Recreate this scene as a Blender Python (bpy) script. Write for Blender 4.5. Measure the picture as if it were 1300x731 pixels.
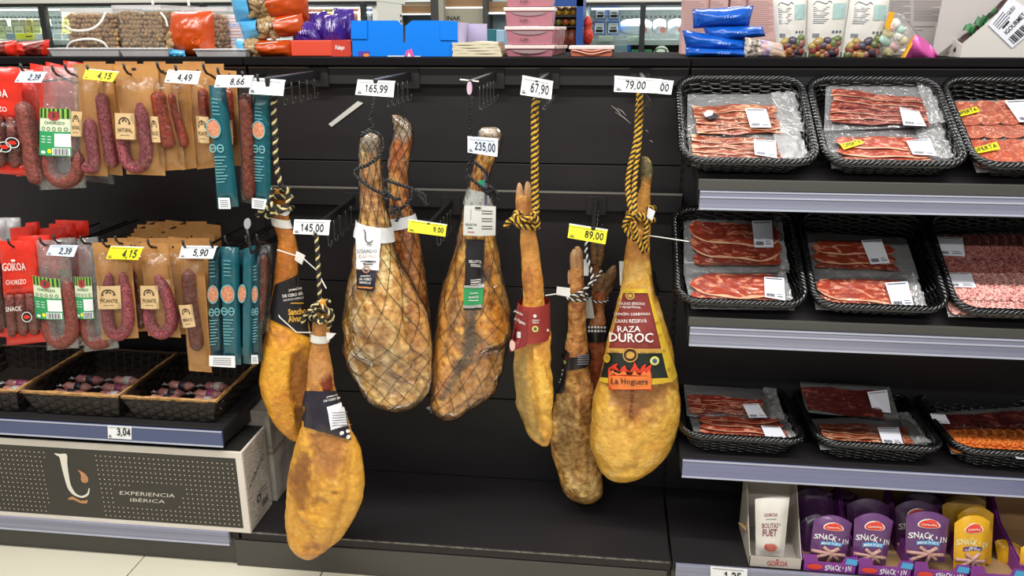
import bpy, math, random
from mathutils import Vector, Matrix, noise
V = Vector
SC = bpy.context.scene
COL = SC.collection
for _o in list(bpy.data.objects):
    bpy.data.objects.remove(_o)
rnd = random.Random(7)

# ------------------------------------------------------------------ camera
CAM = V((1.1154, -2.4938, 1.6211))
RT = V((0.99277494, 0.11996646, -0.00244299))
UP = V((-0.03392377, 0.30014677, 0.95328962))
FW = V((-0.11509604, 0.94631917, -0.3020479))
FPX = 1033.734
cam = bpy.data.cameras.new('camera')
cam.sensor_width = 36.0
cam.lens = FPX / 1300 * 36.0
cam.clip_start = 0.05
camo = bpy.data.objects.new('camera', cam)
camo.matrix_world = Matrix(((RT.x, UP.x, -FW.x, CAM.x), (RT.y, UP.y, -FW.y, CAM.y), (RT.z, UP.z, -FW.z, CAM.z), (0, 0, 0, 1)))
COL.objects.link(camo)
SC.camera = camo

# ------------------------------------------------------------------ light, exposure
SC.view_settings.view_transform = 'Standard'
SC.view_settings.look = 'None'
SC.view_settings.gamma = 1
SC.view_settings.use_curve_mapping = False
SC.view_settings.exposure = -0.5
w = bpy.data.worlds.new('store_ambient')
SC.world = w
w.use_nodes = True
w.node_tree.nodes['Background'].inputs[0].default_value = (1.0, 0.985, 0.96, 1)
w.node_tree.nodes['Background'].inputs[1].default_value = 0.42


def lamp(name, loc, sx, sy, power, aim=(0, 0, -1), col=(1, 0.975, 0.93)):
    l = bpy.data.lights.new(name, 'AREA')
    l.shape = 'RECTANGLE'
    l.size, l.size_y = sx, sy
    l.energy = power
    l.color = col
    o = bpy.data.objects.new(name, l)
    o.location = loc
    o.rotation_euler = V(aim).to_track_quat('-Z', 'Y').to_euler()
    COL.objects.link(o)


lamp('ceiling_and_fill_lamp', (0.6, -1.30, 3.05), 5.0, 0.16, 185)
lamp('ceiling_and_fill_lamp', (0.6, -3.60, 3.05), 5.0, 0.16, 135)  # fill lamp added behind the camera to brighten the fronts
lamp('ceiling_and_fill_lamp', (0.6, 1.30, 3.05), 7.0, 0.16, 170)  # added lamp, brightens the background and the goods on top
lamp('ceiling_and_fill_lamp', (0.6, 3.30, 3.05), 7.0, 0.16, 160)  # second rear lamp added to brighten the background

# ------------------------------------------------------------------ helpers


def ray(px, py):
    return FW + RT * ((px - 650) / FPX) - UP * ((py - 365.5) / FPX)


def at(px, py, Y):
    d = ray(px, py)
    return CAM + d * ((Y - CAM.y) / d.y)


def atz(px, py, Z):
    d = ray(px, py)
    return CAM + d * ((Z - CAM.z) / d.z)


def lin(c):
    return tuple((x / 12.92 if x <= 0.04045 else ((x + 0.055) / 1.055) ** 2.4) for x in c)


def hexc(h):
    return lin(tuple(int(h[i:i + 2], 16) / 255 for i in (0, 2, 4)))


_M = {}


def M(name, h, rough=0.5, metal=0.0, var=None, bump=None, coat=0.0, spec=0.5, attr=False, emit=0.0, stretch=(1, 1, 1), trans=0.0):
    """procedural material; var=(scale, second colour hex, contrast), bump=(scale, strength)"""
    if name in _M:
        return _M[name]
    m = bpy.data.materials.new(name)
    m.use_nodes = True
    nt = m.node_tree
    b = nt.nodes['Principled BSDF']
    b.inputs['Roughness'].default_value = rough
    b.inputs['Metallic'].default_value = metal
    b.inputs['Coat Weight'].default_value = coat
    b.inputs['Coat Roughness'].default_value = 0.08
    b.inputs['Specular IOR Level'].default_value = spec
    b.inputs['Transmission Weight'].default_value = trans
    c = hexc(h) + (1,)
    b.inputs['Base Color'].default_value = c
    if emit:
        b.inputs['Emission Color'].default_value = c
        b.inputs['Emission Strength'].default_value = emit
    tc = nt.nodes.new('ShaderNodeTexCoord')
    mp = nt.nodes.new('ShaderNodeMapping')
    mp.inputs['Scale'].default_value = stretch
    nt.links.new(tc.outputs['Object'], mp.inputs[0])
    if attr:
        at_ = nt.nodes.new('ShaderNodeAttribute')
        at_.attribute_name = 'Col'
        src = at_.outputs['Color']
    else:
        src = None
    if var:
        n = nt.nodes.new('ShaderNodeTexNoise')
        n.inputs['Scale'].default_value = var[0]
        n.inputs['Detail'].default_value = 5
        nt.links.new(mp.outputs[0], n.inputs['Vector'])
        r = nt.nodes.new('ShaderNodeValToRGB')
        k = var[2]
        r.color_ramp.elements[0].position = 0.5 - k
        r.color_ramp.elements[1].position = 0.5 + k
        nt.links.new(n.outputs['Fac'], r.inputs[0])
        if src:
            r.color_ramp.elements[0].color = hexc(var[1]) + (1,)
            r.color_ramp.elements[1].color = (1, 1, 1, 1)
            mx = nt.nodes.new('ShaderNodeMix')
            mx.data_type = 'RGBA'
            mx.blend_type = 'MULTIPLY'
            mx.inputs[0].default_value = 1
            nt.links.new(src, mx.inputs[6])
            nt.links.new(r.outputs[0], mx.inputs[7])
            nt.links.new(mx.outputs[2], b.inputs['Base Color'])
        else:
            r.color_ramp.elements[0].color = hexc(var[1]) + (1,)
            r.color_ramp.elements[1].color = c
            nt.links.new(r.outputs[0], b.inputs['Base Color'])
    elif src:
        nt.links.new(src, b.inputs['Base Color'])
    if bump:
        n2 = nt.nodes.new('ShaderNodeTexNoise')
        n2.inputs['Scale'].default_value = bump[0]
        n2.inputs['Detail'].default_value = 4
        nt.links.new(mp.outputs[0], n2.inputs['Vector'])
        bp = nt.nodes.new('ShaderNodeBump')
        bp.inputs['Strength'].default_value = bump[1]
        bp.inputs['Distance'].default_value = 0.01
        nt.links.new(n2.outputs['Fac'], bp.inputs['Height'])
        nt.links.new(bp.outputs[0], b.inputs['Normal'])
    _M[name] = m
    return m


def FILM(name, tint='ffffff', fac=0.10, rough=0.12, bump=(60, 0.6), haze=0.0):
    """thin clear plastic: transparent with a Fresnel-weighted gloss and an optional milky share"""
    if name in _M:
        return _M[name]
    m = bpy.data.materials.new(name)
    m.use_nodes = True
    nt = m.node_tree
    nt.nodes.remove(nt.nodes['Principled BSDF'])
    out = nt.nodes['Material Output']
    t = nt.nodes.new('ShaderNodeBsdfTransparent')
    t.inputs[0].default_value = hexc(tint) + (1,)
    g = nt.nodes.new('ShaderNodeBsdfGlossy')
    g.inputs['Roughness'].default_value = rough
    fr = nt.nodes.new('ShaderNodeLayerWeight')
    fr.inputs[0].default_value = 0.25
    ad = nt.nodes.new('ShaderNodeMath')
    ad.operation = 'MULTIPLY_ADD'
    ad.inputs[1].default_value = 0.5
    ad.inputs[2].default_value = fac
    ad.use_clamp = True
    nt.links.new(fr.outputs['Fresnel'], ad.inputs[0])
    tc = nt.nodes.new('ShaderNodeTexCoord')
    n = nt.nodes.new('ShaderNodeTexNoise')
    n.inputs['Scale'].default_value = bump[0]
    n.inputs['Detail'].default_value = 3
    n.inputs['Distortion'].default_value = 0.8
    nt.links.new(tc.outputs['Object'], n.inputs['Vector'])
    bp = nt.nodes.new('ShaderNodeBump')
    bp.inputs['Strength'].default_value = bump[1]
    bp.inputs['Distance'].default_value = 0.01
    nt.links.new(n.outputs['Fac'], bp.inputs['Height'])
    nt.links.new(bp.outputs[0], g.inputs['Normal'])
    mx = nt.nodes.new('ShaderNodeMixShader')
    nt.links.new(ad.outputs[0], mx.inputs[0])
    base = t.outputs[0]
    if haze:
        d = nt.nodes.new('ShaderNodeBsdfDiffuse')
        d.inputs[0].default_value = (0.86, 0.86, 0.87, 1)
        m2 = nt.nodes.new('ShaderNodeMixShader')
        m2.inputs[0].default_value = haze
        nt.links.new(t.outputs[0], m2.inputs[1])
        nt.links.new(d.outputs[0], m2.inputs[2])
        base = m2.outputs[0]
    nt.links.new(base, mx.inputs[1])
    nt.links.new(g.outputs[0], mx.inputs[2])
    nt.links.new(mx.outputs[0], out.inputs[0])
    _M[name] = m
    return m


_GL = {}


def glyphs(s, bold=0.0, shear=0.0):
    k = (s, bold, shear)
    if k in _GL:
        return _GL[k]
    cu = bpy.data.curves.new('type', 'FONT')
    cu.body = s
    cu.offset = bold
    cu.shear = shear
    cu.resolution_u = 2
    ob = bpy.data.objects.new('type', cu)
    me = bpy.data.meshes.new_from_object(ob)
    vs = [(v.co.x, v.co.y) for v in me.vertices]
    fs = [tuple(p.vertices) for p in me.polygons]
    bpy.data.objects.remove(ob)
    bpy.data.curves.remove(cu)
    bpy.data.meshes.remove(me)
    x0 = min(v[0] for v in vs); x1 = max(v[0] for v in vs)
    y0 = min(v[1] for v in vs); y1 = max(v[1] for v in vs)
    vs = [((x - x0) / (x1 - x0) - 0.5, (y - y0) / (y1 - y0) - 0.5) for x, y in vs]
    _GL[k] = (vs, fs)
    return _GL[k]


def _arc(cx, cy, rx, ry, a0, a1, n=10):
    return [(cx + rx * math.cos(math.radians(a0 + (a1 - a0) * i / n)), cy + ry * math.sin(math.radians(a0 + (a1 - a0) * i / n))) for i in range(n + 1)]


def figure(c):
    return {'0': [_arc(.3, .5, .25, .46, 0, 360, 18)], '1': [[(.12, .78), (.34, .96), (.34, .04)]],
            '2': [_arc(.3, .7, .24, .26, 160, -20) + [(.06, .05), (.56, .05)]],
            '3': [_arc(.28, .73, .22, .23, 150, -85) + _arc(.28, .28, .26, .25, 85, -150)],
            '4': [[(.42, .02), (.42, .96), (.04, .3), (.58, .3)]], '5': [[(.52, .95), (.14, .95), (.1, .55)] + _arc(.29, .32, .26, .28, 120, -150)],
            '6': [_arc(.3, .3, .25, .26, 0, 360, 14), [(.06, .34), (.12, .68), (.3, .92), (.48, .95)]], '7': [[(.05, .95), (.56, .95), (.22, .03)]],
            '8': [_arc(.3, .27, .25, .24, 0, 360, 14), _arc(.3, .74, .21, .21, 0, 360, 14)],
            '9': [_arc(.3, .7, .25, .26, 0, 360, 14), [(.54, .66), (.48, .32), (.3, .08), (.12, .05)]], ',': [[(.12, .08), (.04, -.12)]], '.': [[(.1, .02), (.1, .08)]]}[c]


class MB:
    def __init__(self):
        self.v, self.f, self.m, self.c, self.mi = [], [], [], None, 0

    def add(self, vs, fs):
        b = len(self.v)
        self.v += [V(x) for x in vs]
        for f in fs:
            self.f.append(tuple(b + i for i in f))
            self.m.append(self.mi)
        return self

    def obox(self, c, ax, ay, az):
        c, ax, ay, az = V(c), V(ax), V(ay), V(az)
        p = [c + ax * i + ay * j + az * k for k in (-1, 1) for j in (-1, 1) for i in (-1, 1)]
        return self.add(p, [(0, 2, 3, 1), (4, 5, 7, 6), (0, 1, 5, 4), (2, 6, 7, 3), (0, 4, 6, 2), (1, 3, 7, 5)])

    def box(self, x0, x1, y0, y1, z0, z1):
        return self.obox(((x0 + x1) / 2, (y0 + y1) / 2, (z0 + z1) / 2), ((x1 - x0) / 2, 0, 0), (0, (y1 - y0) / 2, 0), (0, 0, (z1 - z0) / 2))

    def grid(self, fn, nu, nv, flip=False):
        vs = [fn(i / nu, j / nv) for j in range(nv + 1) for i in range(nu + 1)]
        w_ = nu + 1
        fs = []
        for j in range(nv):
            for i in range(nu):
                q = (j * w_ + i, j * w_ + i + 1, (j + 1) * w_ + i + 1, (j + 1) * w_ + i)
                fs.append(q[::-1] if flip else q)
        return self.add(vs, fs)

    def loft(self, rings, cap=True, loop=False):
        n = len(rings[0])
        vs = [p for r in rings for p in r]
        fs = []
        R = len(rings)
        for j in range(R if loop else R - 1):
            for i in range(n):
                a, b = j * n + i, j * n + (i + 1) % n
                k = (j + 1) % R
                fs.append((a, b, k * n + (i + 1) % n, k * n + i))
        if cap and not loop:
            fs.append(tuple(range(n))[::-1])
            fs.append(tuple((R - 1) * n + i for i in range(n)))
        return self.add(vs, fs)

    def tube(self, pts, r, seg=6, cap=True, loop=False):
        pts = [V(p) for p in pts]
        n = len(pts)
        rad = r if isinstance(r, (list, tuple)) else [r] * n
        rings = []
        nrm = None
        for i, p in enumerate(pts):
            if loop:
                t = pts[(i + 1) % n] - pts[i - 1]
            else:
                t = pts[min(i + 1, n - 1)] - pts[max(i - 1, 0)]
            if t.length < 1e-9:
                t = V((0, 0, 1))
            t.normalize()
            if nrm is None:
                nrm = t.orthogonal()
            nrm = nrm - t * nrm.dot(t)
            if nrm.length < 1e-6:
                nrm = t.orthogonal()
            nrm.normalize()
            bn = t.cross(nrm)
            rings.append([p + (nrm * math.cos(2 * math.pi * k / seg) + bn * math.sin(2 * math.pi * k / seg)) * rad[i] for k in range(seg)])
        return self.loft(rings, cap, loop)

    def prism(self, pts, vec):
        n = len(pts)
        vec = V(vec)
        a = [V(p) for p in pts]
        return self.add(a + [p + vec for p in a], [tuple(range(n))[::-1], tuple(range(n, 2 * n))] + [(i, (i + 1) % n, n + (i + 1) % n, n + i) for i in range(n)])

    def poly(self, pts):
        return self.add(pts, [tuple(range(len(pts)))])

    def disc(self, fn, u, v, ru, rv, n=16, a0=0, a1=2 * math.pi):
        return self.poly([fn(u + ru * math.cos(a0 + (a1 - a0) * i / n), v + rv * math.sin(a0 + (a1 - a0) * i / n)) for i in range(n)])

    def ringd(self, fn, u, v, ru, rv, k=0.75, n=18):
        o = [fn(u + ru * math.cos(2 * math.pi * i / n), v + rv * math.sin(2 * math.pi * i / n)) for i in range(n)]
        q = [fn(u + k * ru * math.cos(2 * math.pi * i / n), v + k * rv * math.sin(2 * math.pi * i / n)) for i in range(n)]
        return self.add(o + q, [(i, (i + 1) % n, n + (i + 1) % n, n + i) for i in range(n)])

    def text(self, s, fn, u, v, w_, h_, bold=0.0, shear=0.0, ang=0.0, down=False):
        """lettering s, centred at (u,v) of the surface fn, w_ by h_ in its units; down: v grows downwards"""
        vs, fs = glyphs(s, bold, shear)
        ca, sa = math.cos(ang), math.sin(ang)
        out = []
        for x, y in vs:
            x, y = x * w_, y * h_
            x, y = x * ca - y * sa, x * sa + y * ca
            out.append(fn(u + x, v - y if down else v + y))
        return self.add(out, fs)

    def digits(self, s, fn, u, v, w_, h_, t=0.18):
        """bold price figures drawn as ribbons, centred at (u,v)"""
        adv = sum(0.36 if c in ',.' else 0.78 for c in s) - 0.18
        x = -adv / 2
        vs, fs = [], []
        for c in s:
            for st in figure(c):
                for a, b in zip(st, st[1:]):
                    dx, dy = b[0] - a[0], b[1] - a[1]
                    L = math.hypot(dx, dy) or 1
                    nx, ny = -dy / L * t / 2, dx / L * t / 2
                    ex, ey = dx / L * t * .32, dy / L * t * .32
                    k = len(vs)
                    vs += [(x + a[0] - ex + nx, a[1] - ey + ny), (x + a[0] - ex - nx, a[1] - ey - ny), (x + b[0] + ex - nx, b[1] + ey - ny), (x + b[0] + ex + nx, b[1] + ey + ny)]
                    fs.append((k, k + 1, k + 2, k + 3))
            x += 0.36 if c in ',.' else 0.78
        return self.add([fn(u + p[0] / adv * w_, v + (p[1] - .5) * h_) for p in vs], fs)

    def rect(self, fn, u0, u1, v0, v1, nu=1, nv=1):
        return self.grid(lambda a, b: fn(u0 + (u1 - u0) * a, v0 + (v1 - v0) * b), nu, nv)

    def build(self, name, mats, parent=None, smooth=False, bevel=0.0, label=None, kind=None, inv=None):
        me = bpy.data.meshes.new(name)
        if inv is None and parent is not None:
            inv = world_of(parent).inverted()
        vs = [inv @ p for p in self.v] if inv is not None else self.v
        me.from_pydata([tuple(p) for p in vs], [], self.f)
        if not isinstance(mats, (list, tuple)):
            mats = [mats]
        for m_ in mats:
            me.materials.append(m_)
        if len(mats) > 1:
            me.polygons.foreach_set('material_index', self.m)
        if smooth:
            me.polygons.foreach_set('use_smooth', [True] * len(me.polygons))
        if self.c:
            ca = me.color_attributes.new('Col', 'FLOAT_COLOR', 'POINT')
            ca.data.foreach_set('color', [x for c in self.c for x in (c[0], c[1], c[2], 1.0)])
        me.update()
        o = bpy.data.objects.new(name, me)
        COL.objects.link(o)
        if parent is not None:
            o.parent = parent
        if bevel:
            bv = o.modifiers.new('bevel', 'BEVEL')
            bv.width = bevel
            bv.segments = 2
            bv.limit_method = 'ANGLE'
        if label:
            o['label'] = label
        if kind:
            o['kind'] = kind
        return o


def world_of(o):
    m = o.matrix_basis.copy()
    while o.parent:
        o = o.parent
        m = o.matrix_basis @ m
    return m


def thing(name, label, cat, loc=(0, 0, 0), group=None, rot=None):
    o = bpy.data.objects.new(name, None)
    o.empty_display_size = 0.03
    o.location = loc
    if rot:
        o.rotation_euler = rot
    o['label'], o['category'] = label, cat
    if group:
        o['group'] = group
    COL.objects.link(o)
    return o


def solo(name, mb, mats, label, cat, group=None, kind=None, **kw):
    """a thing that is one mesh, origin at its base"""
    lo = V([min(p[i] for p in mb.v) for i in range(3)])
    hi = V([max(p[i] for p in mb.v) for i in range(3)])
    loc = V(((lo.x + hi.x) / 2, (lo.y + hi.y) / 2, lo.z))
    o = mb.build(name, mats, None, inv=Matrix.Translation(-loc), kind=kind, **kw)
    o.location = loc
    o['label'], o['category'] = label, cat
    if group:
        o['group'] = group
    return o


def dup(root, loc, rot=None, label=None, group=None):
    r = root.copy()
    COL.objects.link(r)
    r.location = loc
    if rot is not None:
        r.rotation_euler = rot
    if label:
        r['label'] = label
    if group:
        r['group'] = group
    for ch in list(root.children):
        c = ch.copy()
        COL.objects.link(c)
        c.parent = r
        for g in list(ch.children):
            d = g.copy()
            COL.objects.link(d)
            d.parent = c
    return r


def Q(tl, tr, br, bl):
    """bilinear patch: fn(u, v, off) with v = 0 at the bottom; off moves along the normal"""
    tl, tr, br, bl = V(tl), V(tr), V(br), V(bl)
    nrm = ((tr - tl) + (br - bl)).cross((tl - bl) + (tr - br)).normalized()

    def fn(u, v, off=0.0):
        return (bl * (1 - u) + br * u) * (1 - v) + (tl * (1 - u) + tr * u) * v + nrm * off
    fn.n = nrm
    return fn


def QP(pts, Y, dy=0.0):
    """patch from pixel corners tl,tr,br,bl on the plane Y (top corners dy further back)"""
    Ys = Y if isinstance(Y, (list, tuple)) else [Y + dy, Y + dy, Y, Y]
    return Q(*[at(p[0], p[1], yy) for p, yy in zip(pts, Ys)])


def lift(fn, off):
    return lambda u, v: fn(u, v, off)


def spline(pts, n):
    """Catmull-Rom through 3D points"""
    pts = [V(p) for p in pts]
    out = []
    m = len(pts) - 1
    for i in range(m):
        p0, p1, p2, p3 = pts[max(i - 1, 0)], pts[i], pts[i + 1], pts[min(i + 2, m)]
        for k in range(n):
            t = k / n
            out.append(0.5 * ((2 * p1) + (p2 - p0) * t + (2 * p0 - 5 * p1 + 4 * p2 - p3) * t * t + (3 * p1 - p0 - 3 * p2 + p3) * t ** 3))
    out.append(pts[-1])
    return out


def dist_pts(pts, step):
    """resample a polyline at even steps"""
    L = [0]
    for a, b in zip(pts, pts[1:]):
        L.append(L[-1] + (b - a).length)
    n = max(2, int(L[-1] / step))
    out = []
    j = 0
    for i in range(n + 1):
        s = L[-1] * i / n
        while j < len(L) - 2 and L[j + 1] < s:
            j += 1
        t = (s - L[j]) / max(1e-9, L[j + 1] - L[j])
        out.append(pts[j].lerp(pts[j + 1], t))
    return out


def rope(parent, name, path, r, mats, pitch=0.03, step=0.004, seg=5):
    """a laid rope: one strand mesh per material, children of the rope part"""
    pts = dist_pts(path, step)
    n = len(pts)
    fr = []
    nrm = None
    for i, p in enumerate(pts):
        t = (pts[min(i + 1, n - 1)] - pts[max(i - 1, 0)]).normalized()
        if nrm is None:
            nrm = t.orthogonal()
        nrm = (nrm - t * nrm.dot(t)).normalized()
        fr.append((p, nrm.copy(), t.cross(nrm)))
    root = None
    k = len(mats)
    for s, (mname, mm) in enumerate(mats):
        b = MB()
        ps = []
        for i, (p, a, c) in enumerate(fr):
            th = 2 * math.pi * (i * step / pitch + s / k)
            ps.append(p + (a * math.cos(th) + c * math.sin(th)) * r * 0.5)
        b.tube(ps, r * 0.56, seg)
        if root is None:
            root = b.build(name, mm, parent, smooth=True)
        else:
            b.build(mname, mm, root, smooth=True, inv=world_of(parent).inverted(), label=None)
    return root


# ------------------------------------------------------------------ shared materials
BLACK = M('black_shelf_metal', '262325', 0.5, var=(3, '201e20', 0.3), bump=(180, 0.03), spec=0.35)
BLACKD = M('dark_shelf_metal', '161517', 0.5)
GREYLIP = M('grey_shelf_lip', '4b4a46', 0.45)
STEEL = M('worn_edge_steel', 'b9b6ac', 0.35, metal=0.6)
HOOKM = M('hook_black', '1e1d1e', 0.35)
WHITE = M('white_card', 'eef0f3', 0.55)
YELLOW = M('yellow_card', 'f4ec1a', 0.5)
INK = M('black_print', '17171a', 0.6)
GINK = M('grey_print', '8a8d94', 0.6)
PSTRIP = M('bluish_price_strip', '777b9e', 0.25, var=(8, '6c7094', 0.3), stretch=(0.2, 1, 14), coat=0.4)
PSTRIPG = M('clear_grey_price_strip', '9496a8', 0.2, var=(8, '74768c', 0.25), stretch=(0.1, 1, 22), coat=0.5)
PSTRIPN = M('navy_price_strip', '46537c', 0.25, var=(4, '3f4b72', 0.3), coat=0.4)
CLEARP = M('whitish_plastic_edge', 'b2b6c6', 0.2, coat=0.3)
KRAFT = M('kraft_paper', 'c08c50', 0.75, var=(25, 'b07c42', 0.3), bump=(90, 0.1))
STICK = M('kraft_sticker', 'd9b98a', 0.65, var=(60, 'cfae7e', 0.3))
CLEAR = FILM('clear_bag_film', fac=0.05, rough=0.14, bump=(45, 0.7))
CRINK = FILM('crinkled_vacuum_film', fac=0.08, rough=0.10, bump=(48, 1.0), haze=0.0)
BACKF = FILM('greyish_back_film', fac=0.10, rough=0.16, bump=(50, 1.0), haze=0.26)
CRINKW = FILM('milky_crinkled_film', fac=0.22, rough=0.2, bump=(60, 1.0), haze=0.32)
RED = M('glossy_red_film', 'e2321f', 0.32, var=(14, 'd02a1a', 0.2), bump=(25, 0.25), coat=0.3)
DULLRED = M('dull_red_sausage', '94483c', 0.5, var=(130, '5e2a26', 0.2), bump=(130, 0.5), coat=0.2)
SALAMI = M('pink_speckled_salami', 'a4545a', 0.55, var=(190, '6c2530', 0.12), bump=(160, 0.35))
CHORIZO = M('orange_chorizo', 'a8401c', 0.4, var=(120, '6e1d0e', 0.2), bump=(110, 0.35), coat=0.3)
DRYSAUS = M('brown_dry_sausage', '7a3a26', 0.5, var=(110, '43180f', 0.2), bump=(90, 0.5), coat=0.15)

# ------------------------------------------------------------------ the store behind: walls, fridges, displays
WALLM = M('pale_store_wall', 'dcd9d0', .7)
for nm, bx in (('wall_back', (-5, 6, 6.1, 6.2, 0, 3.4)), ('wall_left', (-5.1, -5, -4.4, 6.2, 0, 3.4)), ('wall_right', (6, 6.1, -4.4, 6.2, 0, 3.4))):
    o = MB().box(*bx).build(nm, WALLM)
    o['kind'] = 'structure'

FRIDGEW = M('fridge_header_white', 'd9d9cf', .45)
FRAME = M('fridge_black_frame', '232628', .35)
PERF = M('perforated_grey_panel', '78807e', .5, var=(60, '5f6765', .2))
GLASS = FILM('fridge_door_glass', 'eef4f2', .04, .03, (3, .05))
YF = 2.5
BX = lambda p, y=20, Y=YF: at(p, y, Y).x
BZ = lambda y, p=650, Y=YF: at(p, y, Y).z


def fridge(px0, px1, bars, ytop, yf0, yf1, lab):
    x0, x1 = BX(px0), BX(px1)
    zt, zf0, zf1 = BZ(ytop, (px0 + px1) / 2), BZ(yf0, (px0 + px1) / 2), BZ(yf1, (px0 + px1) / 2)
    t = thing('upright_fridge', lab, 'fridge', ((x0 + x1) / 2, YF + .3, 0))
    MB().box(x0, x1, YF - .03, YF + .7, zf0, 2.15).build('header', FRIDGEW, t, bevel=.006)
    MB().box(x0, x1, YF - .02, YF + .02, zf1, zf0).build('top_frame', FRAME, t)
    MB().box(x0, x1, YF + .55, YF + .6, .1, zf0).build('back_panel', PERF, t)
    MB().box(x0, x1, YF, YF + .6, 0, .2).build('plinth', FRAME, t)
    for k, z in enumerate((.55, .9, 1.2, BZ(50.5, (px0 + px1) / 2))):
        MB().box(x0 + .02, x1 - .02, YF + .06, YF + .55, z - .03, z).build('shelf_board', M('pale_fridge_shelf', 'b9bcba', .4), t)
    for a, c in bars:
        MB().box(BX(a), BX(c), YF - .025, YF + .02, .2, zf0).build('door_bar', FRAME, t, bevel=.004)
    MB().box(x0, x0 + .03, YF, YF + .6, 0, zf0).build('side_panel', FRIDGEW, t)
    MB().box(x1 - .03, x1, YF, YF + .6, 0, zf0).build('side_panel', FRIDGEW, t)
    hs = MB()
    for j in range(3):
        for i in range(int((x1 - x0) / .03)):
            hs.box(x0 + .05 + .03 * i, x0 + .065 + .03 * i, YF + .545, YF + .551, zf1 - .06 - .035 * j, zf1 - .045 - .035 * j)
    hs.build('perforations', M('slot_dark_grey', '3c4342', .8), t, kind='stuff')
    MB().box(x0 + .03, x1 - .03, YF + .0, YF + .003, .2, zf1).build('door_glass', GLASS, t)
    tube = MB().box(x0 + .05, x1 - .05, YF + .06, YF + .09, zf1 - .02, zf1 - .008)
    tube.build('light_tube', M('fridge_light_tube', 'fff2f4', .4, emit=2.0), t)
    lamp('fridge_lamp', ((x0 + x1) / 2, YF + .12, zf1 - .03), x1 - x0 - .1, .05, 14 * (x1 - x0), (0, .35, -1), (.95, .98, 1))
    return t


fridge(-260, 479, ((-140, -132), (52.5, 60), (256, 263), (459, 465)), 0, 4.6, 8.5, 'long white-topped upright fridge in the left background with black door frames')
fridge(739, 985, ((737, 742), (812.5, 819.5), (895, 901)), 0, 3, 7, 'white-topped upright fridge in the right background with blue tubs inside')


def fbox(px0, px1, y0, y1, dY, dep, mat, name, label, cat, group=None, strip=None):
    Y = YF + dY
    x0, x1 = at(px0, y1, Y).x, at(px1, y1, Y).x
    z0, z1 = at(px0, y1, Y).z, at(px0, y0, Y).z
    t = thing(name, label, cat, ((x0 + x1) / 2, Y + dep / 2, z0), group)
    MB().box(x0, x1, Y, Y + dep, z0, z1).build('pack_body', mat, t, bevel=.003)
    if strip:
        for (a, b_, c, d, m_) in strip:
            MB().box(x0 + (x1 - x0) * a, x0 + (x1 - x0) * b_, Y - .001, Y, z0 + (z1 - z0) * c, z0 + (z1 - z0) * d).build('printed_panel', m_, t)
    return t


PALE = M('cream_pack', 'e2e0c8', .5)
PALY = M('straw_yellow_pack', 'd6c878', .5)
LIME = M('pale_lime_pack', 'ccd39a', .5)
SGR = M('sage_print', '9aa27c', .5)
o12 = ('first', 'second', 'third', 'fourth', 'fifth', 'sixth')
for r_, (y0, y1, items) in enumerate(((24, 33, ((0, 10, PALE), (14, 25.5, PALE), (26, 34, PALE), (34.3, 41, PALY), (42, 53, PALE))), (33.2, 50, ((0, 8, LIME), (9, 18, PALE), (20, 32, PALE), (33.5, 41, PALY), (43, 54, LIME))))):
    for k, (a, c, m_) in enumerate(items):
        fbox(a, c, y0, y1, .09, .1, m_, 'small_carton', f'{o12[k]} small cream or yellow carton from the left, {("upper", "lower")[r_]} layer, in the left fridge', 'carton', 'cartons in the left fridge', [(.15, .85, .55, .68, SGR), (.1, .9, .1, .16, SGR)])
for k, (a, c, m_, lab) in enumerate(((8, 20, M('slate_tag', '8fa0ae', .5), 'slate blue shelf tag in the left fridge'), (21, 43.5, YELLOW, 'yellow shelf tag in the left fridge'), (45, 57, WHITE, 'pale shelf tag beside the yellow one in the left fridge'), (70, 79, WHITE, 'first white tag right of the fridge door bar'), (82, 91, WHITE, 'second white tag right of the fridge door bar'))):
    fbox(a, c, 42.5, 50, .04, .004, m_, 'shelf_tag', lab, 'price tag', None, [(.55, .9, .4, .6, INK)] if m_ is YELLOW else None)
for k in range(5):
    fbox(79, 86, 11.5 + 6.5 * k, 17.5 + 6.5 * k, .12, .1, PALY, 'small_carton', f'{o12[k]} straw yellow carton from the top in the thin column right of the door bar', 'carton', 'column of straw yellow cartons', [(.2, .8, .3, .45, M('brownish_print', '6a5a3a', .5))])
PK = [M('coral_pack', 'e08a70', .5), M('salmon_pack', 'e0a08a', .5), M('olive_pack', '8a9a5a', .5), M('orange_pack', 'e2783c', .5)]
for k, (a, c) in enumerate(((385, 398), (399, 412), (414, 424), (426, 438), (440, 456))):
    fbox(a, c, 9.5, 50, .1, .12, PK[k % 4], 'chilled_pack', f'{o12[k]} coral or orange chilled pack from the left behind the purple bags', 'food pack', 'chilled packs in the left fridge', [(.2, .8, .6, .85, PK[(k + 1) % 4]), (.15, .85, .2, .3, PALE)])
fbox(467, 478, 9, 50, .1, .12, M('blue_white_pack', '5c86c8', .5), 'chilled_pack', 'blue and white chilled pack at the right end of the left fridge', 'food pack', None, [(.0, .5, .5, .9, WHITE)])
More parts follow.
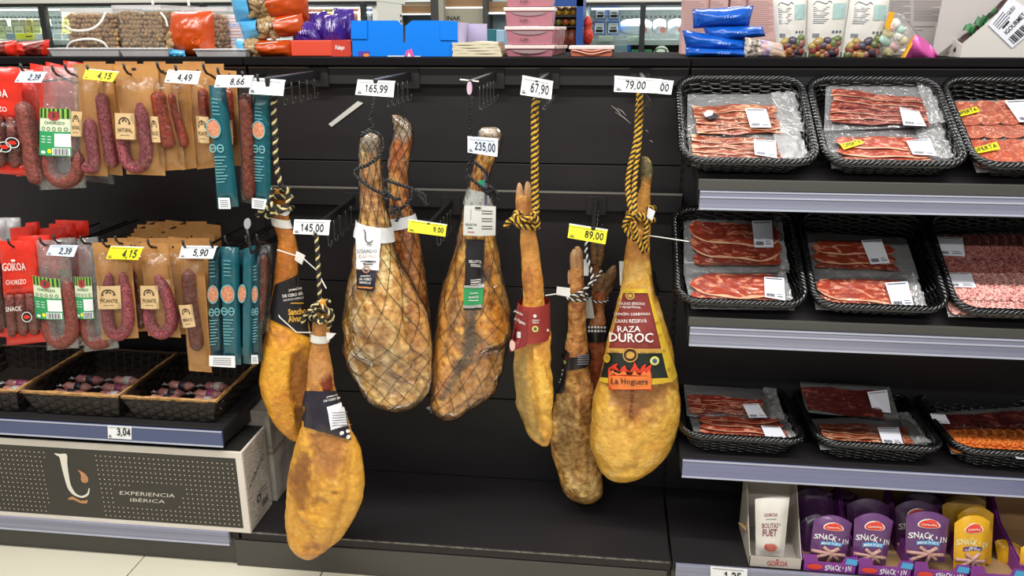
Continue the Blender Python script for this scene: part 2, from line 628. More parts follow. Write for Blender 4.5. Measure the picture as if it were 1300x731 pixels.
# right fridge
TUBB = M('royal_blue_tub', '2468c0', .4)
for k, (a, c, y0, y1, w_) in enumerate(((755, 769, 8, 25, 'upper left'), (772, 786.5, 8, 25, 'upper right'), (753.5, 768, 26.5, 50, 'lower left'), (770.5, 786, 26.5, 50, 'lower right'))):
    fbox(a, c, y0, y1 if y1 < 40 else 44, .08, .09, TUBB, 'blue_tub', f'{w_} blue tub with a white label in the right fridge', 'tub', 'blue tubs in the right fridge', [(.1, .9, .1, .85, WHITE), (.2, .8, .16, .38, M('brown_food_picture', '8a6a4a', .5, var=(50, 'd8c8b0', .2))), (.25, .75, .45, .55, M('lime_print', '9ac05a', .5))])
for k, (a, c) in enumerate(((787, 828), (829, 846), (848, 870))):
    Y = YF + .1
    x0, x1 = at(a, 40, Y).x, at(c, 40, Y).x
    z0, z1 = at(a, 44, Y).z, at(a, 24, Y).z
    t = thing('white_loaf_pack', f'{("wide left", "narrow middle", "right")[k]} white pillow pack on the right fridge shelf', 'food pack', ((x0 + x1) / 2, Y, z0), 'white packs in the right fridge')
    MB().loft([[V((x0 + (x1 - x0) * (.5 - .5 * math.cos(math.pi * i / 10)), Y + .06 + .06 * math.sin(q) * math.sin(math.pi * i / 10) ** .4, (z0 + z1) / 2 + (z1 - z0) / 2 * math.cos(q) * math.sin(math.pi * i / 10) ** .4)) for q in [2 * math.pi * j / 14 for j in range(14)]] for i in range(11)]).build('pack_body', M('glossy_white_pack', 'eef0f2', .35, var=(6, 'd9e2ee', .2)), t, smooth=True)
    MB().disc(lambda u, v: V((u, Y - .004, v)), x0 + (x1 - x0) * .75, z0 + (z1 - z0) * .3, .018, .018).build('pink_spot', M('pink_spot', 'd98a78', .5), t)
for a, c, lab in ((760, 778, 'left pale tag on the right fridge shelf edge'), (797, 812, 'pale tag by the door bar on the right fridge shelf edge')):
    fbox(a, c, 46, 52.5, .03, .004, M('pale_green_tag', 'cfd8c8', .5), 'shelf_tag', lab, 'price tag')
fbox(779, 800, 57, 78, .05, .1, M('grey_blue_pack', '8fa4ae', .5), 'chilled_pack', 'grey blue chilled pack on the lower fridge shelf with a blue side', 'food pack', None, [(.8, 1, 0, 1, TUBB), (.2, .45, .45, .6, PALE)])
for a, c, lab in ((801, 816, 'left green topped bag low in the right fridge'), (817, 827, 'right green topped bag low in the right fridge')):
    fbox(a, c, 63, 80, .05, .08, M('leaf_green_pack', '4f9a66', .5), 'green_bag', lab, 'food bag')
Y = YF - .03
pts = [at(x, y, Y) for x, y in ((824, 78), (828, 70), (833, 61), (838, 58), (843, 58), (847, 61), (851, 70), (855, 78))]
o = solo('oval_sign', MB().prism(pts, (0, .004, 0)), M('pale_green_sign', 'b9cdb9', .5), 'pale green arched sign standing low before the right fridge', 'sign')
MB().ringd(lambda u, v: at(u, v, Y - .002), 839, 64.5, 8, 4, .72).build('mark', M('dark_green_print', '23422c', .5), o)
MB().box(at(742, 60, YF + .5).x, at(985, 60, YF + .5).x, YF + .4, YF + .5, 1.2, BZ(54, 800)).build('dark_food_row', M('dark_reddish_food', '5a4238', .6, var=(14, '3a2c28', .2)), bpy.data.objects['upright_fridge.001'])
# far display unit between the fridges
YD = 4.2
dx = lambda p: at(p, 20, YD).x
dz = lambda y, p=560: at(p, y, YD).z
t = thing('display_unit', 'far wooden wall display with grey pillars and dark letters in the background', 'display unit', (dx(560), YD + .2, 0))
GB_ = M('greige_pillar', '8c8878', .6)
DKP = M('dark_pillar', '33322f', .6)
WOOD = M('brown_wood_band', '8a6a48', .55, var=(6, '765838', .3), stretch=(.3, 1, 8))
MB().box(dx(470), dx(745), YD + .35, YD + .4, 0, 2.8).build('back_board', M('pale_blue_board', 'b4ccd6', .6), t)
for a, c, m_ in ((476, 505, GB_), (547, 557, DKP), (557, 563.5, GB_), (613, 618.5, DKP)):
    MB().box(dx(a), dx(c), YD, YD + .3, 0, 2.6).build('pillar', m_, t)
for a, c, y0, y1 in ((505, 547, 1.5, 7), (505, 547, 7.5, 16), (563.5, 613, -12, 8.3), (618.5, 665, 2, 15)):
    MB().box(dx(a), dx(c), YD + .1, YD + .32, dz(y1), dz(y0)).build('wood_board', WOOD if y1 > 7.2 else M('light_wood', 'a08c70', .55), t)
for a, c, y0, y1 in ((505, 547, 16.5, 18.6), (505, 547, .0, 1.2), (563.5, 613, 8.5, 10.4), (618.5, 665, 15.5, 18)):
    MB().box(dx(a), dx(c), YD + .08, YD + .12, dz(y1), dz(y0)).build('glowing_strip', M('glowing_white_strip', 'f4fafa', .4, emit=.8), t)  # white strips with emission in their material
gp = MB().box(dx(563.5), dx(613), YD + .05, YD + .08, 1.0, dz(10.6)).build('grey_panel', GB_, t)
MB().text('INAK', lambda u, v: at(u, v, YD + .048), 576, 23, 18, 5.6, .02, down=True).build('dark_letters', INK, gp)
Yc = YF - .9
c0_ = MB().box(at(597, 60, Yc).x, at(642, 60, Yc).x, Yc - .02, Yc + .25, 0, at(620, 60, Yc).z - .0005)
solo('background_counter', c0_, GB_, 'low greige counter in the background carrying teal and navy boxes', 'counter')
for a, c, y0, y1, m_, lab in ((601, 608, 38, 60, M('navy_box', '24305a', .5), 'small navy box in the background beside a teal one'), (608, 630, 37, 60, M('teal_box', '1f6a78', .5), 'teal box in the background left of the pink tubs'), (630, 640, 38, 60, M('pale_blue_box', '9abad0', .5), 'pale blue box behind the pink tubs')):
    fbox(a, c, y0, y1, -.9, .2, m_, 'background_box', lab, 'box')
# navy produce rack
YR = 1.75
rx = lambda p: at(p, 30, YR).x
rz = lambda y: at(720, y, YR).z
t = thing('produce_rack', 'navy display rack with yellow and red produce behind the pink tubs', 'rack', (rx(715), YR + .2, 0))
NV = M('navy_rack', '16458c', .45)
MB().box(rx(731.5), rx(740), YR, YR + .4, 0, rz(-8)).build('post', NV, t)
MB().box(rx(684), rx(692), YR, YR + .4, 0, rz(-8)).build('post', NV, t)
MB().box(rx(684), rx(740), YR, YR + .03, rz(8), rz(-8)).build('top_board', NV, t)
MB().box(rx(684), rx(740), YR + .3, YR + .33, 0, rz(7)).build('back_board', M('rack_back_dark', '3a2a20', .6), t)
for y in (20, 33, 57):
    MB().box(rx(692), rx(731.5), YR + .02, YR + .3, rz(y) - .006, rz(y)).build('rack_shelf', FRAME, t)
pc = [('e2a83a', 'amber'), ('e8c43a', 'yellow'), ('d9762c', 'orange'), ('b4382a', 'red'), ('7c3a2c', 'brownish red')]
k = 0
for y, rws in ((20, (('e2a83a', 'amber'), ('e8c43a', 'yellow'), ('e2a83a', 'golden'))), (33, (('8a9a4a', 'olive green'), ('d9762c', 'orange'), ('d9a03a', 'ochre'))), (57, (('b4382a', 'red'), ('7c3a2c', 'brownish red'), ('94442c', 'rust red')))):
    for i, (hx, nm) in enumerate(rws):
        x = rx(707 + 9.5 * i)
        b = MB()
        R_ = .024 if y < 40 else .034
        b.loft([[V((x + R_ * math.sin(math.pi * j / 8) * math.cos(q) * 1.02, YR + .07 + R_ * math.sin(math.pi * j / 8) * math.sin(q), rz(y) + R_ * (1.0 + (1.0 if y < 40 else 1.5) * -math.cos(math.pi * j / 8)) + .001)) for q in [2 * math.pi * a / 12 for a in range(12)]] for j in range(1, 8)])
        solo('produce', b, M('produce_' + nm.replace(' ', '_'), hx, .4, var=(40, '5a2a18', .1)), f'{nm} piece of produce on the {("top", "middle", "bottom")[(y > 20) + (y > 40)]} shelf of the navy rack', 'produce', 'produce in the navy rack', smooth=True)
        k += 1
b = MB()
x = at(746, 40, 1.9).x
b.loft([[V((x + r * math.cos(q) * .9, 1.9 + r * .7 * math.sin(q), at(746, y, 1.9).z)) for q in [2 * math.pi * a / 12 for a in range(12)]] for y, r in ((20, .004), (23, .016), (27, .022), (32, .026), (36, .018), (39, .027), (46, .032), (53, .026), (57, .012))])
solo('red_net_bag', b, M('red_net', 'd8371c', .45, var=(90, 'a82412', .15), bump=(90, .5)), 'red net bag hanging by the navy rack', 'bag', smooth=True)

# ------------------------------------------------------------------ floor
TILE = M('cream_floor_tile', 'd6d1be', 0.3, var=(2.5, 'cfc9b5', 0.4), spec=0.5)
GROUT = M('dark_floor_joint', '4a463f', 0.8)
fl = MB().box(-5, 6, -4.4, 6.2, -0.06, -0.004).build('floor', GROUT)
fl['kind'] = 'structure'
jx = atz(174, 716, 0).x
tile0 = None
for i in range(-4, 5):
    for j in range(-4, 2):
        if tile0 is None:
            tile0 = MB().box(-0.298, 0.298, -0.298, 0.298, -0.03, 0.0).build('tile', TILE, fl, bevel=0.0015)
            o = tile0
        else:
            o = tile0.copy(); COL.objects.link(o)
        o.location = (jx + 0.3 + 0.6 * i, -0.66 + 0.3 + 0.6 * j + 0.0, 0)

# ------------------------------------------------------------------ the three shelving bays
BAYS = [(-1.333, 'black shelving bay on the left, hung with sausage packets over wicker baskets'),
        (0.0, 'black shelving bay in the middle with whole hams hanging against its panels'),
        (1.333, 'black shelving bay on the right holding shelves of woven baskets')]
ZTOP = 1.5435
for bi, (X0, lab) in enumerate(BAYS):
    X1 = X0 + 1.333
    t = thing('shelving_bay', lab, 'shelving', (X0 + 0.6665, 0, 0))
    for z0, z1 in ((0.126, 0.427), (0.431, 0.827), (0.831, 1.227), (1.231, 1.52)):
        MB().box(X0 + 0.006, X1 - 0.006, 0, 0.015, z0, z1).build('back_panel', BLACK, t, bevel=0.0015)
    MB().box(X0 + 0.003, X1 - 0.003, 0.016, 0.03, 0.0, 1.52).build('light_block_panel', BLACKD, t)  # unseen panel added to block light leaking through the panel gaps
    up = MB().box(X0 - 0.014, X0 + 0.014, 0.004, 0.04, 0.0, 1.53).build('upright', BLACKD, t)
    s = MB()
    for k in range(46):
        s.box(X0 - 0.003, X0 + 0.003, 0.002, 0.006, 0.17 + k * 0.028, 0.185 + k * 0.028)
    s.build('slots', M('slot_black', '060606', 0.9), up, kind='stuff')
    MB().box(X0 + 0.002, X1 - 0.002, 0.40, 0.42, 0.0, 1.522).build('rear_panel', BLACKD, t)
    MB().box(X0 + 0.002, X1 - 0.002, -0.055, 0.62, 1.522, ZTOP).build('top_board', M('matte_black_board', '161416', 0.85, spec=0.08), t, bevel=0.001)
    r = MB().box(X0 + 0.004, X1 - 0.004, -0.03, 0.0, 1.466, 1.514).build('hanging_rail', BLACK, t, bevel=0.001)
    MB().box(X0 + 0.004, X1 - 0.004, -0.0305, -0.024, 1.512, 1.5155).build('rail_edge', M('rail_edge_highlight', '86827a', 0.4, metal=0.3), r)  # pale strip paints the highlight along the rail's top edge
    MB().box(X0 + 0.004, X1 - 0.004, -0.411, 0.0, 0.098, 0.126).build('deck', BLACK, t, bevel=0.0015)
    p = MB()
    for k in range(52):
        x = X0 + 0.02 + k * 0.0252
        for yy in ((-0.395,) if k % 2 else (-0.395, -0.02)):
            p.box(x - 0.003, x + 0.003, yy - 0.0015, yy + 0.0015, 0.1255, 0.1264)
    p.build('perforations', M('slot_black', '060606', 0.9), t, kind='stuff')
    if bi == 1:
        MB().box(X0 + 0.004, X1 - 0.004, -0.4125, -0.409, 0.1225, 0.1268).build('worn_front_edge', M('worn_deck_edge', '8d8a82', 0.35, metal=0.4, var=(60, '33312e', 0.25), stretch=(1, 1, 1)), t)
        MB().box(X0 - 0.02, X1 - 0.012, -0.413, -0.39, 0.0, 0.094).build('kick_plate', M('kick_plate_grey', '45433f', 0.4, var=(6, '3b3936', 0.3), stretch=(.3, 1, 6)), t, bevel=0.0015)
        r2 = MB().box(X0 + 0.012, X1 + 0.0, -0.03, 0.0, 1.092, 1.146).build('hanging_rail', BLACK, t, bevel=0.001)
        MB().box(X0 + 0.012, X1 + 0.0, -0.0305, -0.02, 1.1445, 1.149).build('rail_edge', M('rail_edge_highlight', '86827a', 0.4, metal=0.3), r2)
    else:
        MB().box(X0 + 0.002, X1 - 0.022, -0.40, -0.38, 0.0, 0.094).build('kick_plate', M('kick_plate_grey', '45433f', 0.4), t, bevel=0.0015)
        e = X1 - 0.03 if bi == 0 else X1
        st = MB().box(X0 + (0.002 if bi == 0 else 0.012), e, -0.426, -0.412, 0.085, 0.128).build('price_strip', PSTRIPG, t, bevel=0.002)
        MB().box(X0 + (0.002 if bi == 0 else 0.012), e, -0.428, -0.424, 0.082, 0.087).build('strip_edge', CLEARP, st)
# scratches of old tape on the middle panel
for k, (a, c) in enumerate((((776, 134), (789, 146)), ((781, 142), (801, 157)), ((784, 137), (795, 147)), ((819, 165), (823, 168)), ((824, 178), (829, 181)))):
    p0, p1 = at(a[0], a[1], -0.0015), at(c[0], c[1], -0.0015)
    solo('tape_scrap', MB().tube([p0, (p0 + p1) / 2 + V((0.002, 0, 0.001)), p1], [0.0004, 0.0013, 0.0004], 4), M('tape_scrap', 'b9b5ad', 0.5), ('first pale tape scrap from the left on the panel beside the longest yellow rope', 'longest pale tape scrap on the panel left of the rope', 'pale tape scrap between the two longer ones left of the rope', 'tiny tape scrap just right of the large ham rope', 'lowest tiny tape scrap right of the large ham rope')[k], 'tape scrap', 'tape scraps')
f_ = QP([(454, 128.5), (461, 131), (421, 161), (417, 157.5)], -0.004)
solo('loose_holder_strip', MB().prism([f_(0, 0), f_(1, 0), f_(1, 1), f_(0, 1)], (0, 0.003, 0)), M('pale_strip', 'c9c8c0', 0.4), 'bare pale grey plastic strip stuck aslant on the black panel under 165,99', 'plastic strip')

# ------------------------------------------------------------------ shelves


def shelf(lab, X0, X1, yf, zb, lip, strip, tilt, mat, grey=True):
    """board sloping up to the back, a grey lip and a price strip along its front"""
    t = thing('shelf', lab, 'shelf', ((X0 + X1) / 2, -0.2, zb))
    h = (-0.03 - yf) * math.tan(tilt)
    c0 = V(((X0 + X1) / 2, (yf - 0.02) / 2, zb + h / 2))
    L = -(yf + 0.02) / 2 / math.cos(tilt)
    MB().obox(c0 - V((0, 0, 0.010)), ((X1 - X0) / 2, 0, 0), (0, L * math.cos(tilt), L * math.sin(tilt)), (0, -0.008 * math.sin(tilt), 0.008 * math.cos(tilt))).build('board', BLACK, t, bevel=0.0015)
    if grey:
        MB().box(X0, X1, yf - 0.004, yf + 0.006, lip[0], lip[1]).build('front_lip', GREYLIP, t, bevel=0.0015)
    st = MB()
    n = 24
    zs = [strip[0], strip[0] + (strip[1] - strip[0]) * 0.35, strip[0] + (strip[1] - strip[0]) * 0.7, strip[1]]
    st.box(X0 + 0.004, X1, yf - 0.012, yf - 0.002, strip[0], strip[1])
    s_ = st.build('price_strip', mat, t, bevel=0.003)
    e = MB().box(X0 + 0.004, X1, yf - 0.0135, yf - 0.010, strip[0] - 0.002, strip[0] + 0.003)
    e.box(X0 + 0.004, X1, yf - 0.0135, yf - 0.010, strip[1] - 0.003, strip[1])
    if grey:
        zm = strip[0] + (strip[1] - strip[0]) * 0.62
        e.box(X0 + 0.004, X1, yf - 0.0135, yf - 0.010, zm, zm + 0.004)
    e.build('strip_edge', CLEARP, s_)
    for xx in (X0 + 0.001, X1 - 0.004):
        MB().prism([(xx, yf, zb - 0.016), (xx, yf, zb - 0.05), (xx, -0.01, zb - 0.09 + h * 0.7), (xx, -0.01, zb + h - 0.02)], (0.003, 0, 0)).build('bracket', BLACKD, t)
    return t


TILT = math.radians(31.5)
shelf('sloping top shelf of the right bay, grey lip and bare clear price strip', 1.343, 2.655, -0.36, 1.236, (1.224, 1.253), (1.177, 1.224), TILT, PSTRIPG)
shelf('sloping middle shelf of the right bay, grey lip under three baskets', 1.341, 2.655, -0.36, 0.858, (0.849, 0.875), (0.797, 0.849), TILT, PSTRIPG)
shelf('flat lowest shelf of the right bay with lavender price strip', 1.346, 2.655, -0.36, 0.448, (0, 0), (0.390, 0.444), 0.0, PSTRIP, grey=False)
shelf('flat shelf under the wicker baskets with navy price strip', -1.325, -0.008, -0.42, 0.488, (0, 0), (0.433, 0.483), 0.0, PSTRIPN, grey=False)

# ------------------------------------------------------------------ hook bars


def hook_bar(X, z, ytip, lab, nh=5, zdrop=0.05, tipx=None, y0=-0.06):
    tipx = X if tipx is None else tipx
    t = thing('hook_bar', lab, 'hook bar', (X, -0.03, z))
    MB().box(X - 0.03, X + 0.03, -0.036, -0.0305, z - 0.042, z + 0.016).build('bracket', BLACK, t, bevel=0.001)
    a, c = V((X, -0.036, z)), V((tipx, ytip, z))
    d = (c - a) / 2
    MB().obox((a + c) / 2 - V((0, 0, 0.006)), d, (0.0065, 0, 0), (0, 0, 0.013)).build('bar', HOOKM, t, bevel=0.004)
    for k in range(nh):
        q = a.lerp(c, 0.16 + 0.62 * k / max(1, nh - 1)) + V((0.008, 0, -0.014))
        pts = [q, q + V((0, 0, -zdrop)), q + V((0.003, -0.004, -zdrop - 0.008)), q + V((0.009, -0.008, -zdrop - 0.008)), q + V((0.013, -0.01, -zdrop + 0.002)), q + V((0.013, -0.01, -zdrop + 0.01))]
        MB().tube(spline(pts, 3), 0.0022, 5).build('wire_hook', M('hook_wire', '4c4a48', 0.3, metal=0.6), t, smooth=True)
    return t


HB = [
    (0.2266, 1.500, -0.42, 'black hook bar behind the blank white tag, its J hooks empty'),
    (0.5085, 1.496, -0.40, 'upper black hook bar carrying the two netted hams'),
    (0.7648, 1.497, -0.455, 'black hook bar with a bare pink end cap, no tag on its tip'),
    (0.9276, 1.497, -0.44, 'black hook bar behind the tilted 67,90 tag'),
    (1.1917, 1.498, -0.33, 'rightmost upper black hook bar, over the large yellow ham'),
    (0.3128, 1.118, -0.45, 'lower black hook bar carrying the lowest ham'),
    (0.6252, 1.112, -0.36, 'lower black hook bar behind the creased yellow tag'),
    (1.0757, 1.122, -0.40, 'lower black hook bar above the trotters'),
]
for X, z, yt, lab in HB:
    t = hook_bar(X, z, yt, lab, tipx=0.335 if X == 0.3128 else None)
    if X == 0.7648:
        f_ = QP([(592.5, 104), (599, 104), (599, 120), (592.5, 120)], -0.462)
        cap = MB().prism([f_(0.5 + 0.5 * math.cos(a) * (1), 0.5 + 0.5 * max(-1, min(1, 1.15 * math.sin(a)))) for a in [2 * math.pi * k / 16 for k in range(16)]], (0, 0.008, 0)).build('end_cap', M('pink_end_cap', 'cbb0c6', 0.3), t)
        MB().tube([at(584, 101, -0.45), at(608, 103.5, -0.45)], 0.0022, 5).build('tag_wire', STEEL, t)

# ------------------------------------------------------------------ price tags


def tag(quad, Y, txt, box, lab, col=None, dy=0.012, small=True, holder=True, bold=0.022):
    f = QP(quad, Y, dy)
    t = thing('price_tag', lab, 'price tag', f(0.5, 0), 'price tags')
    k = MB()
    pts = [f(0, 0), f(1, 0), f(1, 1), f(0, 1)]
    k.grid(f, 4, 2)
    k.grid(lift(f, -0.0015), 4, 2, True)
    for q in ((0, 0, 1, 0), (1, 0, 1, 1), (1, 1, 0, 1), (0, 1, 0, 0)):
        k.add([f(q[0], q[1]), f(q[2], q[3]), f(q[2], q[3], -.0015), f(q[0], q[1], -.0015)], [(0, 1, 2, 3)])
    k.build('card', col or WHITE, t)
    if holder:
        MB().prism([f(-0.01, 0.98, -0.0018), f(1.01, 0.98, -0.0018), f(1.01, 1.1, -0.0018), f(-0.01, 1.1, -0.0018)], f.n * -0.003).build('holder', M('tag_holder', 'cfd2d8', 0.3), t)
    p = MB()
    fl_ = lift(f, 0.0016)
    if txt:
        p.digits(txt, fl_, box[0], box[1], box[2], box[3] * 1.08)
    if small:
        for q in ((0.06, 0.88, 0.9, 0.91), (0.05, 0.24, 0.16, 0.27), (0.05, 0.18, 0.14, 0.21), (0.05, 0.10, 0.17, 0.15)):
            p.rect(fl_, q[0], q[2] if q[2] > q[0] else q[0], min(q[1], q[3]), max(q[1], q[3]))
    if p.v:
        p.build('print', INK, t)
    return t


PALEB = M('pale_blue_card', 'd4e0f2', 0.5)
TG = [
    ([(25.4, 91.6), (59, 92), (52, 104.8), (18.3, 104.3)], -0.43, '2,39', (0.66, 0.5, 0.42, 0.5), 'pale blue 2,39 tag over the hanging clear chorizo packets, upper row', PALEB),
    ([(109, 87.8), (150, 91.6), (143, 103.8), (105, 100)], -0.43, '4,15', (0.66, 0.5, 0.42, 0.56), 'yellow 4,15 tag over the upper row of kraft packets', YELLOW),
    ([(213, 89.6), (254.5, 91.6), (250.6, 107), (208.7, 104.3)], -0.43, '4,49', (0.58, 0.5, 0.42, 0.5), 'white 4,49 tag in the upper row of sausages', WHITE),
    ([(275.3, 96.2), (321, 96.7), (317, 110.7), (271.8, 110.7)], -0.43, '8,66', (0.62, 0.5, 0.38, 0.5), 'white 8,66 tag over the tall teal packets', WHITE),
    ([(318, 99.7), (361.5, 103), (359.4, 121.6), (316, 119)], -0.425, '', None, 'blank white tag with nothing printed, right of the 8,66 tag', WHITE),
    ([(454, 102.3), (501, 104.3), (499.4, 123.4), (451, 120)], -0.41, '165,99', (0.53, 0.5, 0.6, 0.46), 'white 165,99 tag above the two netted hams', WHITE),
    ([(593.7, 174.4), (632, 177.6), (631.4, 199), (593.7, 193.3)], -0.475, '235,00', (0.58, 0.5, 0.68, 0.46), 'white 235,00 tag hanging low in front of a netted ham leg', PALEB),
    ([(663.4, 97.5), (701.8, 104.8), (699.8, 126), (660.4, 120)], -0.45, '67,90', (0.6, 0.5, 0.58, 0.48), 'white 67,90 tag tilted over a yellow and black rope', WHITE),
    ([(780.5, 97.5), (840, 101.8), (836, 118.3), (779.4, 116.3)], -0.345, '79,00', (0.46, 0.52, 0.44, 0.5), 'white 79,00 tag, rightmost above the hams, covering another tag', WHITE),
    ([(826, 101), (855, 103.8), (852, 120), (824, 118)], -0.335, '00', (0.66, 0.5, 0.36, 0.5), 'half hidden white tag showing only 00, behind the 79,00 tag', WHITE),
    ([(373.6, 279.9), (418.8, 281), (417.3, 298.6), (372, 296.7)], -0.46, '145,00', (0.52, 0.5, 0.64, 0.5), 'white 145,00 tag between the two hams at the left', WHITE),
    ([(519, 279), (567, 286), (565.3, 300.3), (517.5, 294)], -0.37, '9,00', (0.8, 0.5, 0.26, 0.4), 'yellow tag, half washed out to 9,00, beside the netted pair of hams', YELLOW),
    ([(723, 285), (771, 292.7), (768.5, 310), (720.6, 301.6)], -0.41, '89,00', (0.68, 0.5, 0.48, 0.46), 'yellow 89,00 tag above the pig trotters', YELLOW),
    ([(63.8, 311.7), (98.6, 312.3), (93.4, 326), (58.3, 323.8)], -0.43, '2,39', (0.64, 0.5, 0.42, 0.5), 'pale blue 2,39 tag on the lower row of clear chorizo packets', PALEB),
    ([(140, 313), (181.6, 314.6), (175, 329.8), (134.5, 328.4)], -0.43, '4,15', (0.68, 0.48, 0.42, 0.56), 'yellow 4,15 tag on the lower row of kraft packets', YELLOW),
    ([(230.7, 312.9), (275, 313.4), (270, 328.4), (227, 327.5)], -0.43, '5,90', (0.6, 0.5, 0.42, 0.5), 'white 5,90 tag on the lower row of sausages', WHITE),
]
for q, Y, tx, bx, lab, c in TG:
    t = tag(q, Y, tx, bx, lab, c)
    if tx == '235,00':
        MB().tube([at(601, 174, -.463), at(599, 150, -.462), at(597, 118, -.458)], .0012, 4).build('hanger_wire', HOOKM, t)
tag([(136.6, 540.3), (166.7, 541.5), (167, 558), (137, 556)], -0.4345, '3,04', (0.68, 0.58, 0.56, 0.5), 'white 3,04 tag on the navy shelf strip', WHITE, dy=0, holder=False)
tag([(902, 718.8), (948.8, 722.6), (948.5, 742), (902, 738)], -0.43, '1,25', (0.6, 0.45, 0.46, 0.5), 'white 1,25 tag on the bottom strip at the right', WHITE, dy=0, holder=False)

# ------------------------------------------------------------------ hams
from mathutils.bvhtree import BVHTree


def proj(P):
    d = P - CAM
    c = d.dot(FW)
    return 650 + FPX * d.dot(RT) / c, 365.5 - FPX * d.dot(UP) / c


def sm(a, b, x):
    t = max(0.0, min(1.0, (x - a) / (b - a)))
    return t * t * (3 - 2 * t)


def mixc(a, b, t):
    return tuple(p + (q - p) * t for p, q in zip(a, b))


HAM = M('cured_ham_skin', 'ffffff', 0.42, var=(60, 'e2d2b6', 0.2), bump=(55, 0.6), coat=0.12, attr=True)
HAMW = M('wrapped_ham_skin', 'ffffff', 0.32, var=(52, 'b89a70', 0.16), bump=(44, 1.0), coat=0.3, attr=True)
HOOF = M('pale_trotter_claw', 'c9a074', 0.5, var=(60, 'a8784e', 0.3), bump=(90, 0.4))
HOOFD = M('brown_trotter_claw', '7d5a34', 0.55, var=(70, '4b3218', 0.3), bump=(80, 0.6))


def sdist(x, y, pts, closed=True):
    """signed pixel distance to an outline (positive inside), or plain distance to a line"""
    best = 1e9
    ins = False
    n = len(pts)
    for i in range(n if closed else n - 1):
        ax, ay = pts[i]
        bx, by = pts[(i + 1) % n]
        dx, dy = bx - ax, by - ay
        t = max(0, min(1, ((x - ax) * dx + (y - ay) * dy) / (dx * dx + dy * dy)))
        d = math.hypot(x - ax - t * dx, y - ay - t * dy)
        best = min(best, d)
        if closed and (ay > y) != (by > y) and x < (bx - ax) * (y - ay) / (by - ay) + ax:
            ins = not ins
    return best if (ins or not closed) else -best


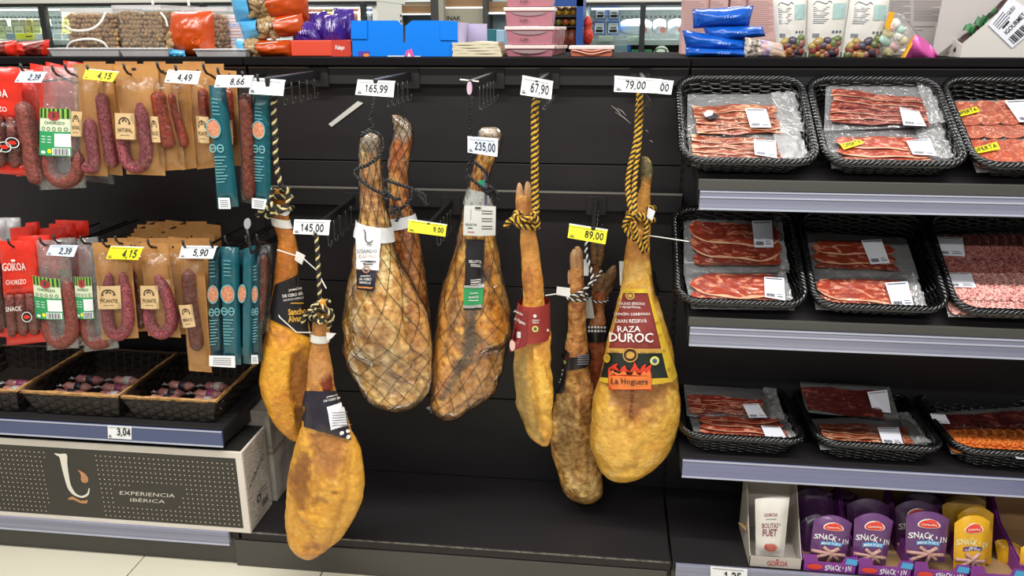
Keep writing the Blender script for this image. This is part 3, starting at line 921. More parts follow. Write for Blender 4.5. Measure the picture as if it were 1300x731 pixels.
class Body:
    """lofted flesh: silhouettes per level of the limb, real depth, lumps by noise"""

    def __init__(self, st, Y, ratio=0.8, dmax=0.065, noise_amp=0.005, seed=0, rings=130, segs=76, lean=None, faces=(), lines=()):
        self.seg = segs
        self.faces, self.lines = faces, lines
        L = [at(s[1], s[0], Y if lean is None else lean(s[0])) for s in st]
        R = [at(s[2], s[0], Y if lean is None else lean(s[0])) for s in st]
        self.py = [s[0] for s in st]
        c = [(a + b) / 2 for a, b in zip(L, R)]
        h = [(b - a) / 2 for a, b in zip(L, R)]
        n = max(3, rings // (len(st) - 1))
        self.c = spline(c, n)
        self.h = spline(h, n)
        self.n = len(self.c)
        self.d = [min(max(0.003, v.length) * ratio, dmax * (1 - 0.35 * math.exp(-v.length / 0.03))) for v in self.h]
        self.amp, self.seed = noise_amp, seed
        self.per = n
        b = MB()
        b.loft([[self.pt(i, 2 * math.pi * k / segs) for k in range(segs)] for i in range(self.n)])
        self.mb = b
        self.bvh = BVHTree.FromPolygons([tuple(p) for p in b.v], b.f)
        self.Y = Y

    def pt(self, i, th, off=0.0):
        i0 = max(0, min(self.n - 1, int(i)))
        i1 = min(self.n - 1, i0 + 1)
        t = i - i0
        c = self.c[i0].lerp(self.c[i1], t)
        h = self.h[i0].lerp(self.h[i1], t)
        d = self.d[i0] * (1 - t) + self.d[i1] * t
        cs, sn = math.cos(th), math.sin(th)
        r = h * cs + V((0, d * sn, 0))
        p = c + r
        s = V((self.seed * 3.1, 0, 0))
        k = self.amp * min(1, h.length / 0.05)
        q = k * (noise.noise(p * 13 + s) * 1.1 + noise.noise(p * 34 + s) * 0.5 + 0.28 * noise.noise(p * 80 + s))
        if (self.faces or self.lines) and sn < .2:
            px, py = proj(p)
            px += 2.2 * noise.noise(p * 40)
            py += 2.2 * noise.noise(p * 40 + V((7, 7, 7)))
            m = min(1, .3 - sn)
            for f_ in self.faces:
                q += 1.8 * m * f_[1] * sm(-f_[2], f_[2], sdist(px, py, f_[0]))
            for f_ in self.lines:
                q -= 2.0 * m * f_[1] * math.exp(-(sdist(px, py, f_[0], False) / (1.5 * f_[2])) ** 2)
        return p + r.normalized() * (q + off)

    def idx(self, py):
        for j in range(len(self.py) - 1):
            a, b = self.py[j], self.py[j + 1]
            if a <= py <= b:
                return (j + (py - a) / (b - a)) * self.per
        return 0 if py < self.py[0] else self.n - 1

    def surf(self, px, py, off=0.003):
        d = ray(px, py).normalized()
        h = self.bvh.ray_cast(CAM, d)
        if h[0] is None:
            q = at(px, py, self.Y)
            h = self.bvh.find_nearest(q)
        nrm = h[1]
        if nrm.dot(d) > 0:
            nrm = -nrm
        return h[0] + (nrm * 0.6 - d * 0.4) * off * 1.1

    def paint(self, A, B, scale=16, thr=0.1, blots=(), streak=None, gain=1.2):
        A, B = hexc(A), hexc(B)
        s = V((self.seed * 7.7, 1, 2))
        bl = [(x, y, rx, ry, hexc(c), k) for x, y, rx, ry, c, k in blots]
        cols = []
        for p in self.mb.v:
            q = noise.noise(p * scale + s) + 0.5 * noise.noise(p * scale * 2.7 + s)
            col = mixc(A, B, sm(thr - 0.35, thr + 0.35, q))
            if streak:
                for c, k, lo, sc in streak:
                    w_ = noise.noise(V((p.x * sc + 3 * noise.noise(p * 9), p.y * sc, p.z * sc * .22)) + s) + .5 * noise.noise(p * sc * 1.7)
                    col = mixc(col, hexc(c), k * sm(lo, lo + .22, w_))
            px, py = proj(p)
            e = 0.45 * noise.noise(p * 45 + s) + 0.3 * noise.noise(p * 110 + s)
            for x, y, rx, ry, c, k in bl:
                dd = math.hypot((px - x) / rx, (py - y) / ry) + e
                if dd < 1.25:
                    col = mixc(col, c, k * (1 - sm(0.8, 1.15, dd)))
            for f_ in self.faces:
                if f_[3]:
                    d_ = sdist(px, py, f_[0]) + 5 * noise.noise(p * 50 + s) + 3 * noise.noise(p * 120)
                    if d_ > -4:
                        c = mixc(hexc(f_[3]), col, .12 + .3 * noise.noise(V((p.x * 60, p.y * 60, p.z * 25))))
                        col = mixc(col, c, f_[4] * sm(-3, 3, d_))
            for f_ in self.lines:
                d_ = sdist(px, py, f_[0], False) / f_[2] + .5 * noise.noise(p * 60)
                if d_ < 1.4:
                    col = mixc(col, hexc(f_[3]), f_[4] * (1 - sm(.3, 1.4, d_)))
            cols.append(tuple(min(.92, x * gain) for x in col))
        self.mb.c = cols

    def band(self, py0, py1, off, tilt=0.0, th0=0, th1=2 * math.pi, n=36, nv=3):
        i0, i1 = self.idx(py0), self.idx(py1)
        b = MB()
        for o in (off, off - 0.0015):
            b.grid(lambda u, v: self.pt(max(0, min(self.n - 1, i0 + (i1 - i0) * v + tilt * math.cos(th0 + (th1 - th0) * u))), th0 + (th1 - th0) * u, o), n, nv)
        return b

    def wrap(self, py0, py1, turns, off, n=26, ph=0.0):
        i0, i1 = self.idx(py0), self.idx(py1)
        N = int(n * turns)
        return [self.pt(i0 + (i1 - i0) * k / N, ph + 2 * math.pi * turns * k / N, off) for k in range(N + 1)]

    def patch(self, tl, tr, br, bl, off=0.004, nu=12, nv=12):
        """label laid on the flesh, pixel corners"""
        def px(u, v):
            x = (bl[0] * (1 - u) + br[0] * u) * (1 - v) + (tl[0] * (1 - u) + tr[0] * u) * v
            y = (bl[1] * (1 - u) + br[1] * u) * (1 - v) + (tl[1] * (1 - u) + tr[1] * u) * v
            return x, y

        def fn(u, v, o=0.0):
            return self.surf(*px(u, v), off + o)
        return fn


def netting(bd, parent, py0, py1, nd, turns, off=0.0032, r=0.00085, col=None):
    b = MB()
    i0, i1 = bd.idx(py0), bd.idx(py1)
    N = 90
    for s in (1, -1):
        for k in range(nd):
            pts = [bd.pt(i0 + (i1 - i0) * j / N, 2 * math.pi * (k / nd + s * turns * j / N), off) for j in range(N + 1)]
            b.tube(pts, r, 4)
    return b.build('netting', col or INK, parent, kind='stuff')


def RP(pts):
    return spline([at(x, y, Y) for x, y, Y in pts], 6)


YS = [('rope', M('yellow_rope_strand', 'd9a52a', 0.6, bump=(300, 0.4))), ('black_strand', M('black_rope_strand', '1b1714', 0.7)), ('yellow_strand', M('yellow_rope_strand', 'd9a52a', 0.6)), ('black_strand', M('black_rope_strand', '1b1714', 0.7))]
CSR = [('rope', M('cream_rope_strand', 'd8c88e', 0.65, bump=(300, 0.4))), ('black_strand', M('black_rope_strand', '1b1714', 0.7)), ('black_strand', M('black_rope_strand', '1b1714', 0.7))]
BCR = [('cord', M('black_cord', '101012', 0.45, bump=(500, 0.5), coat=0.2)), ('grey_strand', M('dark_grey_cord', '25262a', 0.4, bump=(500, 0.5), coat=0.2))]
BWR = [('cord', M('black_cord', '101012', 0.45)), ('white_strand', M('white_cord_strand', 'dcdcd6', 0.6))]
TIE = M('white_cable_tie', 'e6e6e0', 0.4)
BAND = M('white_leg_band', 'e2e0da', 0.5, bump=(40, 0.3))
LBLK = M('black_label', '1c1a1e', 0.4, coat=0.2)
LGOLD = M('gold_print', 'd2a23e', 0.45)
LWHT = M('white_print', 'e9e6e2', 0.55)
WRAP = FILM('clear_ham_wrap', fac=0.07, rough=0.1, bump=(26, 0.9))


def base(bd, name, label, group='whole hams'):
    lo = min(bd.mb.v, key=lambda p: p.z)
    return thing(name, label, 'ham', (lo.x, lo.y, lo.z), group)


def hooves(t, Y, lists, mat):
    for k, st in enumerate(lists):
        b = Body(st, Y, ratio=0.8, dmax=0.03, noise_amp=0.0015, rings=16, segs=16, seed=k)
        b.mb.build('claw', mat, t, smooth=True)


# ---- ham 1: far left, black label, cream and black rope
b = Body([(240, 350, 360), (248, 346.5, 364), (262, 346, 366), (282, 347, 367), (300, 352.5, 374), (323, 351.6, 378), (359, 348, 379), (404, 341, 388), (420, 338, 392), (456, 333, 394), (491, 332, 393), (516, 340, 392), (534, 349, 391), (549, 361, 388), (557, 370, 385), (560, 376, 381)], -0.33, seed=1,
         faces=[([(372, 455), (386, 442), (394, 470), (393, 520), (378, 515), (368, 490)], -.006, 4, 'a06a30', .85), ([(376, 520), (394, 516), (392, 556), (380, 552)], -.008, 4, '6e4a20', .8)], lines=[([(350, 430), (362, 424), (372, 440)], .003, 3, 'b87a34', .5)])  # second face, with its dark blot, paints shading at the ham's bottom
b.paint('e6a834', 'd8942e', 12, 0.25, streak=((('b06a28', .35, .3, 30)),), blots=[(362, 300, 30, 60, 'b06c2c', .9), (360, 340, 30, 25, 'a8622a', .6), (382, 480, 16, 38, '94602a', .9), (385, 530, 14, 26, '6e4420', .8), (350, 430, 14, 16, 'c48040', .7), (350, 470, 18, 40, 'e6ab38', .7), (365, 545, 18, 10, 'd99a3a', .6)])
t = base(b, 'whole_ham', 'leftmost whole ham, yellow with brown patch, black label, on a cream and black rope')
b.mb.build('ham_body', HAM, t, smooth=True)
b.band(276, 287, 0.003, tilt=1.2).build('leg_band', BAND, t, smooth=True)
f_ = b.patch((347, 268), (372, 255), (376, 262), (362, 274))
MB().grid(lift(f_, 0.004), 5, 4).build('paper_tag', WHITE, t)
f_ = b.patch((350, 361), (383, 346), (392, 428), (341, 404))
lb = MB().grid(f_, 14, 14).build('label', LBLK, t, smooth=True)
p = MB()
S = lambda u, v: b.surf(u, v, 0.0062)
p.text('JAMÓN', S, 374, 367, 16, 4.2, 0.02, ang=0.14, down=True)
p.text('DE CEBO IBÉ', S, 371, 373.5, 24, 5, 0.02, ang=0.14, down=True)
p.text('50% RAZA IBÉRICA', S, 372, 379, 24, 3, 0.0, ang=0.14, down=True)
p.build('print', LWHT, lb)
p = MB()
p.text('Sancho', S, 376.5, 395, 21, 8, 0.03, ang=0.08, down=True)
p.text('Alvar', S, 374, 404, 16, 8, 0.03, ang=0.08, down=True)
p.rect(S, 369, 384, 384, 385.2, 6, 1)
p.build('gold_lettering', LGOLD, lb)
rope(t, 'rope', RP([(352, 108, -.385), (350, 122, -.385), (347, 133, -.38), (349, 165, -.38), (350, 200, -.378), (353, 222, -.375), (358, 238, -.372)]), 0.0078, CSR, 0.026)
rope(t, 'rope', b.wrap(240, 272, 2.6, 0.010, ph=-1.2), 0.0078, CSR, 0.026)
rope(t, 'rope', RP([(358, 236, -.375), (366, 245, -.365), (364, 262, -.372), (350, 270, -.385), (338, 263, -.385), (330, 270, -.38), (326, 273, -.375)]), 0.0078, CSR, 0.026)
rope(t, 'rope', RP([(346, 240, -.375), (342, 255, -.38), (349, 265, -.39), (340, 275, -.38), (333, 268, -.375)]), 0.0078, CSR, 0.026)
tb = MB().tube([at(352, 317, -.375), at(374, 324, -.38), at(382, 325, -.38)], 0.0018, 5)
tb.tube([at(384, 327, -.38), at(402, 343, -.40), at(414, 366, -.43)], 0.0018, 5)
f_ = QP([(376, 319), (387, 325), (383, 336), (374, 330)], -.383)
tb.prism([f_(0, 0), f_(1, 0), f_(1, 1), f_(0, 1)], (0, .005, 0))
tb.build('cable_tie', TIE, t)
tb = MB().tube([b.surf(342, 381, .007), b.surf(356, 402, .008), b.surf(376, 421, .008), at(394, 422, -.43), at(402, 422, -.46)], 0.0018, 5)
tb.build('cable_tie', TIE, t)

# ---- ham 2: lowest, in front
b = Body([(380, 403, 413), (400, 398.5, 417), (420, 396.5, 418), (439, 394.6, 416.5), (464, 392, 420), (488, 389.5, 424), (506, 387, 429), (538, 383, 443), (549, 380, 447), (563, 376, 454), (577, 372, 459), (606, 366, 463), (631, 364, 460), (656, 363.6, 451), (677, 366, 438.5), (691, 371, 424), (700, 377, 411), (706, 384, 402), (708, 389, 397)], -0.48, seed=2, dmax=0.055, lean=lambda y: -0.465 - 0.02 * sm(500, 650, y),
         faces=[([(390, 552), (412, 546), (444, 560), (432, 590), (416, 610), (398, 580)], -.005, 3, 'b67c44', .9), ([(376, 580), (390, 574), (394, 610), (388, 650), (374, 645), (370, 610)], -.005, 4, '8a5420', .85)],
         lines=[([(398, 570), (402, 610), (400, 648)], .004, 3, 'b07a34', .6), ([(445, 572), (438, 630), (424, 676), (416, 694)], .004, 3, 'b8822f', .7), ([(396, 640), (408, 634), (416, 640)], .003, 2.5, 'a8702c', .6), ([(384, 700), (400, 694), (404, 698)], .003, 2.5, '9a6a34', .6), ([(374, 655), (390, 668), (398, 690)], .002, 3, 'c48c40', .5)])
b.paint('ecb248', 'e0a23c', 11, 0.2, gain=1.0, streak=(('b87a34', .4, .42, 22), ('f2c878', .5, .3, 14)), blots=[(405, 450, 30, 55, 'bf8448', .9), (415, 487, 9, 14, '7a2410', .95), (405, 470, 14, 14, 'd09a64', .6), (382, 612, 16, 38, '8f5a24', .85), (416, 580, 22, 40, 'b98450', .75), (375, 575, 16, 20, 'd9a23a', .8), (404, 640, 36, 40, 'e0a63a', .6), (446, 600, 14, 55, 'e2aa40', .6), (402, 698, 22, 10, 'c98c48', .7), (401, 694, 5, 3, '9a6430', .7), (424, 625, 3, 3, '7a4a20', .8)])
t = base(b, 'whole_ham', 'lowest whole ham, dull yellow, black label with white sticker, hanging over the deck edge')
b.mb.build('ham_body', HAM, t, smooth=True)
b.band(423, 433, 0.003, tilt=0.5).build('leg_band', BAND, t, smooth=True)
tb = MB()
f_ = QP([(414, 422), (427, 423), (420, 430), (415, 433)], -.50)
tb.grid(f_, 2, 2).build('band_tail', BAND, t)
f_ = b.patch((385, 508), (430, 497), (447, 560), (384, 540), 0.005)
lb = MB()
lb.grid(lambda u, v: b.surf(*[(lambda x, y: (x, y))(*((386 + 46 * u + 16 * u * (1 - v) - 3 * (1 - v)), 548 - 8 * (1 - u) - (548 - 504) * v + 10 * u * (1 - v) - 8 * u * v))][0], 0.005), 16, 12)
lb = lb.build('label', M('black_violet_label', '211d28', 0.38, coat=0.2, var=(30, '2a2434', .2)), t, smooth=True)
S = lambda u, v: b.surf(u, v, 0.0085)
MB().grid(lambda u, v: S(414.5 + 22 * u + 5.5 * (1 - v) - 3 * u, 545 - 28.5 * v - 6 * u), 8, 8).build('sticker', WHITE, lb)
p = MB()
for k in range(6):
    p.rect(lambda u, v: b.surf(u, v, .0098), 421, 438, 523 + 3.2 * k, 524 + 3.2 * k, 4, 1)
p.build('sticker_print', GINK, lb)
p = MB()
p.text('JAMÓN', S, 420, 502.5, 13, 3, 0.02, ang=.2, down=True)
p.text('DE CEBO IBÉ', S, 420.5, 506.5, 20, 3.6, 0.02, ang=.2, down=True)
for x, y in ((433, 549), (440, 547), (441, 554)):
    p.disc(S, x, y, 2.5, 2.5, 12)
p.text('JAMÓN DE CEBO', S, 435, 541, 18, 2, 0, ang=.2, down=True)
p.build('print', LWHT, lb)
rope(t, 'rope', RP([(399, 296, -.462), (402, 305, -.462), (404, 340, -.463), (406, 375, -.466), (405, 390, -.475)]), 0.0065, CSR, 0.024)
rope(t, 'rope', b.wrap(384, 408, 2.2, 0.008), 0.0065, CSR, 0.024)
for path in ([(404, 385, -.49), (396, 392, -.495), (388, 400, -.495), (384, 412, -.49)], [(408, 388, -.495), (416, 395, -.5), (420, 405, -.495), (417, 416, -.49)], [(402, 392, -.5), (400, 402, -.5), (406, 410, -.505), (411, 402, -.5)], [(414, 392, -.495), (421, 398, -.495), (423, 404, -.49)]):
    rope(t, 'rope', RP(path), 0.006, CSR, 0.022)

# ---- ham 3b: behind, netted, redder
b2 = Body([(146, 499, 506), (152, 499, 518), (160, 500, 523), (172, 500, 524), (192, 495, 522), (207, 492.7, 519), (228, 493, 517), (257, 492.7, 520), (270, 492, 524), (296, 492, 530), (330, 494, 537), (365, 496, 543), (398, 496, 546), (430, 498, 546), (460, 502, 544), (478, 510, 536), (490, 518, 528)], -0.16, seed=4, dmax=0.05)
b2.paint('b8743a', 'd8a05a', 18, 0.1, gain=1.5, streak=(('6e3418', .6, .2, 50), ('e2b878', .5, .35, 40)), blots=[(510, 160, 16, 20, '8a8478', .85), (507, 200, 8, 18, '9c4a26', .6), (500, 240, 8, 14, 'd9a45a', .7), (515, 320, 14, 40, '7e3a1c', .6), (527, 350, 8, 40, 'b27a3c', .7)])
t = base(b2, 'whole_ham', 'netted whole ham mostly hidden behind the pale netted one, dark reddish brown')
b2.mb.build('ham_body', HAMW, t, smooth=True)
sh = MB().loft([[b2.pt(i, 2 * math.pi * k / 30, 0.004 + 0.003 * noise.noise(V((i * .3, k, 2)))) for k in range(30)] for i in range(0, b2.n - 2, 2)], cap=False)
netting(b2, t, 150, 470, 9, 1.1)
b2.band(275, 289, 0.006, tilt=-1).build('leg_band', WHITE, t, smooth=True)
sh.build('plastic_wrap', WRAP, t, smooth=True)
rope(t, 'cord', RP([(511, 112, -.20), (510, 132, -.195), (512, 150, -.185)]), 0.003, BCR, 0.012)

# ---- ham 3: big pale netted
b = Body([(168, 463, 475), (173, 459.5, 481), (182, 457, 482.5), (192, 456, 482.5), (218, 456, 484.5), (244, 457, 486.5), (280, 455, 493), (309, 451, 499), (333, 447.5, 508), (365.6, 441, 524), (398, 437, 540), (431, 437, 547), (447, 438, 547.5), (464, 443, 547), (480, 451, 546.5), (497, 462, 543), (510, 475, 532), (518, 489, 519), (521.5, 499, 509)], -0.30, seed=3, dmax=0.07, ratio=0.75,
         faces=[([(446, 400), (470, 380), (500, 395), (512, 440), (488, 470), (452, 452)], .006, 8, 'dcb070', .3), ([(455, 440), (482, 446), (500, 470), (520, 500), (480, 505), (456, 480)], -.006, 5, 'c2a87c', .55), ([(512, 340), (524, 380), (540, 440), (542, 490), (528, 470), (518, 420)], -.005, 4, 'b9803e', .55)],
         lines=[([(450, 420), (478, 440), (496, 452), (520, 478)], .006, 4, '7a5230', .6), ([(505, 320), (516, 370), (522, 420), (528, 470)], .005, 3, '8a5428', .65), ([(470, 372), (480, 400), (484, 430)], .003, 3, '94602e', .45), ([(494, 474), (510, 486), (536, 480)], .004, 3, '6a4226', .55), ([(440, 400), (446, 440), (460, 470)], .003, 3, '9a7a50', .4)])
b.paint('e6bb70', 'd2a45c', 15, 0.15, streak=(('8a623c', .55, .3, 34), ('a8a090', .5, .42, 18), ('f6dca0', .6, .3, 26), ('5c3a24', .6, .55, 48)), blots=[(470, 180, 18, 16, '9a958a', .9), (470, 225, 18, 30, 'b88454', .8), (472, 260, 18, 24, 'c08a50', .7), (484, 433, 10, 12, '8a4a26', .55), (470, 455, 26, 12, '9a9284', .65), (505, 490, 24, 10, '9c8a70', .6), (462, 415, 16, 9, 'c9a676', .6), (488, 424, 4, 8, '5a2a18', .6), (500, 480, 8, 6, '6a3a20', .6), (520, 470, 14, 26, 'c59a58', .6), (530, 400, 12, 40, 'c08440', .7), (520, 330, 10, 40, '9a5a2a', .7), (490, 450, 12, 8, 'e8d8a0', .7)])
t = base(b, 'whole_ham', 'broad pale whole ham in black netting with a white shield shaped label')
b.mb.build('ham_body', HAMW, t, smooth=True)
netting(b, t, 178, 517, 11, 0.95)
sh = MB().loft([[b.pt(i, 2 * math.pi * k / 34, 0.004 + 0.003 * noise.noise(V((i * .3, k, 5)))) for k in range(34)] for i in range(0, b.n - 2, 2)], cap=False)
sh.build('plastic_wrap', WRAP, t, smooth=True)
b.band(283, 302, 0.008, tilt=1.0, th0=math.pi * .98, th1=2 * math.pi * 1.02, n=18).build('label', WHITE, t, smooth=True)
f_ = b.patch((454, 290), (483, 291), (481, 343), (454.5, 341), 0.0105)
lb = MB().grid(f_, 8, 12).build('label', WHITE, t, smooth=True)
f_ = b.patch((454.5, 342), (479, 343), (476, 369), (455, 367), 0.0115)
lb2 = MB().grid(f_, 8, 8).build('small_dark_label', M('navy_black_label', '1d1d2c', 0.4), t, smooth=True)
S = lambda u, v: b.surf(u, v, 0.0135)
p = MB()
p.text('LISARDO', S, 467.5, 318, 22, 4.6, 0.0, down=True)
pts = [S(464, 291), S(465.5, 296), S(465.5, 302), S(467, 306.5), S(471, 307), S(473.5, 304)]
p.tube(spline(pts, 4), 0.0016, 4)
p.tube(spline([S(467, 310), S(470, 309.5), S(473, 311)], 3), 0.001, 4)
p.rect(S, 460, 478, 331, 332.4, 6, 1)
p.rect(S, 463, 475, 334.5, 335.6, 6, 1)
p.build('print', M('charcoal_print', '2b2b30', .5), lb)
p = MB()
p.text('CASTRO', S, 468, 325, 20, 4, 0.0, down=True)
p.ringd(S, 466.5, 341.5, 4.4, 4.6, 0.62)
p.build('copper_print', M('copper_print', 'b98a6a', .5), lb)
S = lambda u, v: b.surf(u, v, 0.0145)
p = MB()
for k, (s_, ww) in enumerate((('JAMÓN', 11), ('DE CEBO', 14), ('IBÉRICO', 13))):
    p.text(s_, S, 465.5, 350.5 + 4 * k, ww, 3, 0.02, down=True)
p.build('print', LWHT, lb2)
MB().rect(S, 457, 475, 364, 365, 6, 1).build('orange_rule', M('orange_rule', 'd98a4a', .5), lb2)
for path in ([(477, 120, -.33), (473, 140, -.35), (470, 152, -.36), (475, 163, -.36)], [(475, 162, -.36), (462, 168, -.36), (458, 173, -.355), (470, 166, -.365), (482, 172, -.355), (486, 182, -.352), (482, 197, -.355), (467, 209, -.357), (452, 215, -.345), (450, 220, -.345), (456, 227, -.352), (472, 239, -.358), (488, 247, -.36)],
             [(489, 228, -.345), (506, 234, -.34), (524, 240, -.335), (534, 250, -.335), (543, 261, -.335)], [(522, 241, -.335), (523, 250, -.34), (517, 258, -.34), (508, 265, -.35), (500, 262, -.36)], [(488, 240, -.36), (494, 249, -.37), (487, 252, -.37), (490, 243, -.372), (500, 252, -.37), (508, 252, -.36)], [(496, 262, -.365), (504, 268, -.372), (497, 272, -.37), (503, 263, -.372), (508, 270, -.365), (503, 281, -.365)], [(527, 242, -.335), (538, 247, -.335), (541, 258, -.33)]):
    rope(t, 'cord', RP(path), 0.0055, BCR, 0.02)

# ---- ham 4: 235,00, golden with dark streaks
b = Body([(162, 612, 631), (168, 607.5, 635), (176, 606.5, 636), (193, 606, 633), (211, 602, 625), (229, 597, 621), (247, 592, 621.5), (261, 589, 624), (297, 582.5, 629), (333, 573, 635), (365.6, 564, 641), (398, 557.5, 648.5), (415, 555, 649.5), (431, 553, 647), (454, 550, 640.5), (477, 549, 635), (497, 547.5, 628), (510, 546.5, 613), (522, 551, 594), (529, 558, 581), (532, 564, 573)], -0.24, seed=5, dmax=0.065,
         faces=[([(580, 468), (612, 452), (642, 440), (634, 486), (608, 520), (566, 530), (556, 512)], -.007, 5, 'b98c50', .6), ([(604, 355), (628, 365), (646, 415), (640, 445), (612, 440), (606, 400)], .007, 6, 'dc9a38', .45)],
         lines=[([(612, 345), (604, 390), (596, 430), (584, 470), (560, 506)], .005, 5, '3c2a18', .75), ([(580, 468), (612, 452), (644, 440)], .006, 4, '5c3a1c', .65), ([(580, 340), (572, 400), (566, 450)], .003, 4, '7a5a34', .5), ([(618, 350), (628, 372), (622, 395)], .003, 3, '4a3018', .6)])
b.paint('e2a648', 'cf9038', 17, 0.15, gain=1.3, streak=(('8a5a26', .6, .25, 40), ('f0c070', .6, .3, 30), ('4a3620', .75, .5, 44)), blots=[(620, 175, 22, 22, '8f8a80', .85), (606, 225, 16, 16, 'c08a48', .7), (600, 270, 22, 16, '8c8678', .75), (596, 420, 9, 40, '3a2c1c', .75), (586, 465, 14, 12, '30261a', .7), (577, 492, 14, 8, '3c2c1a', .7), (608, 435, 12, 14, '4a3820', .55), (575, 400, 12, 22, '6f6250', .6), (618, 350, 8, 12, '4c3a22', .6), (632, 410, 16, 30, 'd9902c', .8), (615, 390, 12, 30, 'd99a3c', .7), (565, 440, 10, 50, 'd79a48', .7), (615, 450, 12, 10, 'd0702c', .7), (608, 475, 20, 14, 'c08434', .7), (585, 515, 24, 10, 'b98a58', .7), (560, 490, 10, 14, 'd98a40', .7)])
t = base(b, 'whole_ham', 'netted whole ham with dark mould streaks, white booklet and narrow green and black label')
b.mb.build('ham_body', HAMW, t, smooth=True)
netting(b, t, 170, 528, 10, 0.95)
sh = MB().loft([[b.pt(i, 2 * math.pi * k / 34, 0.0045 + 0.004 * noise.noise(V((i * .3, k, 9)))) for k in range(34)] for i in range(0, b.n - 1, 2)], cap=False)
sh.build('plastic_wrap', WRAP, t, smooth=True)
MB().grid(lambda u, v: at(544 + 14 * u + 3 * math.sin(9 * v), 511 + 13 * v + 3 * u, -.245 - .006 * math.sin(7 * u + 5 * v)), 8, 8).build('wrap_tail', CRINKW, t, smooth=True)
b.band(240, 262, 0.004, tilt=1).build('leg_band', M('silvery_band', 'b9bbb5', 0.35), t, smooth=True)
f_ = b.patch((593, 303), (615, 304), (612, 393), (589, 393), 0.007)
lb = MB().grid(f_, 8, 16).build('label', LBLK, t, smooth=True)
f_ = b.patch((590, 363), (614.5, 365), (613, 387), (589, 387), 0.0085)
MB().grid(f_, 8, 6).build('green_panel', M('green_label', '2f9a5c', .45), lb, smooth=True)
p = MB()
S = lambda u, v: b.surf(u, v, 0.0103)
for q in ((590, 614.5, 361.5, 364.5), (589, 613, 386, 389.5)):
    MB().rect(S, *q, 6, 1).build('silver_rule', M('silver_rule', 'b4b8b6', .35, metal=.3), lb)
p = MB()
p.text('BELLOTA', S, 603.5, 331.5, 15, 3.6, .02, down=True)
for y in (335.5, 337.5, 355, 357.5, 360):
    p.rect(S, 598, 610, y - .4, y + .4, 4, 1)
p.text('JAMÓN', S, 602, 371, 11, 3.2, .02, down=True); p.text('IBÉRICO', S, 602, 376, 14, 3.2, .02, down=True)
p.rect(S, 595, 609, 380.2, 381.2, 4, 1)
p.build('print', LWHT, lb)
# the booklet
f1 = QP([(589.5, 261), (607, 261), (607, 299.5), (588, 298.5)], -.335)
f2 = QP([(607, 261), (629.5, 262), (629, 299), (607, 299.5)], [-.335, -.33, -.33, -.335])
bk = MB()
for f_ in (f1, f2):
    bk.prism([f_(0, 0), f_(1, 0), f_(1, 1), f_(0, 1)], f_.n * -.0012)
bk = bk.build('booklet', M('booklet_paper', 'd3d6d0', .55), t)
p = MB()
p.text('SELECTA', lift(f1, .0008), .52, .37, .78, .075, .01)
p.rect(lift(f1, .0008), .48, .5, .52, .88)
p.box(f2(0, .93).x - .008, f2(0, .93).x + .008, -.338, -.336, f2(0, .93).z - .002, f2(0, .93).z + .002)
for k in range(9):
    if k % 3 < 2:
        p.rect(lift(f2, .0008), .2, .82, .82 - .085 * k, .845 - .085 * k)
p.rect(lift(f1, .0008), .3, .62, .24, .27)
p.build('print', M('charcoal_print', '2b2b30', .5), bk)
MB().rect(lift(f1, .0009), .3, .75, .1, .14).build('pink_print', M('pink_print', 'c77a86', .5), bk)
MB().prism([at(x, y, -.315) for x, y in ((615, 218), (618.5, 218), (618.5, 262), (615, 262))], (0, .002, 0)).build('violet_strap', M('violet_strap', '6f6080', .4), t)
MB().grid(b.patch((606, 230), (617, 226), (614, 238), (609, 236), .008), 4, 4).build('green_seal', M('teal_green_seal', '2fa57f', .4), t)
for path in ([(598, 122, -.40), (597.5, 147, -.385), (597.5, 176, -.36), (599, 200, -.34), (601, 206, -.335)], [(600, 203, -.335), (594, 210, -.33), (592, 226, -.33), (595, 236, -.33)], [(601, 205, -.34), (610, 212, -.335), (619, 222, -.33), (618, 232, -.325)], [(594, 222, -.34), (601, 229, -.34), (612, 238, -.335), (622, 242, -.32), (628, 248, -.315), (634, 256, -.31)], [(610, 236, -.335), (618, 244, -.33), (625, 240, -.325), (620, 236, -.33), (628, 242, -.32), (632, 248, -.315)], [(612, 240, -.33), (622, 248, -.32), (629, 256, -.315)]):
    rope(t, 'cord', RP(path), 0.0052, BCR, 0.02)

# ---- ham 5: slim, trotter up, red band
b = Body([(248, 655.5, 675), (256, 655, 675.5), (271.5, 655.6, 676.5), (285, 660, 678.5), (319, 661, 684.5), (347, 662.5, 688.5), (379, 664, 691), (395, 661, 694), (412, 656, 697), (428, 653.5, 698), (451, 651.7, 699.5), (478, 651.7, 701), (509, 655, 702), (536, 664, 702), (550, 669, 701), (559, 678, 699), (565, 687, 696)], -0.38, seed=6, dmax=0.05,
         faces=[([(648, 446), (668, 440), (674, 480), (682, 520), (690, 562), (668, 552), (656, 512)], -.005, 4, '8c7844', .75), ([(676, 440), (692, 470), (701, 500), (700, 548), (686, 530), (680, 480)], .006, 4, 'f0c45c', .5)],
         lines=[([(672, 440), (678, 490), (688, 545)], .005, 3, 'a8802e', .6), ([(682, 528), (692, 524), (698, 530)], .003, 2.5, 'b08a34', .5), ([(672, 340), (676, 375)], .002, 3, '94582a', .5)])
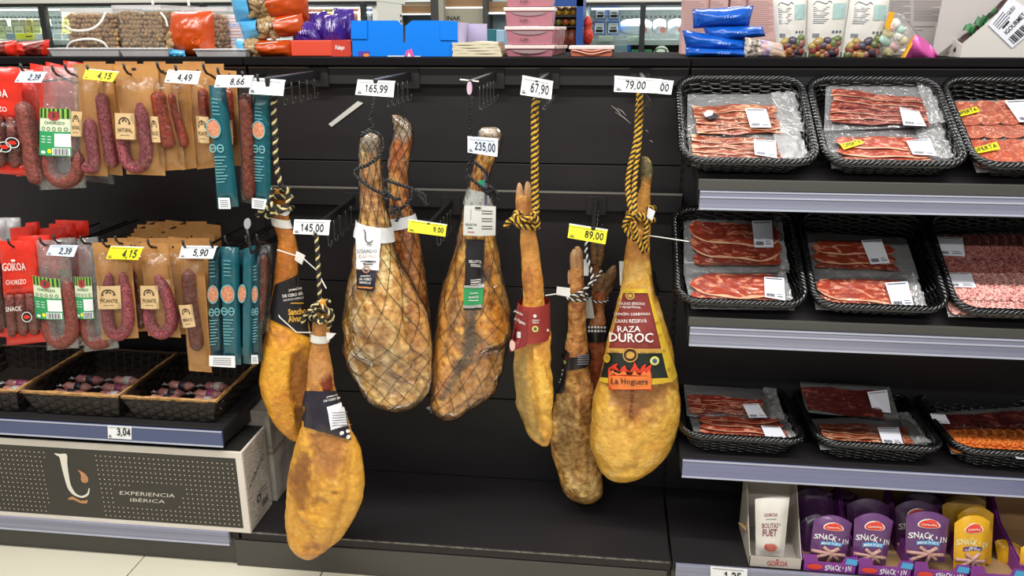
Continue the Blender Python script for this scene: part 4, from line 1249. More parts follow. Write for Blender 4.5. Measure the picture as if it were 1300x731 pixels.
b.paint('e2ac50', 'cf9644', 14, 0.15, streak=(('a07838', .5, .3, 36), ('f0cc80', .5, .35, 24)), blots=[(668, 300, 26, 60, 'c08848', .85), (668, 262, 16, 14, 'b07a4c', .7), (676, 360, 16, 24, 'ad6a30', .6), (668, 362, 4, 16, '7c4a28', .5), (660, 500, 12, 52, '837040', .85), (684, 490, 16, 55, 'e3b04a', .85), (676, 440, 20, 20, 'c98c44', .7), (693, 530, 8, 30, 'dba23c', .7), (674, 545, 8, 16, 'a8883e', .6)])
t = base(b, 'whole_ham', 'slim shoulder ham with its split trotter upward, red paper band, long yellow and black rope')
b.mb.build('ham_body', HAM, t, smooth=True)
hooves(t, -.38, [[(232, 658, 660.5), (238, 656, 663.5), (250, 655, 665.5), (262, 656, 666)], [(230.5, 668, 671), (237, 666, 674.5), (250, 665, 675.5), (262, 665, 676)]], HOOF)
# collar of red paper, open at the top
rg = []
for py, lx, rx in ((382, 658, 698), (392, 656, 698.5), (410, 653, 698.5), (428, 651, 699)):
    a, c = at(lx, py, -.38), at(rx, py, -.38)
    rg.append([(a + c) / 2 + (c - a) / 2 * math.cos(q) + V((0, .052 * math.sin(q), 0)) for q in [2 * math.pi * k / 40 for k in range(40)]])
cb = MB().loft(rg, cap=False).build('paper_band', M('maroon_red_band', '9e352f', .45, var=(40, '8a2a28', .3)), t, smooth=True)
bb = BVHTree.FromPolygons([tuple(p) for r in rg for p in r], [(j * 40 + i, j * 40 + (i + 1) % 40, (j + 1) * 40 + (i + 1) % 40, (j + 1) * 40 + i) for j in range(3) for i in range(40)])


def S5(u, v, off=.001):
    d = ray(u, v).normalized()
    h = bb.ray_cast(CAM, d)
    return (h[0] if h[0] is not None else at(u, v, -.43)) - d * off


MB().grid(lambda u, v: S5(647 + 21.5 * u + 10 * v - 8 * u * v, 447 - 60 * v + 2 * u * v - 8 * u * (1 - v), .0015) if True else None, 6, 8).build('band_flap', M('dark_red_flap', '84282a', .45), cb)
p = MB()
p.text('JAMÓN', lambda u, v: S5(u, v, .003), 658, 397, 12, 4, .02, ang=-.5, down=True)
p.text('La Hoguera', lambda u, v: S5(u, v, .003), 660, 408, 15, 5, .02, ang=-.5, down=True)
p.disc(lambda u, v: S5(u, v, .0025), 679, 401, 2.2, 2.2)
p.text('GRAN', lambda u, v: S5(u, v, .0025), 680, 406.5, 9, 2, .02, down=True)
p.text('RESERVA', lambda u, v: S5(u, v, .0025), 680, 409.5, 8, 2, .02, down=True)
p.rect(lambda u, v: S5(u, v, .003), 656, 661, 421, 429)
p.disc(lambda u, v: S5(u, v, .0025), 695.5, 419, 1.5, 1.8)
p.build('print', LWHT, cb)
p = MB().ringd(lambda u, v: S5(u, v, .003), 679.5, 417.5, 4, 4, .55)
p.build('yellow_ring', M('pale_yellow_print', 'e2d878', .5), cb)
MB().disc(lambda u, v: S5(u, v, .0035), 679.5, 417.5, 2, 2).build('green_dot', M('green_dot', '4d6a3a', .5), cb)
MB().disc(lambda u, v: S5(u, v, .0035), 650.5, 438, 3.6, 7.5).build('white_oval', M('pale_pink_oval', 'e0b8ae', .5), cb)
rope(t, 'rope', RP([(681, 127, -.40), (679, 140, -.41), (679, 190, -.41), (679, 240, -.41), (680, 268, -.415), (676, 280, -.43)]), 0.0105, YS, 0.028)
rope(t, 'rope', b.wrap(272, 288, 2.0, 0.009, ph=-.5), 0.0085, YS, 0.03)
for path in ([(672, 275, -.43), (662, 280, -.44), (654, 275, -.44), (655, 270, -.435), (662, 272, -.44)], [(660, 282, -.44), (652, 279, -.44), (646, 281, -.435), (642, 288, -.43)], [(676, 270, -.43), (682, 280, -.425), (682, 290, -.42)]):
    rope(t, 'rope', RP(path), 0.0075, YS, 0.028)
MB().tube([at(692, 375, -.36), at(706, 373, -.35), at(722, 369, -.28)], .0018, 5).build('cable_tie', TIE, t)
f_ = QP([(707, 364), (724, 366), (723, 377), (706, 374)], -.352)
MB().prism([f_(0, 0), f_(1, 0), f_(1, 1), f_(0, 1)], (0, .003, 0)).build('tie_lock', TIE, t)

# ---- trotter hams behind the 89,00 tag
b = Body([(335, 752, 764), (350, 752, 762), (375, 751, 760), (400, 750, 762), (440, 748, 766), (480, 745, 768), (520, 745, 765), (548, 750, 760)], -0.055, seed=8, dmax=0.03)
b.paint('8a5a34', '6a4024', 20)
t = base(b, 'whole_ham', 'shoulder ham hidden at the back, only its dark brown trotter showing under 89,00')
b.mb.build('ham_body', HAM, t, smooth=True)
hooves(t, -.06, [[(297, 757, 761), (306, 751, 763), (318, 750, 760), (335, 751, 760)], [(300, 762, 766), (310, 759, 768), (325, 758, 767), (338, 756, 764)]], HOOFD)
b = Body([(368, 757, 773), (380, 752, 769), (396, 757, 767), (406, 750, 769), (416, 744, 769.5), (430, 745, 769), (448, 745, 770), (470, 746, 772), (500, 745, 772), (530, 746, 768), (552, 752, 762)], -0.10, seed=9, dmax=0.038)
b.paint('9e5c34', '7c3f24', 18, .1, [(756, 400, 14, 18, 'b07848', .8), (758, 470, 8, 30, '8a3a1e', .6)])
t = base(b, 'whole_ham', 'reddish shoulder ham behind, brown trotter bent to the right, black studded band')
b.mb.build('ham_body', HAM, t, smooth=True)
hooves(t, -.10, [[(337, 777, 782), (346, 769, 784), (358, 765, 781), (370, 757, 772)], [(347, 764, 770), (356, 757, 770), (368, 752, 768)], [(360, 776, 779), (367, 768, 778), (376, 762, 772)]], HOOFD)
cb = b.band(411, 431, .004, tilt=.4).build('ankle_band', LBLK, t, smooth=True)
p = MB()
for i in range(6):
    for j in range(2):
        p.rect(lambda u, v: b.surf(u, v, .006), 747.5 + 3.6 * i, 749.9 + 3.6 * i, 414 + 4.5 * j, 416.6 + 4.5 * j)
p.build('white_studs', LWHT, cb)
f_ = QP([(744, 375), (751, 380), (755, 404), (743, 404)], -.13)
MB().grid(f_, 2, 2).build('paper_tag', M('grey_paper_tag', 'c6c2bc', .6), t)
rope(t, 'cord', b.wrap(378, 384, 1.5, .006), .004, BWR, .016)
b = Body([(340, 724.5, 739.5), (346, 724, 740.5), (370, 723, 742.5), (385, 721.6, 742.6), (409, 721.6, 744), (424, 720, 745.6), (445, 715.8, 747), (466, 715.6, 747.5), (480, 713.5, 750), (500, 705, 754), (523, 700, 753.5), (545.6, 698, 756.5), (568, 700, 761), (591, 704.5, 764.5), (613, 711, 765.5), (624, 717, 765.5), (631, 726, 762), (636, 737, 755)], -0.165, seed=7, dmax=0.055,
         faces=[([(705, 500), (726, 490), (738, 540), (742, 600), (724, 612), (706, 570)], -.005, 5, '8c7444', .5), ([(716, 600), (745, 606), (764, 600), (762, 630), (738, 634), (722, 622)], .004, 4, 'c2a468', .6)],
         lines=[([(738, 480), (744, 540), (750, 600)], .005, 4, '6e5228', .6), ([(718, 520), (724, 570), (730, 610)], .004, 3, '7a6034', .5), ([(752, 520), (756, 570), (760, 600)], .003, 3, '8a6a34', .5), ([(730, 500), (728, 540)], .003, 3, '7c5c30', .5)])
b.paint('b9904e', 'a07a42', 20, 0.1, gain=1.55, streak=(('6e5028', .65, .2, 46), ('d8b878', .7, .25, 38), ('8a8470', .5, .45, 24)), blots=[(732, 380, 20, 60, 'bd8850', .9), (732, 390, 6, 5, '8c4a30', .7), (730, 450, 16, 26, 'b47a44', .8), (745, 500, 14, 30, 'c48c54', .7), (720, 560, 12, 40, '94784a', .7), (752, 560, 8, 30, 'b08848', .6), (742, 620, 18, 14, 'b49a64', .8), (733, 575, 10, 20, '9a6a2c', .7), (715, 520, 8, 20, '7a6a48', .5)])
t = base(b, 'whole_ham', 'rough brown shoulder ham under the 89,00 tag, pale trotter, black and white cord')
b.mb.build('ham_body', M('rough_ham_skin', 'ffffff', 0.5, var=(46, 'b09470', 0.16), bump=(60, 1.0), coat=0.1, attr=True), t, smooth=True)
hooves(t, -.165, [[(316, 728, 732), (322, 724, 735), (332, 723.5, 736), (350, 725, 736)], [(313, 730, 736), (322, 730, 740), (345, 731, 741)], [(343, 721.5, 723), (349, 720.5, 724.5), (360, 721, 726)]], HOOF)
cb = b.band(448, 463, .006, tilt=-.8).build('ankle_band', LBLK, t, smooth=True)
S = lambda u, v: b.surf(u, v, .0085)
p = MB()
for k in range(5):
    p.rect(S, 733, 746, 449.5 + 2.8 * k, 450.8 + 2.8 * k, 4, 1)
p.build('print', M('grey_print', '8a8d94'), cb)
lb = MB().grid(b.patch((712, 436), (724, 448), (716, 498), (703, 500), .006), 8, 12).build('label', LBLK, t, smooth=True)
p = MB().text('Iberico', S, 710, 478, 22, 6, .02, ang=1.25, down=True)
p.build('print', LWHT, lb)
MB().disc(S, 716.5, 455, 4.5, 6).build('red_emblem', M('red_emblem', 'b43a34', .5), lb)
MB().disc(lambda u, v: b.surf(u, v, .0095), 717, 459, 3.5, 3).build('green_emblem', M('green_emblem', '8aa05a', .5), lb)
rope(t, 'cord', RP([(745, 305, -.19), (744, 320, -.2), (748, 335, -.205), (752, 350, -.21), (748, 362, -.225), (738, 370, -.235), (726, 376, -.23), (722, 377, -.22)]), .0055, BWR, .02)
rope(t, 'cord', b.wrap(366, 380, 2, .006, ph=.5), .005, BWR, .02)
rope(t, 'cord', RP([(764, 344, -.17), (758, 352, -.19), (750, 362, -.215)]), .005, BWR, .02)
MB().grid(QP([(741, 329), (749, 329), (747, 350), (741, 350)], -.2), 2, 2).build('paper_tag', M('grey_paper_tag', 'c6c2bc', .6), t)

# ---- ham 7: the big one at the right
b = Body([(199, 815, 822), (206, 813, 827), (216, 812, 829), (226, 813, 828), (238, 812, 826), (265, 803, 826), (290, 798, 826), (303, 796, 825), (320, 793.4, 824.5), (338, 792, 826), (365, 787.5, 831.5), (397, 779, 840.5), (433, 770, 851), (469, 763.5, 858.5), (487, 757.5, 861.5), (509.5, 752.5, 864), (523, 750.8, 864.5), (545.6, 749.5, 860.5), (568, 751, 851), (586, 757, 838), (600, 767, 821), (606, 777, 808)], -0.27, seed=10, dmax=0.07, rings=140, segs=84,
         faces=[([(768, 482), (800, 486), (857, 472), (852, 492), (820, 520), (801, 537), (782, 512)], 0, 3, 'a86f3e', .95), ([(776, 503), (800, 506), (848, 490), (846, 498), (820, 520), (801, 537), (784, 512)], -.006, 4, None, 0), ([(756, 520), (778, 512), (800, 538), (812, 560), (808, 590), (780, 596), (756, 574)], .006, 6, 'f2c667', .5)],
         lines=[([(770, 488), (784, 514), (801, 538)], .004, 2.5, 'b98636', .6), ([(801, 538), (825, 518), (856, 490)], .005, 3, 'c08c3a', .6), ([(800, 538), (808, 562), (806, 592)], .003, 4, 'c8943e', .5), ([(783, 520), (786, 545)], .003, 2.5, 'a8762c', .6), ([(794, 540), (800, 556)], .003, 2.5, 'a8762c', .5)])
b.paint('edbc52', 'e4ae48', 10, 0.2, gain=1.0, streak=(('c08a38', .35, .45, 24), ('f6d488', .5, .35, 14)), blots=[(818, 215, 16, 18, '3e4a40', .9), (815, 260, 16, 40, 'b9803e', .8), (808, 312, 20, 26, 'b0743a', .8), (806, 345, 20, 16, 'c09a58', .6), (812, 505, 36, 32, 'ab7a44', .85), (790, 500, 16, 16, 'b98650', .7), (856, 500, 10, 70, 'e6b84e', .6), (790, 570, 34, 30, 'e6b44c', .7), (806, 540, 18, 8, 'c08a36', .6), (835, 520, 20, 12, 'c89a4a', .5), (786, 545, 20, 5, 'b8812f', .5)])
t = base(b, 'whole_ham', 'large yellow whole ham, rightmost, with big maroon and black triangular label and flames')
b.mb.build('ham_body', HAM, t, smooth=True)


def tri(y0, y1, off, l=lambda y: 793 - (y - 370) * .2667, r=lambda y: 821 + (y - 370) * .28, nu=14, nv=14, cut=None):
    return MB().grid(lambda u, v: b.surf(l(y0 + (y1 - y0) * v) + (r(y0 + (y1 - y0) * v) - l(y0 + (y1 - y0) * v)) * u, y0 + (y1 - y0) * v + 5 * math.sin(math.pi * u) * (v if y1 > 470 else 0), off), nu, nv)


lb = tri(368, 483, .006).build('label', M('maroon_label', '7c2a2c', .4, var=(40, '8f4038', .3)), t, smooth=True)
tri(443, 483.5, .0075).build('black_panel', M('dark_green_black_panel', '1b2622', .4), lb, smooth=True)
LY = M('yellow_label_border', 'e8c63a', .45, var=(40, 'd2a82c', .25))
tri(366, 371.5, .0085).build('yellow_border', LY, lb, smooth=True)
tri(371, 477, .0085, l=lambda y: 821 + (y - 370) * .235, r=lambda y: 823 + (y - 370) * .325, nu=5, nv=18).build('yellow_border', LY, lb, smooth=True)
tri(479, 483.5, .0088, nu=14, nv=2).build('yellow_border', LY, lb, smooth=True)
GB = M('gold_band', 'c79a48', .45)
tri(441.5, 447.5, .0088, nu=14, nv=2).build('gold_band', GB, lb, smooth=True)
S = lambda u, v: b.surf(u, v, .0103)
S2 = lambda u, v: b.surf(u, v, .0115)
S3 = lambda u, v: b.surf(u, v, .0127)
p = MB()
p.text('CALIDAD SENSORIAL', S, 803, 385, 31, 3.4, 0, down=True)
p.text('Y NUTRICIONAL', S, 801, 389.6, 24, 3, 0, down=True)
p.text('JAMÓN SERRANO', S, 803, 398.5, 42, 5.6, 0, down=True)
p.text('GRAN RESERVA', S, 801.5, 407, 37, 4.6, 0, down=True)
p.text('RAZA', S, 799.5, 417, 27, 7.5, .01, down=True)
p.text('DUROC', S, 802, 428, 52, 11.5, .015, down=True)
p.build('print', LWHT, lb)
p = MB()
for x, y, r_, k in ((800.6, 449.5, 9.2, .86), (800.8, 375, 5.4, .7)):
    MB().disc(S, x, y, r_, r_).build('seal_ground', M('seal_brown', '4a2c22', .5), lb)
    MB().ringd(S2, x, y, r_, r_, k).build('gold_ring', GB, lb)
    MB().disc(S3, x, y, r_ * .54, r_ * .5).build('gold_acorn', GB, lb)
p = MB(); p.text('Sabor', S2, 782, 446, 11, 2.4, 0, ang=-.0, down=True); p.text('Más salud', S2, 822, 446.5, 17, 2.4, 0, down=True)
p.build('band_print', M('seal_brown', '4a2c22', .5), lb)
p = MB(); p.ringd(S2, 829.8, 456.8, 5.5, 5.6, .45)
p.build('yellow_ring', M('pale_yellow_print', 'e2d878', .5), lb)
MB().disc(S3, 829.8, 456.8, 2.6, 2.8).build('blue_dot', M('blue_dot', '3a5a8a', .5), lb)
p = MB(); p.disc(S2, 773, 454, 4, 5.5)
p.build('yellow_shield', LY, lb)
MB().disc(S3, 773, 453, 2.2, 2.2).build('shield_mark', GB, lb)
# flames
p = MB()
p.rect(S2, 774.5, 826.5, 475, 493.5, 10, 3)
out = []
fl_px = [(774.5, 475), (774.5, 468), (778, 462), (776.5, 466), (781, 461), (786, 459.5), (784, 464), (788, 470), (791, 465), (795, 462), (796, 467), (800, 470), (804, 464), (806, 458), (809, 464), (812, 468), (815, 463), (820, 460), (818.5, 466), (823, 463), (826.5, 461), (825, 467), (826.5, 475)]
p.poly([S2(x, y) for x, y in fl_px])
p.build('flames', M('flame_red', 'dd3a22', .45), lb)
p = MB()
p.poly([S3(x, y) for x, y in [(775.5, 476), (777, 471), (780, 468), (782, 472), (785, 475), (790, 471), (794, 469), (797, 474), (802, 474), (806, 468), (809, 473), (813, 475), (817, 469), (820, 472), (824, 468), (825.5, 476)]])
p.rect(S3, 775.3, 825.7, 476, 492.5, 26, 8)
p.build('orange_panel', M('flame_orange', 'f0803a', .45), lb)
S4 = lambda u, v: b.surf(u, v, .0160)
p = MB().text('La Hoguera', S4, 800.3, 483.5, 44, 10, .012, down=True)
p.ringd(S2, 800.5, 484, 27, 11, .97, 4) if False else None
p.build('print', M('charcoal_print', '2b2b30', .5), lb)
p = MB()
for i, ch in enumerate('7I98I3'):
    p.text(ch, lambda u, v: b.surf(u, v, .0015), 801 + .3 * i, 528 - 6.2 * i, 4.5, 4.6, .01, ang=math.pi / 2 * .95, down=True)
p.build('stamped_number', M('stamp_brown', '7c3420', .6), t)
p = MB()
for yy, k in ((410, 0), (425, 1), (445, 2), (468, 3)):
    x = 829 + (yy - 400) * .27
    p.text('w', S2, x, yy, 4, 4, 0, down=True)
p.build('border_marks', M('mustard_mark', 'a8842a', .5), lb)
f_ = b.patch((824, 343), (831, 347), (838, 378), (829, 374), .012)
MB().grid(f_, 4, 8).build('black_tab', M('black_gloss_tab', '15161a', .2, coat=.4), t, smooth=True)
rope(t, 'rope', RP([(812, 112, -.275), (813, 140, -.285), (811, 180, -.29), (807, 215, -.30), (805, 245, -.325), (806, 270, -.345)]), 0.008, YS, 0.03)
rope(t, 'rope', RP([(812, 112, -.265), (810, 140, -.28), (807, 180, -.29), (800, 210, -.30), (797, 235, -.315), (800, 262, -.34), (806, 275, -.345)]), 0.0075, YS, 0.028)
rope(t, 'rope', b.wrap(262, 284, 1.6, .008, ph=-1), .0085, YS, .03)
for path in ([(806, 270, -.345), (796, 278, -.34), (793, 288, -.335), (799, 298, -.335), (804, 304, -.335), (806, 296, -.34), (802, 284, -.345)], [(808, 272, -.345), (818, 276, -.335), (821, 290, -.33), (818, 306, -.33), (822, 318, -.325)], [(804, 282, -.35), (808, 300, -.345), (814, 314, -.34), (817, 320, -.335)]):
    rope(t, 'rope', RP(path), .0075, YS, .028)
MB().grid(QP([(823, 263), (832, 268), (828, 280), (821, 276)], -.30), 2, 2).build('paper_tag', WHITE, t)
MB().tube([at(824, 299, -.31), at(845, 302, -.335), at(875, 306.5, -.36)], .0014, 5).build('cable_tie', TIE, t)
MB().prism([at(x, y, -.16) for x, y in ((786, 332), (792, 332), (792, 362), (787, 362))], (0, .004, 0)).build('tie_lock', TIE, t)
f_ = QP([(762, 399), (778, 395), (778, 406), (763, 408)], -.19)

# ------------------------------------------------------------------ woven black baskets and their packets
BW, BD, BH, BI = 0.336, 0.36, 0.058, 0.028
WEAVE = M('black_woven_plastic', '08090a', 0.24, spec=0.7, coat=0.2)


def rrect(x0, x1, y0, y1, r, n):
    pts = []
    for cx, cy, a0 in ((x1 - r, y0 + r, -90), (x1 - r, y1 - r, 0), (x0 + r, y1 - r, 90), (x0 + r, y0 + r, 180)):
        for k in range(7):
            a = math.radians(a0 + 90 * k / 6)
            pts.append(V((cx + r * math.cos(a), cy + r * math.sin(a), 0)))
    pts.append(pts[0].copy())
    q = dist_pts(pts, 1.0)
    L = sum((b - a).length for a, b in zip(pts, pts[1:]))
    q = dist_pts(pts, L / n)
    return q[:n]


def loop_at(k, n):
    """basket outline at height share k (0 base, 1 rim)"""
    i = BI * (1 - k)
    return rrect(-BW / 2 + i, BW / 2 - i, i, BD - i, 0.055, n)


def make_basket(label):
    t = thing('woven_basket', label, 'basket', (0, 0, 0), 'black woven baskets')
    idm = Matrix.Identity(4)
    n = 176
    P = loop_at(1, n)
    b = MB()
    for s in range(4):
        pts = []
        for i in range(n):
            p, a, c = P[i], P[i - 1], P[(i + 1) % n]
            tg = (c - a).normalized()
            o = V((tg.y, -tg.x, 0))
            th = 2 * math.pi * (i / n * 25 + s / 4)
            pts.append(p + V((0, 0, BH)) + o * (0.0062 * math.cos(th)) + V((0, 0, 0.0065 * math.sin(th))))
        b.tube(pts, 0.0052, 6, loop=True)
    b.build('braided_rim', WEAVE, t, smooth=True, inv=idm)
    b = MB()
    rows = 10
    for j in range(rows):
        k = (j + 0.3) / rows
        P = loop_at(k, n)
        pts = []
        for i in range(n):
            p, a, c = P[i], P[i - 1], P[(i + 1) % n]
            tg = (c - a).normalized()
            o = V((tg.y, -tg.x, 0))
            th = math.pi * (i / 4.0 + j)
            pts.append(p + V((0, 0, BH * k + 0.003)) + o * (0.0042 * math.sin(th)))
        b.tube(pts, 0.0036, 5, loop=True)
    P0, P1 = loop_at(0, 88), loop_at(1, 88)
    for i in range(0, 88, 2):
        b.tube([P0[i] + V((0, 0, .002)), P1[i] + V((0, 0, BH))], 0.0026, 4)
    b.build('woven_wall', WEAVE, t, smooth=True, inv=idm, kind='stuff')
    P = loop_at(0.05, 60)
    MB().loft([[p + V((0, 0, z)) for p in P] for z in (0.0, 0.004)]).build('base', WEAVE, t, inv=idm)
    return t


SY = math.tan(TILT)
ROWS = [(-0.338, 1.236 + 0.022 * SY + .002, TILT), (-0.338, 0.858 + 0.022 * SY + .002, TILT), (-0.345, 0.4495, 0.0)]
CX = [(1.466, 1.822, 2.176), (1.476, 1.834, 2.190), (1.519, 1.895, 2.265)]
WHAT = [['top shelf, leftmost basket, two packets of streaky ham', 'top shelf, middle basket, a packet tipped up over an oferta one', 'top shelf, right basket, two packets of round pink slices'],
        ['middle shelf, leftmost basket, two packets of ham', 'middle shelf, middle basket, half in shade', 'middle shelf, right basket, rows of marbled salami slices'],
        ['lowest shelf, leftmost basket, nearest the large ham', 'lowest shelf, middle basket, a dark packet leaning at its back', 'lowest shelf, right basket, with bright orange chorizo slices']]
proto = None
BK = {}
for r in range(3):
    for c in range(3):
        lab = 'black woven basket, ' + WHAT[r][c]
        Yf, zf, tl = ROWS[r]
        loc = V((CX[r][c], Yf, zf))
        if proto is None:
            proto = make_basket(lab)
            o = proto
            o.location = loc
            o.rotation_euler = (tl, 0, 0)
        else:
            o = dup(proto, loc, (tl, 0, 0), lab)
        BK[(r, c)] = (loc, V((0, math.cos(tl), math.sin(tl))), V((0, -math.sin(tl), math.cos(tl))))


def onplane(px, py, bk, h):
    """point of the basket's inner plane, h above its floor, seen at a pixel of the photograph"""
    o, ey, ez = bk
    d = ray(px, py)
    t = ((o + ez * h) - CAM).dot(ez) / d.dot(ez)
    return CAM + d * t


def MEAT(name, red, dark, fat, sc=60, st=(1, 1, 1), fatpos=0.60, rough=0.38):
    if name in _M:
        return _M[name]
    m = M(name, red, rough, bump=(70, 0.3), coat=0.25)
    nt = m.node_tree
    b = nt.nodes['Principled BSDF']
    tc = nt.nodes.new('ShaderNodeTexCoord')
    mp = nt.nodes.new('ShaderNodeMapping')
    mp.inputs['Scale'].default_value = st
    n = nt.nodes.new('ShaderNodeTexNoise')
    n.inputs['Scale'].default_value = sc
    n.inputs['Detail'].default_value = 4
    n.inputs['Distortion'].default_value = 1.6
    r = nt.nodes.new('ShaderNodeValToRGB')
    e = r.color_ramp.elements
    e[0].position, e[0].color = 0.25, hexc(dark) + (1,)
    e[1].position, e[1].color = fatpos - 0.08, hexc(red) + (1,)
    k = e.new(fatpos); k.color = hexc(fat) + (1,)
    k = e.new(min(1, fatpos + 0.10)); k.color = hexc(fat) + (1,)
    nt.links.new(tc.outputs['Object'], mp.inputs[0])
    nt.links.new(mp.outputs[0], n.inputs['Vector'])
    nt.links.new(n.outputs['Fac'], r.inputs[0])
    nt.links.new(r.outputs[0], b.inputs['Base Color'])
    return m


FATM = M('pale_ham_fat', 'e3b896', 0.4, var=(40, 'd79a78', .3), coat=.25)
MT = {
    'bacon': MEAT('streaky_red_meat', 'a04a2c', '7c2e18', 'e0ae8c', 40, (0.5, 1.6, 1.6), .60),
    'bacond': MEAT('dark_streaky_meat', '8c3226', '6a1f18', 'c98670', 42, (0.6, 1.5, 1.5), .60),
    'jamon': MEAT('smooth_ham_red', 'b04a36', '8e3020', 'dc9c7c', 24, (1, 1.6, 1.6), .62),
    'jamond': MEAT('shaded_ham_red', '9a3e2c', '742418', 'cf8c6c', 24, (1, 1.6, 1.6), .63),  # ham red darkened for packets in the upper shelf's shadow
    'lomo': MEAT('round_loin_pink', 'b4614a', '9a4632', 'd8957a', 50, (1, 1, 1), .62),
    'lomored': MEAT('round_loin_red', 'b8553a', '9c3a24', 'da8a64', 60, (1, 1, 1), .62),
    'salami': MEAT('marbled_salami_slice', 'b65a56', '8c3636', 'e6b8ae', 130, (1, 1, 1), .52),
    'salamid': MEAT('shaded_salami_slice', '8c4640', '64292a', 'b78078', 130, (1, 1, 1), .55),  # salami colour with the shade at the basket's back mixed in
    'chorizo': MEAT('orange_chorizo_slice', 'd4521a', 'a8330c', 'f09a4a', 120, (1, 1, 1), .55),
    'dark': MEAT('very_dark_cured_meat', '5e2420', '3c1414', '8a4a40', 40, (0.7, 1.4, 1.4), .66),
}


def packet(bk, film, meat, style, label, lab=None, oferta=None, n=6, h=0.03, hb=None, split=None, blacksticker=None, film_mat=None, seed=0, crk=0.0):
    hb = h if hb is None else hb
    hs = (hb, hb, h, h)
    F = Q(*[onplane(p[0], p[1], bk, k) for p, k in zip(film, hs)])
    Mq = Q(*[onplane(p[0], p[1], bk, k + 0.004) for p, k in zip(meat, hs)])
    t = thing('ham_packet', label, 'sliced meat packet', F(0.5, 0.0), 'sliced meat packets')
    rr = random.Random(seed + 11)
    # tray card under the slices
    MB().grid(lambda u, v: F(u, v, 0.0 + .002 * noise.noise(V((u * 14, v * 11, seed + 3)))), 16, 10).build('back_film', BACKF, t, smooth=True)
    if style in ('lomo', 'lomored', 'salami', 'salamid', 'chorizo'):
        nr = n
        nc = {'lomo': 5, 'lomored': 5, 'salami': 13, 'salamid': 13, 'chorizo': 11}[style]
        proto_ = None
        for j in range(nr):
            for i in range(nc):
                u, v = (i + 0.5) / nc, 1 - (j + 0.5) / nr
                b = MB()
                ru, rv = 0.72 / nc, 0.60 / nr
                ti = 0.004 if nc > 6 else 0.002
                m_ = 14
                ring = [Mq(min(1.03, max(-.03, u + ru * math.cos(2 * math.pi * k / m_))), v + rv * math.sin(2 * math.pi * k / m_), 0.002 + 0.004 * (j % 2) + ti * (1 + math.cos(2 * math.pi * k / m_)) + 0.0008 * rr.random()) for k in range(m_)]
                b.prism(ring, Mq.n * -0.0015)
                b.build('slice', MT[style], t, smooth=False)
    else:
        for j in range(n):
            v1 = 1 - j / n
            v0 = 1 - (j + 1.5) / n
            ph = rr.random() * 6
            jit = rr.uniform(-0.02, 0.02)

            def fn(u, v, ph=ph, v0=v0, v1=v1, j=j, jit=jit):
                if style.startswith('jamon'):
                    e = max(.05, 1 - abs(2 * u - 1) ** 4) ** .5
                    vm = (v0 + v1) / 2
                    vv = max(-.02, min(1.02, vm + (v1 - v0) * .62 * (2 * v - 1) * (e + .1 * math.sin(u * 7 + ph)) + .05 * math.sin(u * 5 + ph)))
                    return Mq(min(1, max(0, u + jit)), vv, 0.002 + 0.0045 * (1 - v) + 0.0015 * math.sin(u * 13 + ph) + .0012 * (n - j))
                vv = max(-0.03, v0 + (v1 - v0) * v) + 0.035 / max(1, n / 5) * math.sin(u * 9 + ph) * (1 if style.startswith('bacon') or style == 'dark' else .4)
                return Mq(min(1, max(0, u + jit)), vv, 0.002 + 0.0045 * (1 - v) + 0.0012 * math.sin(u * 23 + ph))
            b = MB()
            b.grid(fn, 18, 3)
            s = b.build('slice', MT[style] if not (split and j >= split[0]) else MT[split[1]], t, smooth=True)
            e = MB()
            e.grid(lambda u, v: fn(u, (0.05 + .06 * math.sin(u * 11 + ph) ** 2) * v) + Mq.n * 0.0007, 18, 1)
            if style != 'dark' and rr.random() < .85:
                e.build('fat_edge', FATM, s, smooth=True)
    # film
    am = 0.0042

    def ff(u, v):
        k = 4 * u * (1 - u) * 4 * v * (1 - v)
        e = 1 - min(1, k * 1.5)
        p = F(u, v, 0.0105 * min(1, k * 2.2) + 0.002 + am * e * noise.noise(V((u * 17, v * 13, seed))) * 2.2)
        return p + (F(u + 0.01, v) - F(u, v)) * noise.noise(V((v * 9, seed, u * 3))) * 1.6 * e
    MB().grid(ff, 30, 18).build('vacuum_film', film_mat or CRINK, t, smooth=True)
    if crk:
        rr2 = random.Random(seed + 50)
        hz = [[rr2.uniform(-.0005, .0075) for _ in range(12)] for _ in range(8)]
        MB().grid(lambda u, v: F(crk + (1.0 - crk) * u, .02 + .96 * v, .006 + hz[int(round(u * 7))][int(round(v * 11))] * min(1, 3 * u + .2)), 7, 11).build('crumpled_film_end', CRINKW, t)
    if lab:
        L = Q(*[onplane(p[0], p[1], bk, k + 0.018) for p, k in zip(lab, hs)])
        lb = MB().prism([L(0, 0), L(1, 0), L(1, 1), L(0, 1)], L.n * 0.0006).build('weight_label', M('label_paper', 'e6e8f2', .5), t)
        p = MB()
        lf = lift(L, 0.0024)
        p.rect(lf, .06, .9, .9, .93)
        for k in range(9):
            p.rect(lf, .08 + .045 * k, .08 + .045 * k + (.03 if k % 3 else .02), .06, .2)
        p.rect(lf, .6, .9, .1, .13); p.rect(lf, .6, .85, .2, .22)
        p.build('print', M('label_print', '4c4c58', .5), lb)
    if oferta:
        L = Q(*[onplane(p[0], p[1], bk, k + 0.019) for p, k in zip(oferta, hs)])
        lb = MB().prism([L(0, 0), L(1, 0), L(1, 1), L(0, 1)], L.n * 0.0006).build('offer_sticker', YELLOW, t)
        MB().text('OFERTA', lift(L, .0028), .5, .5, .88, .66, .012).build('print', INK, lb)
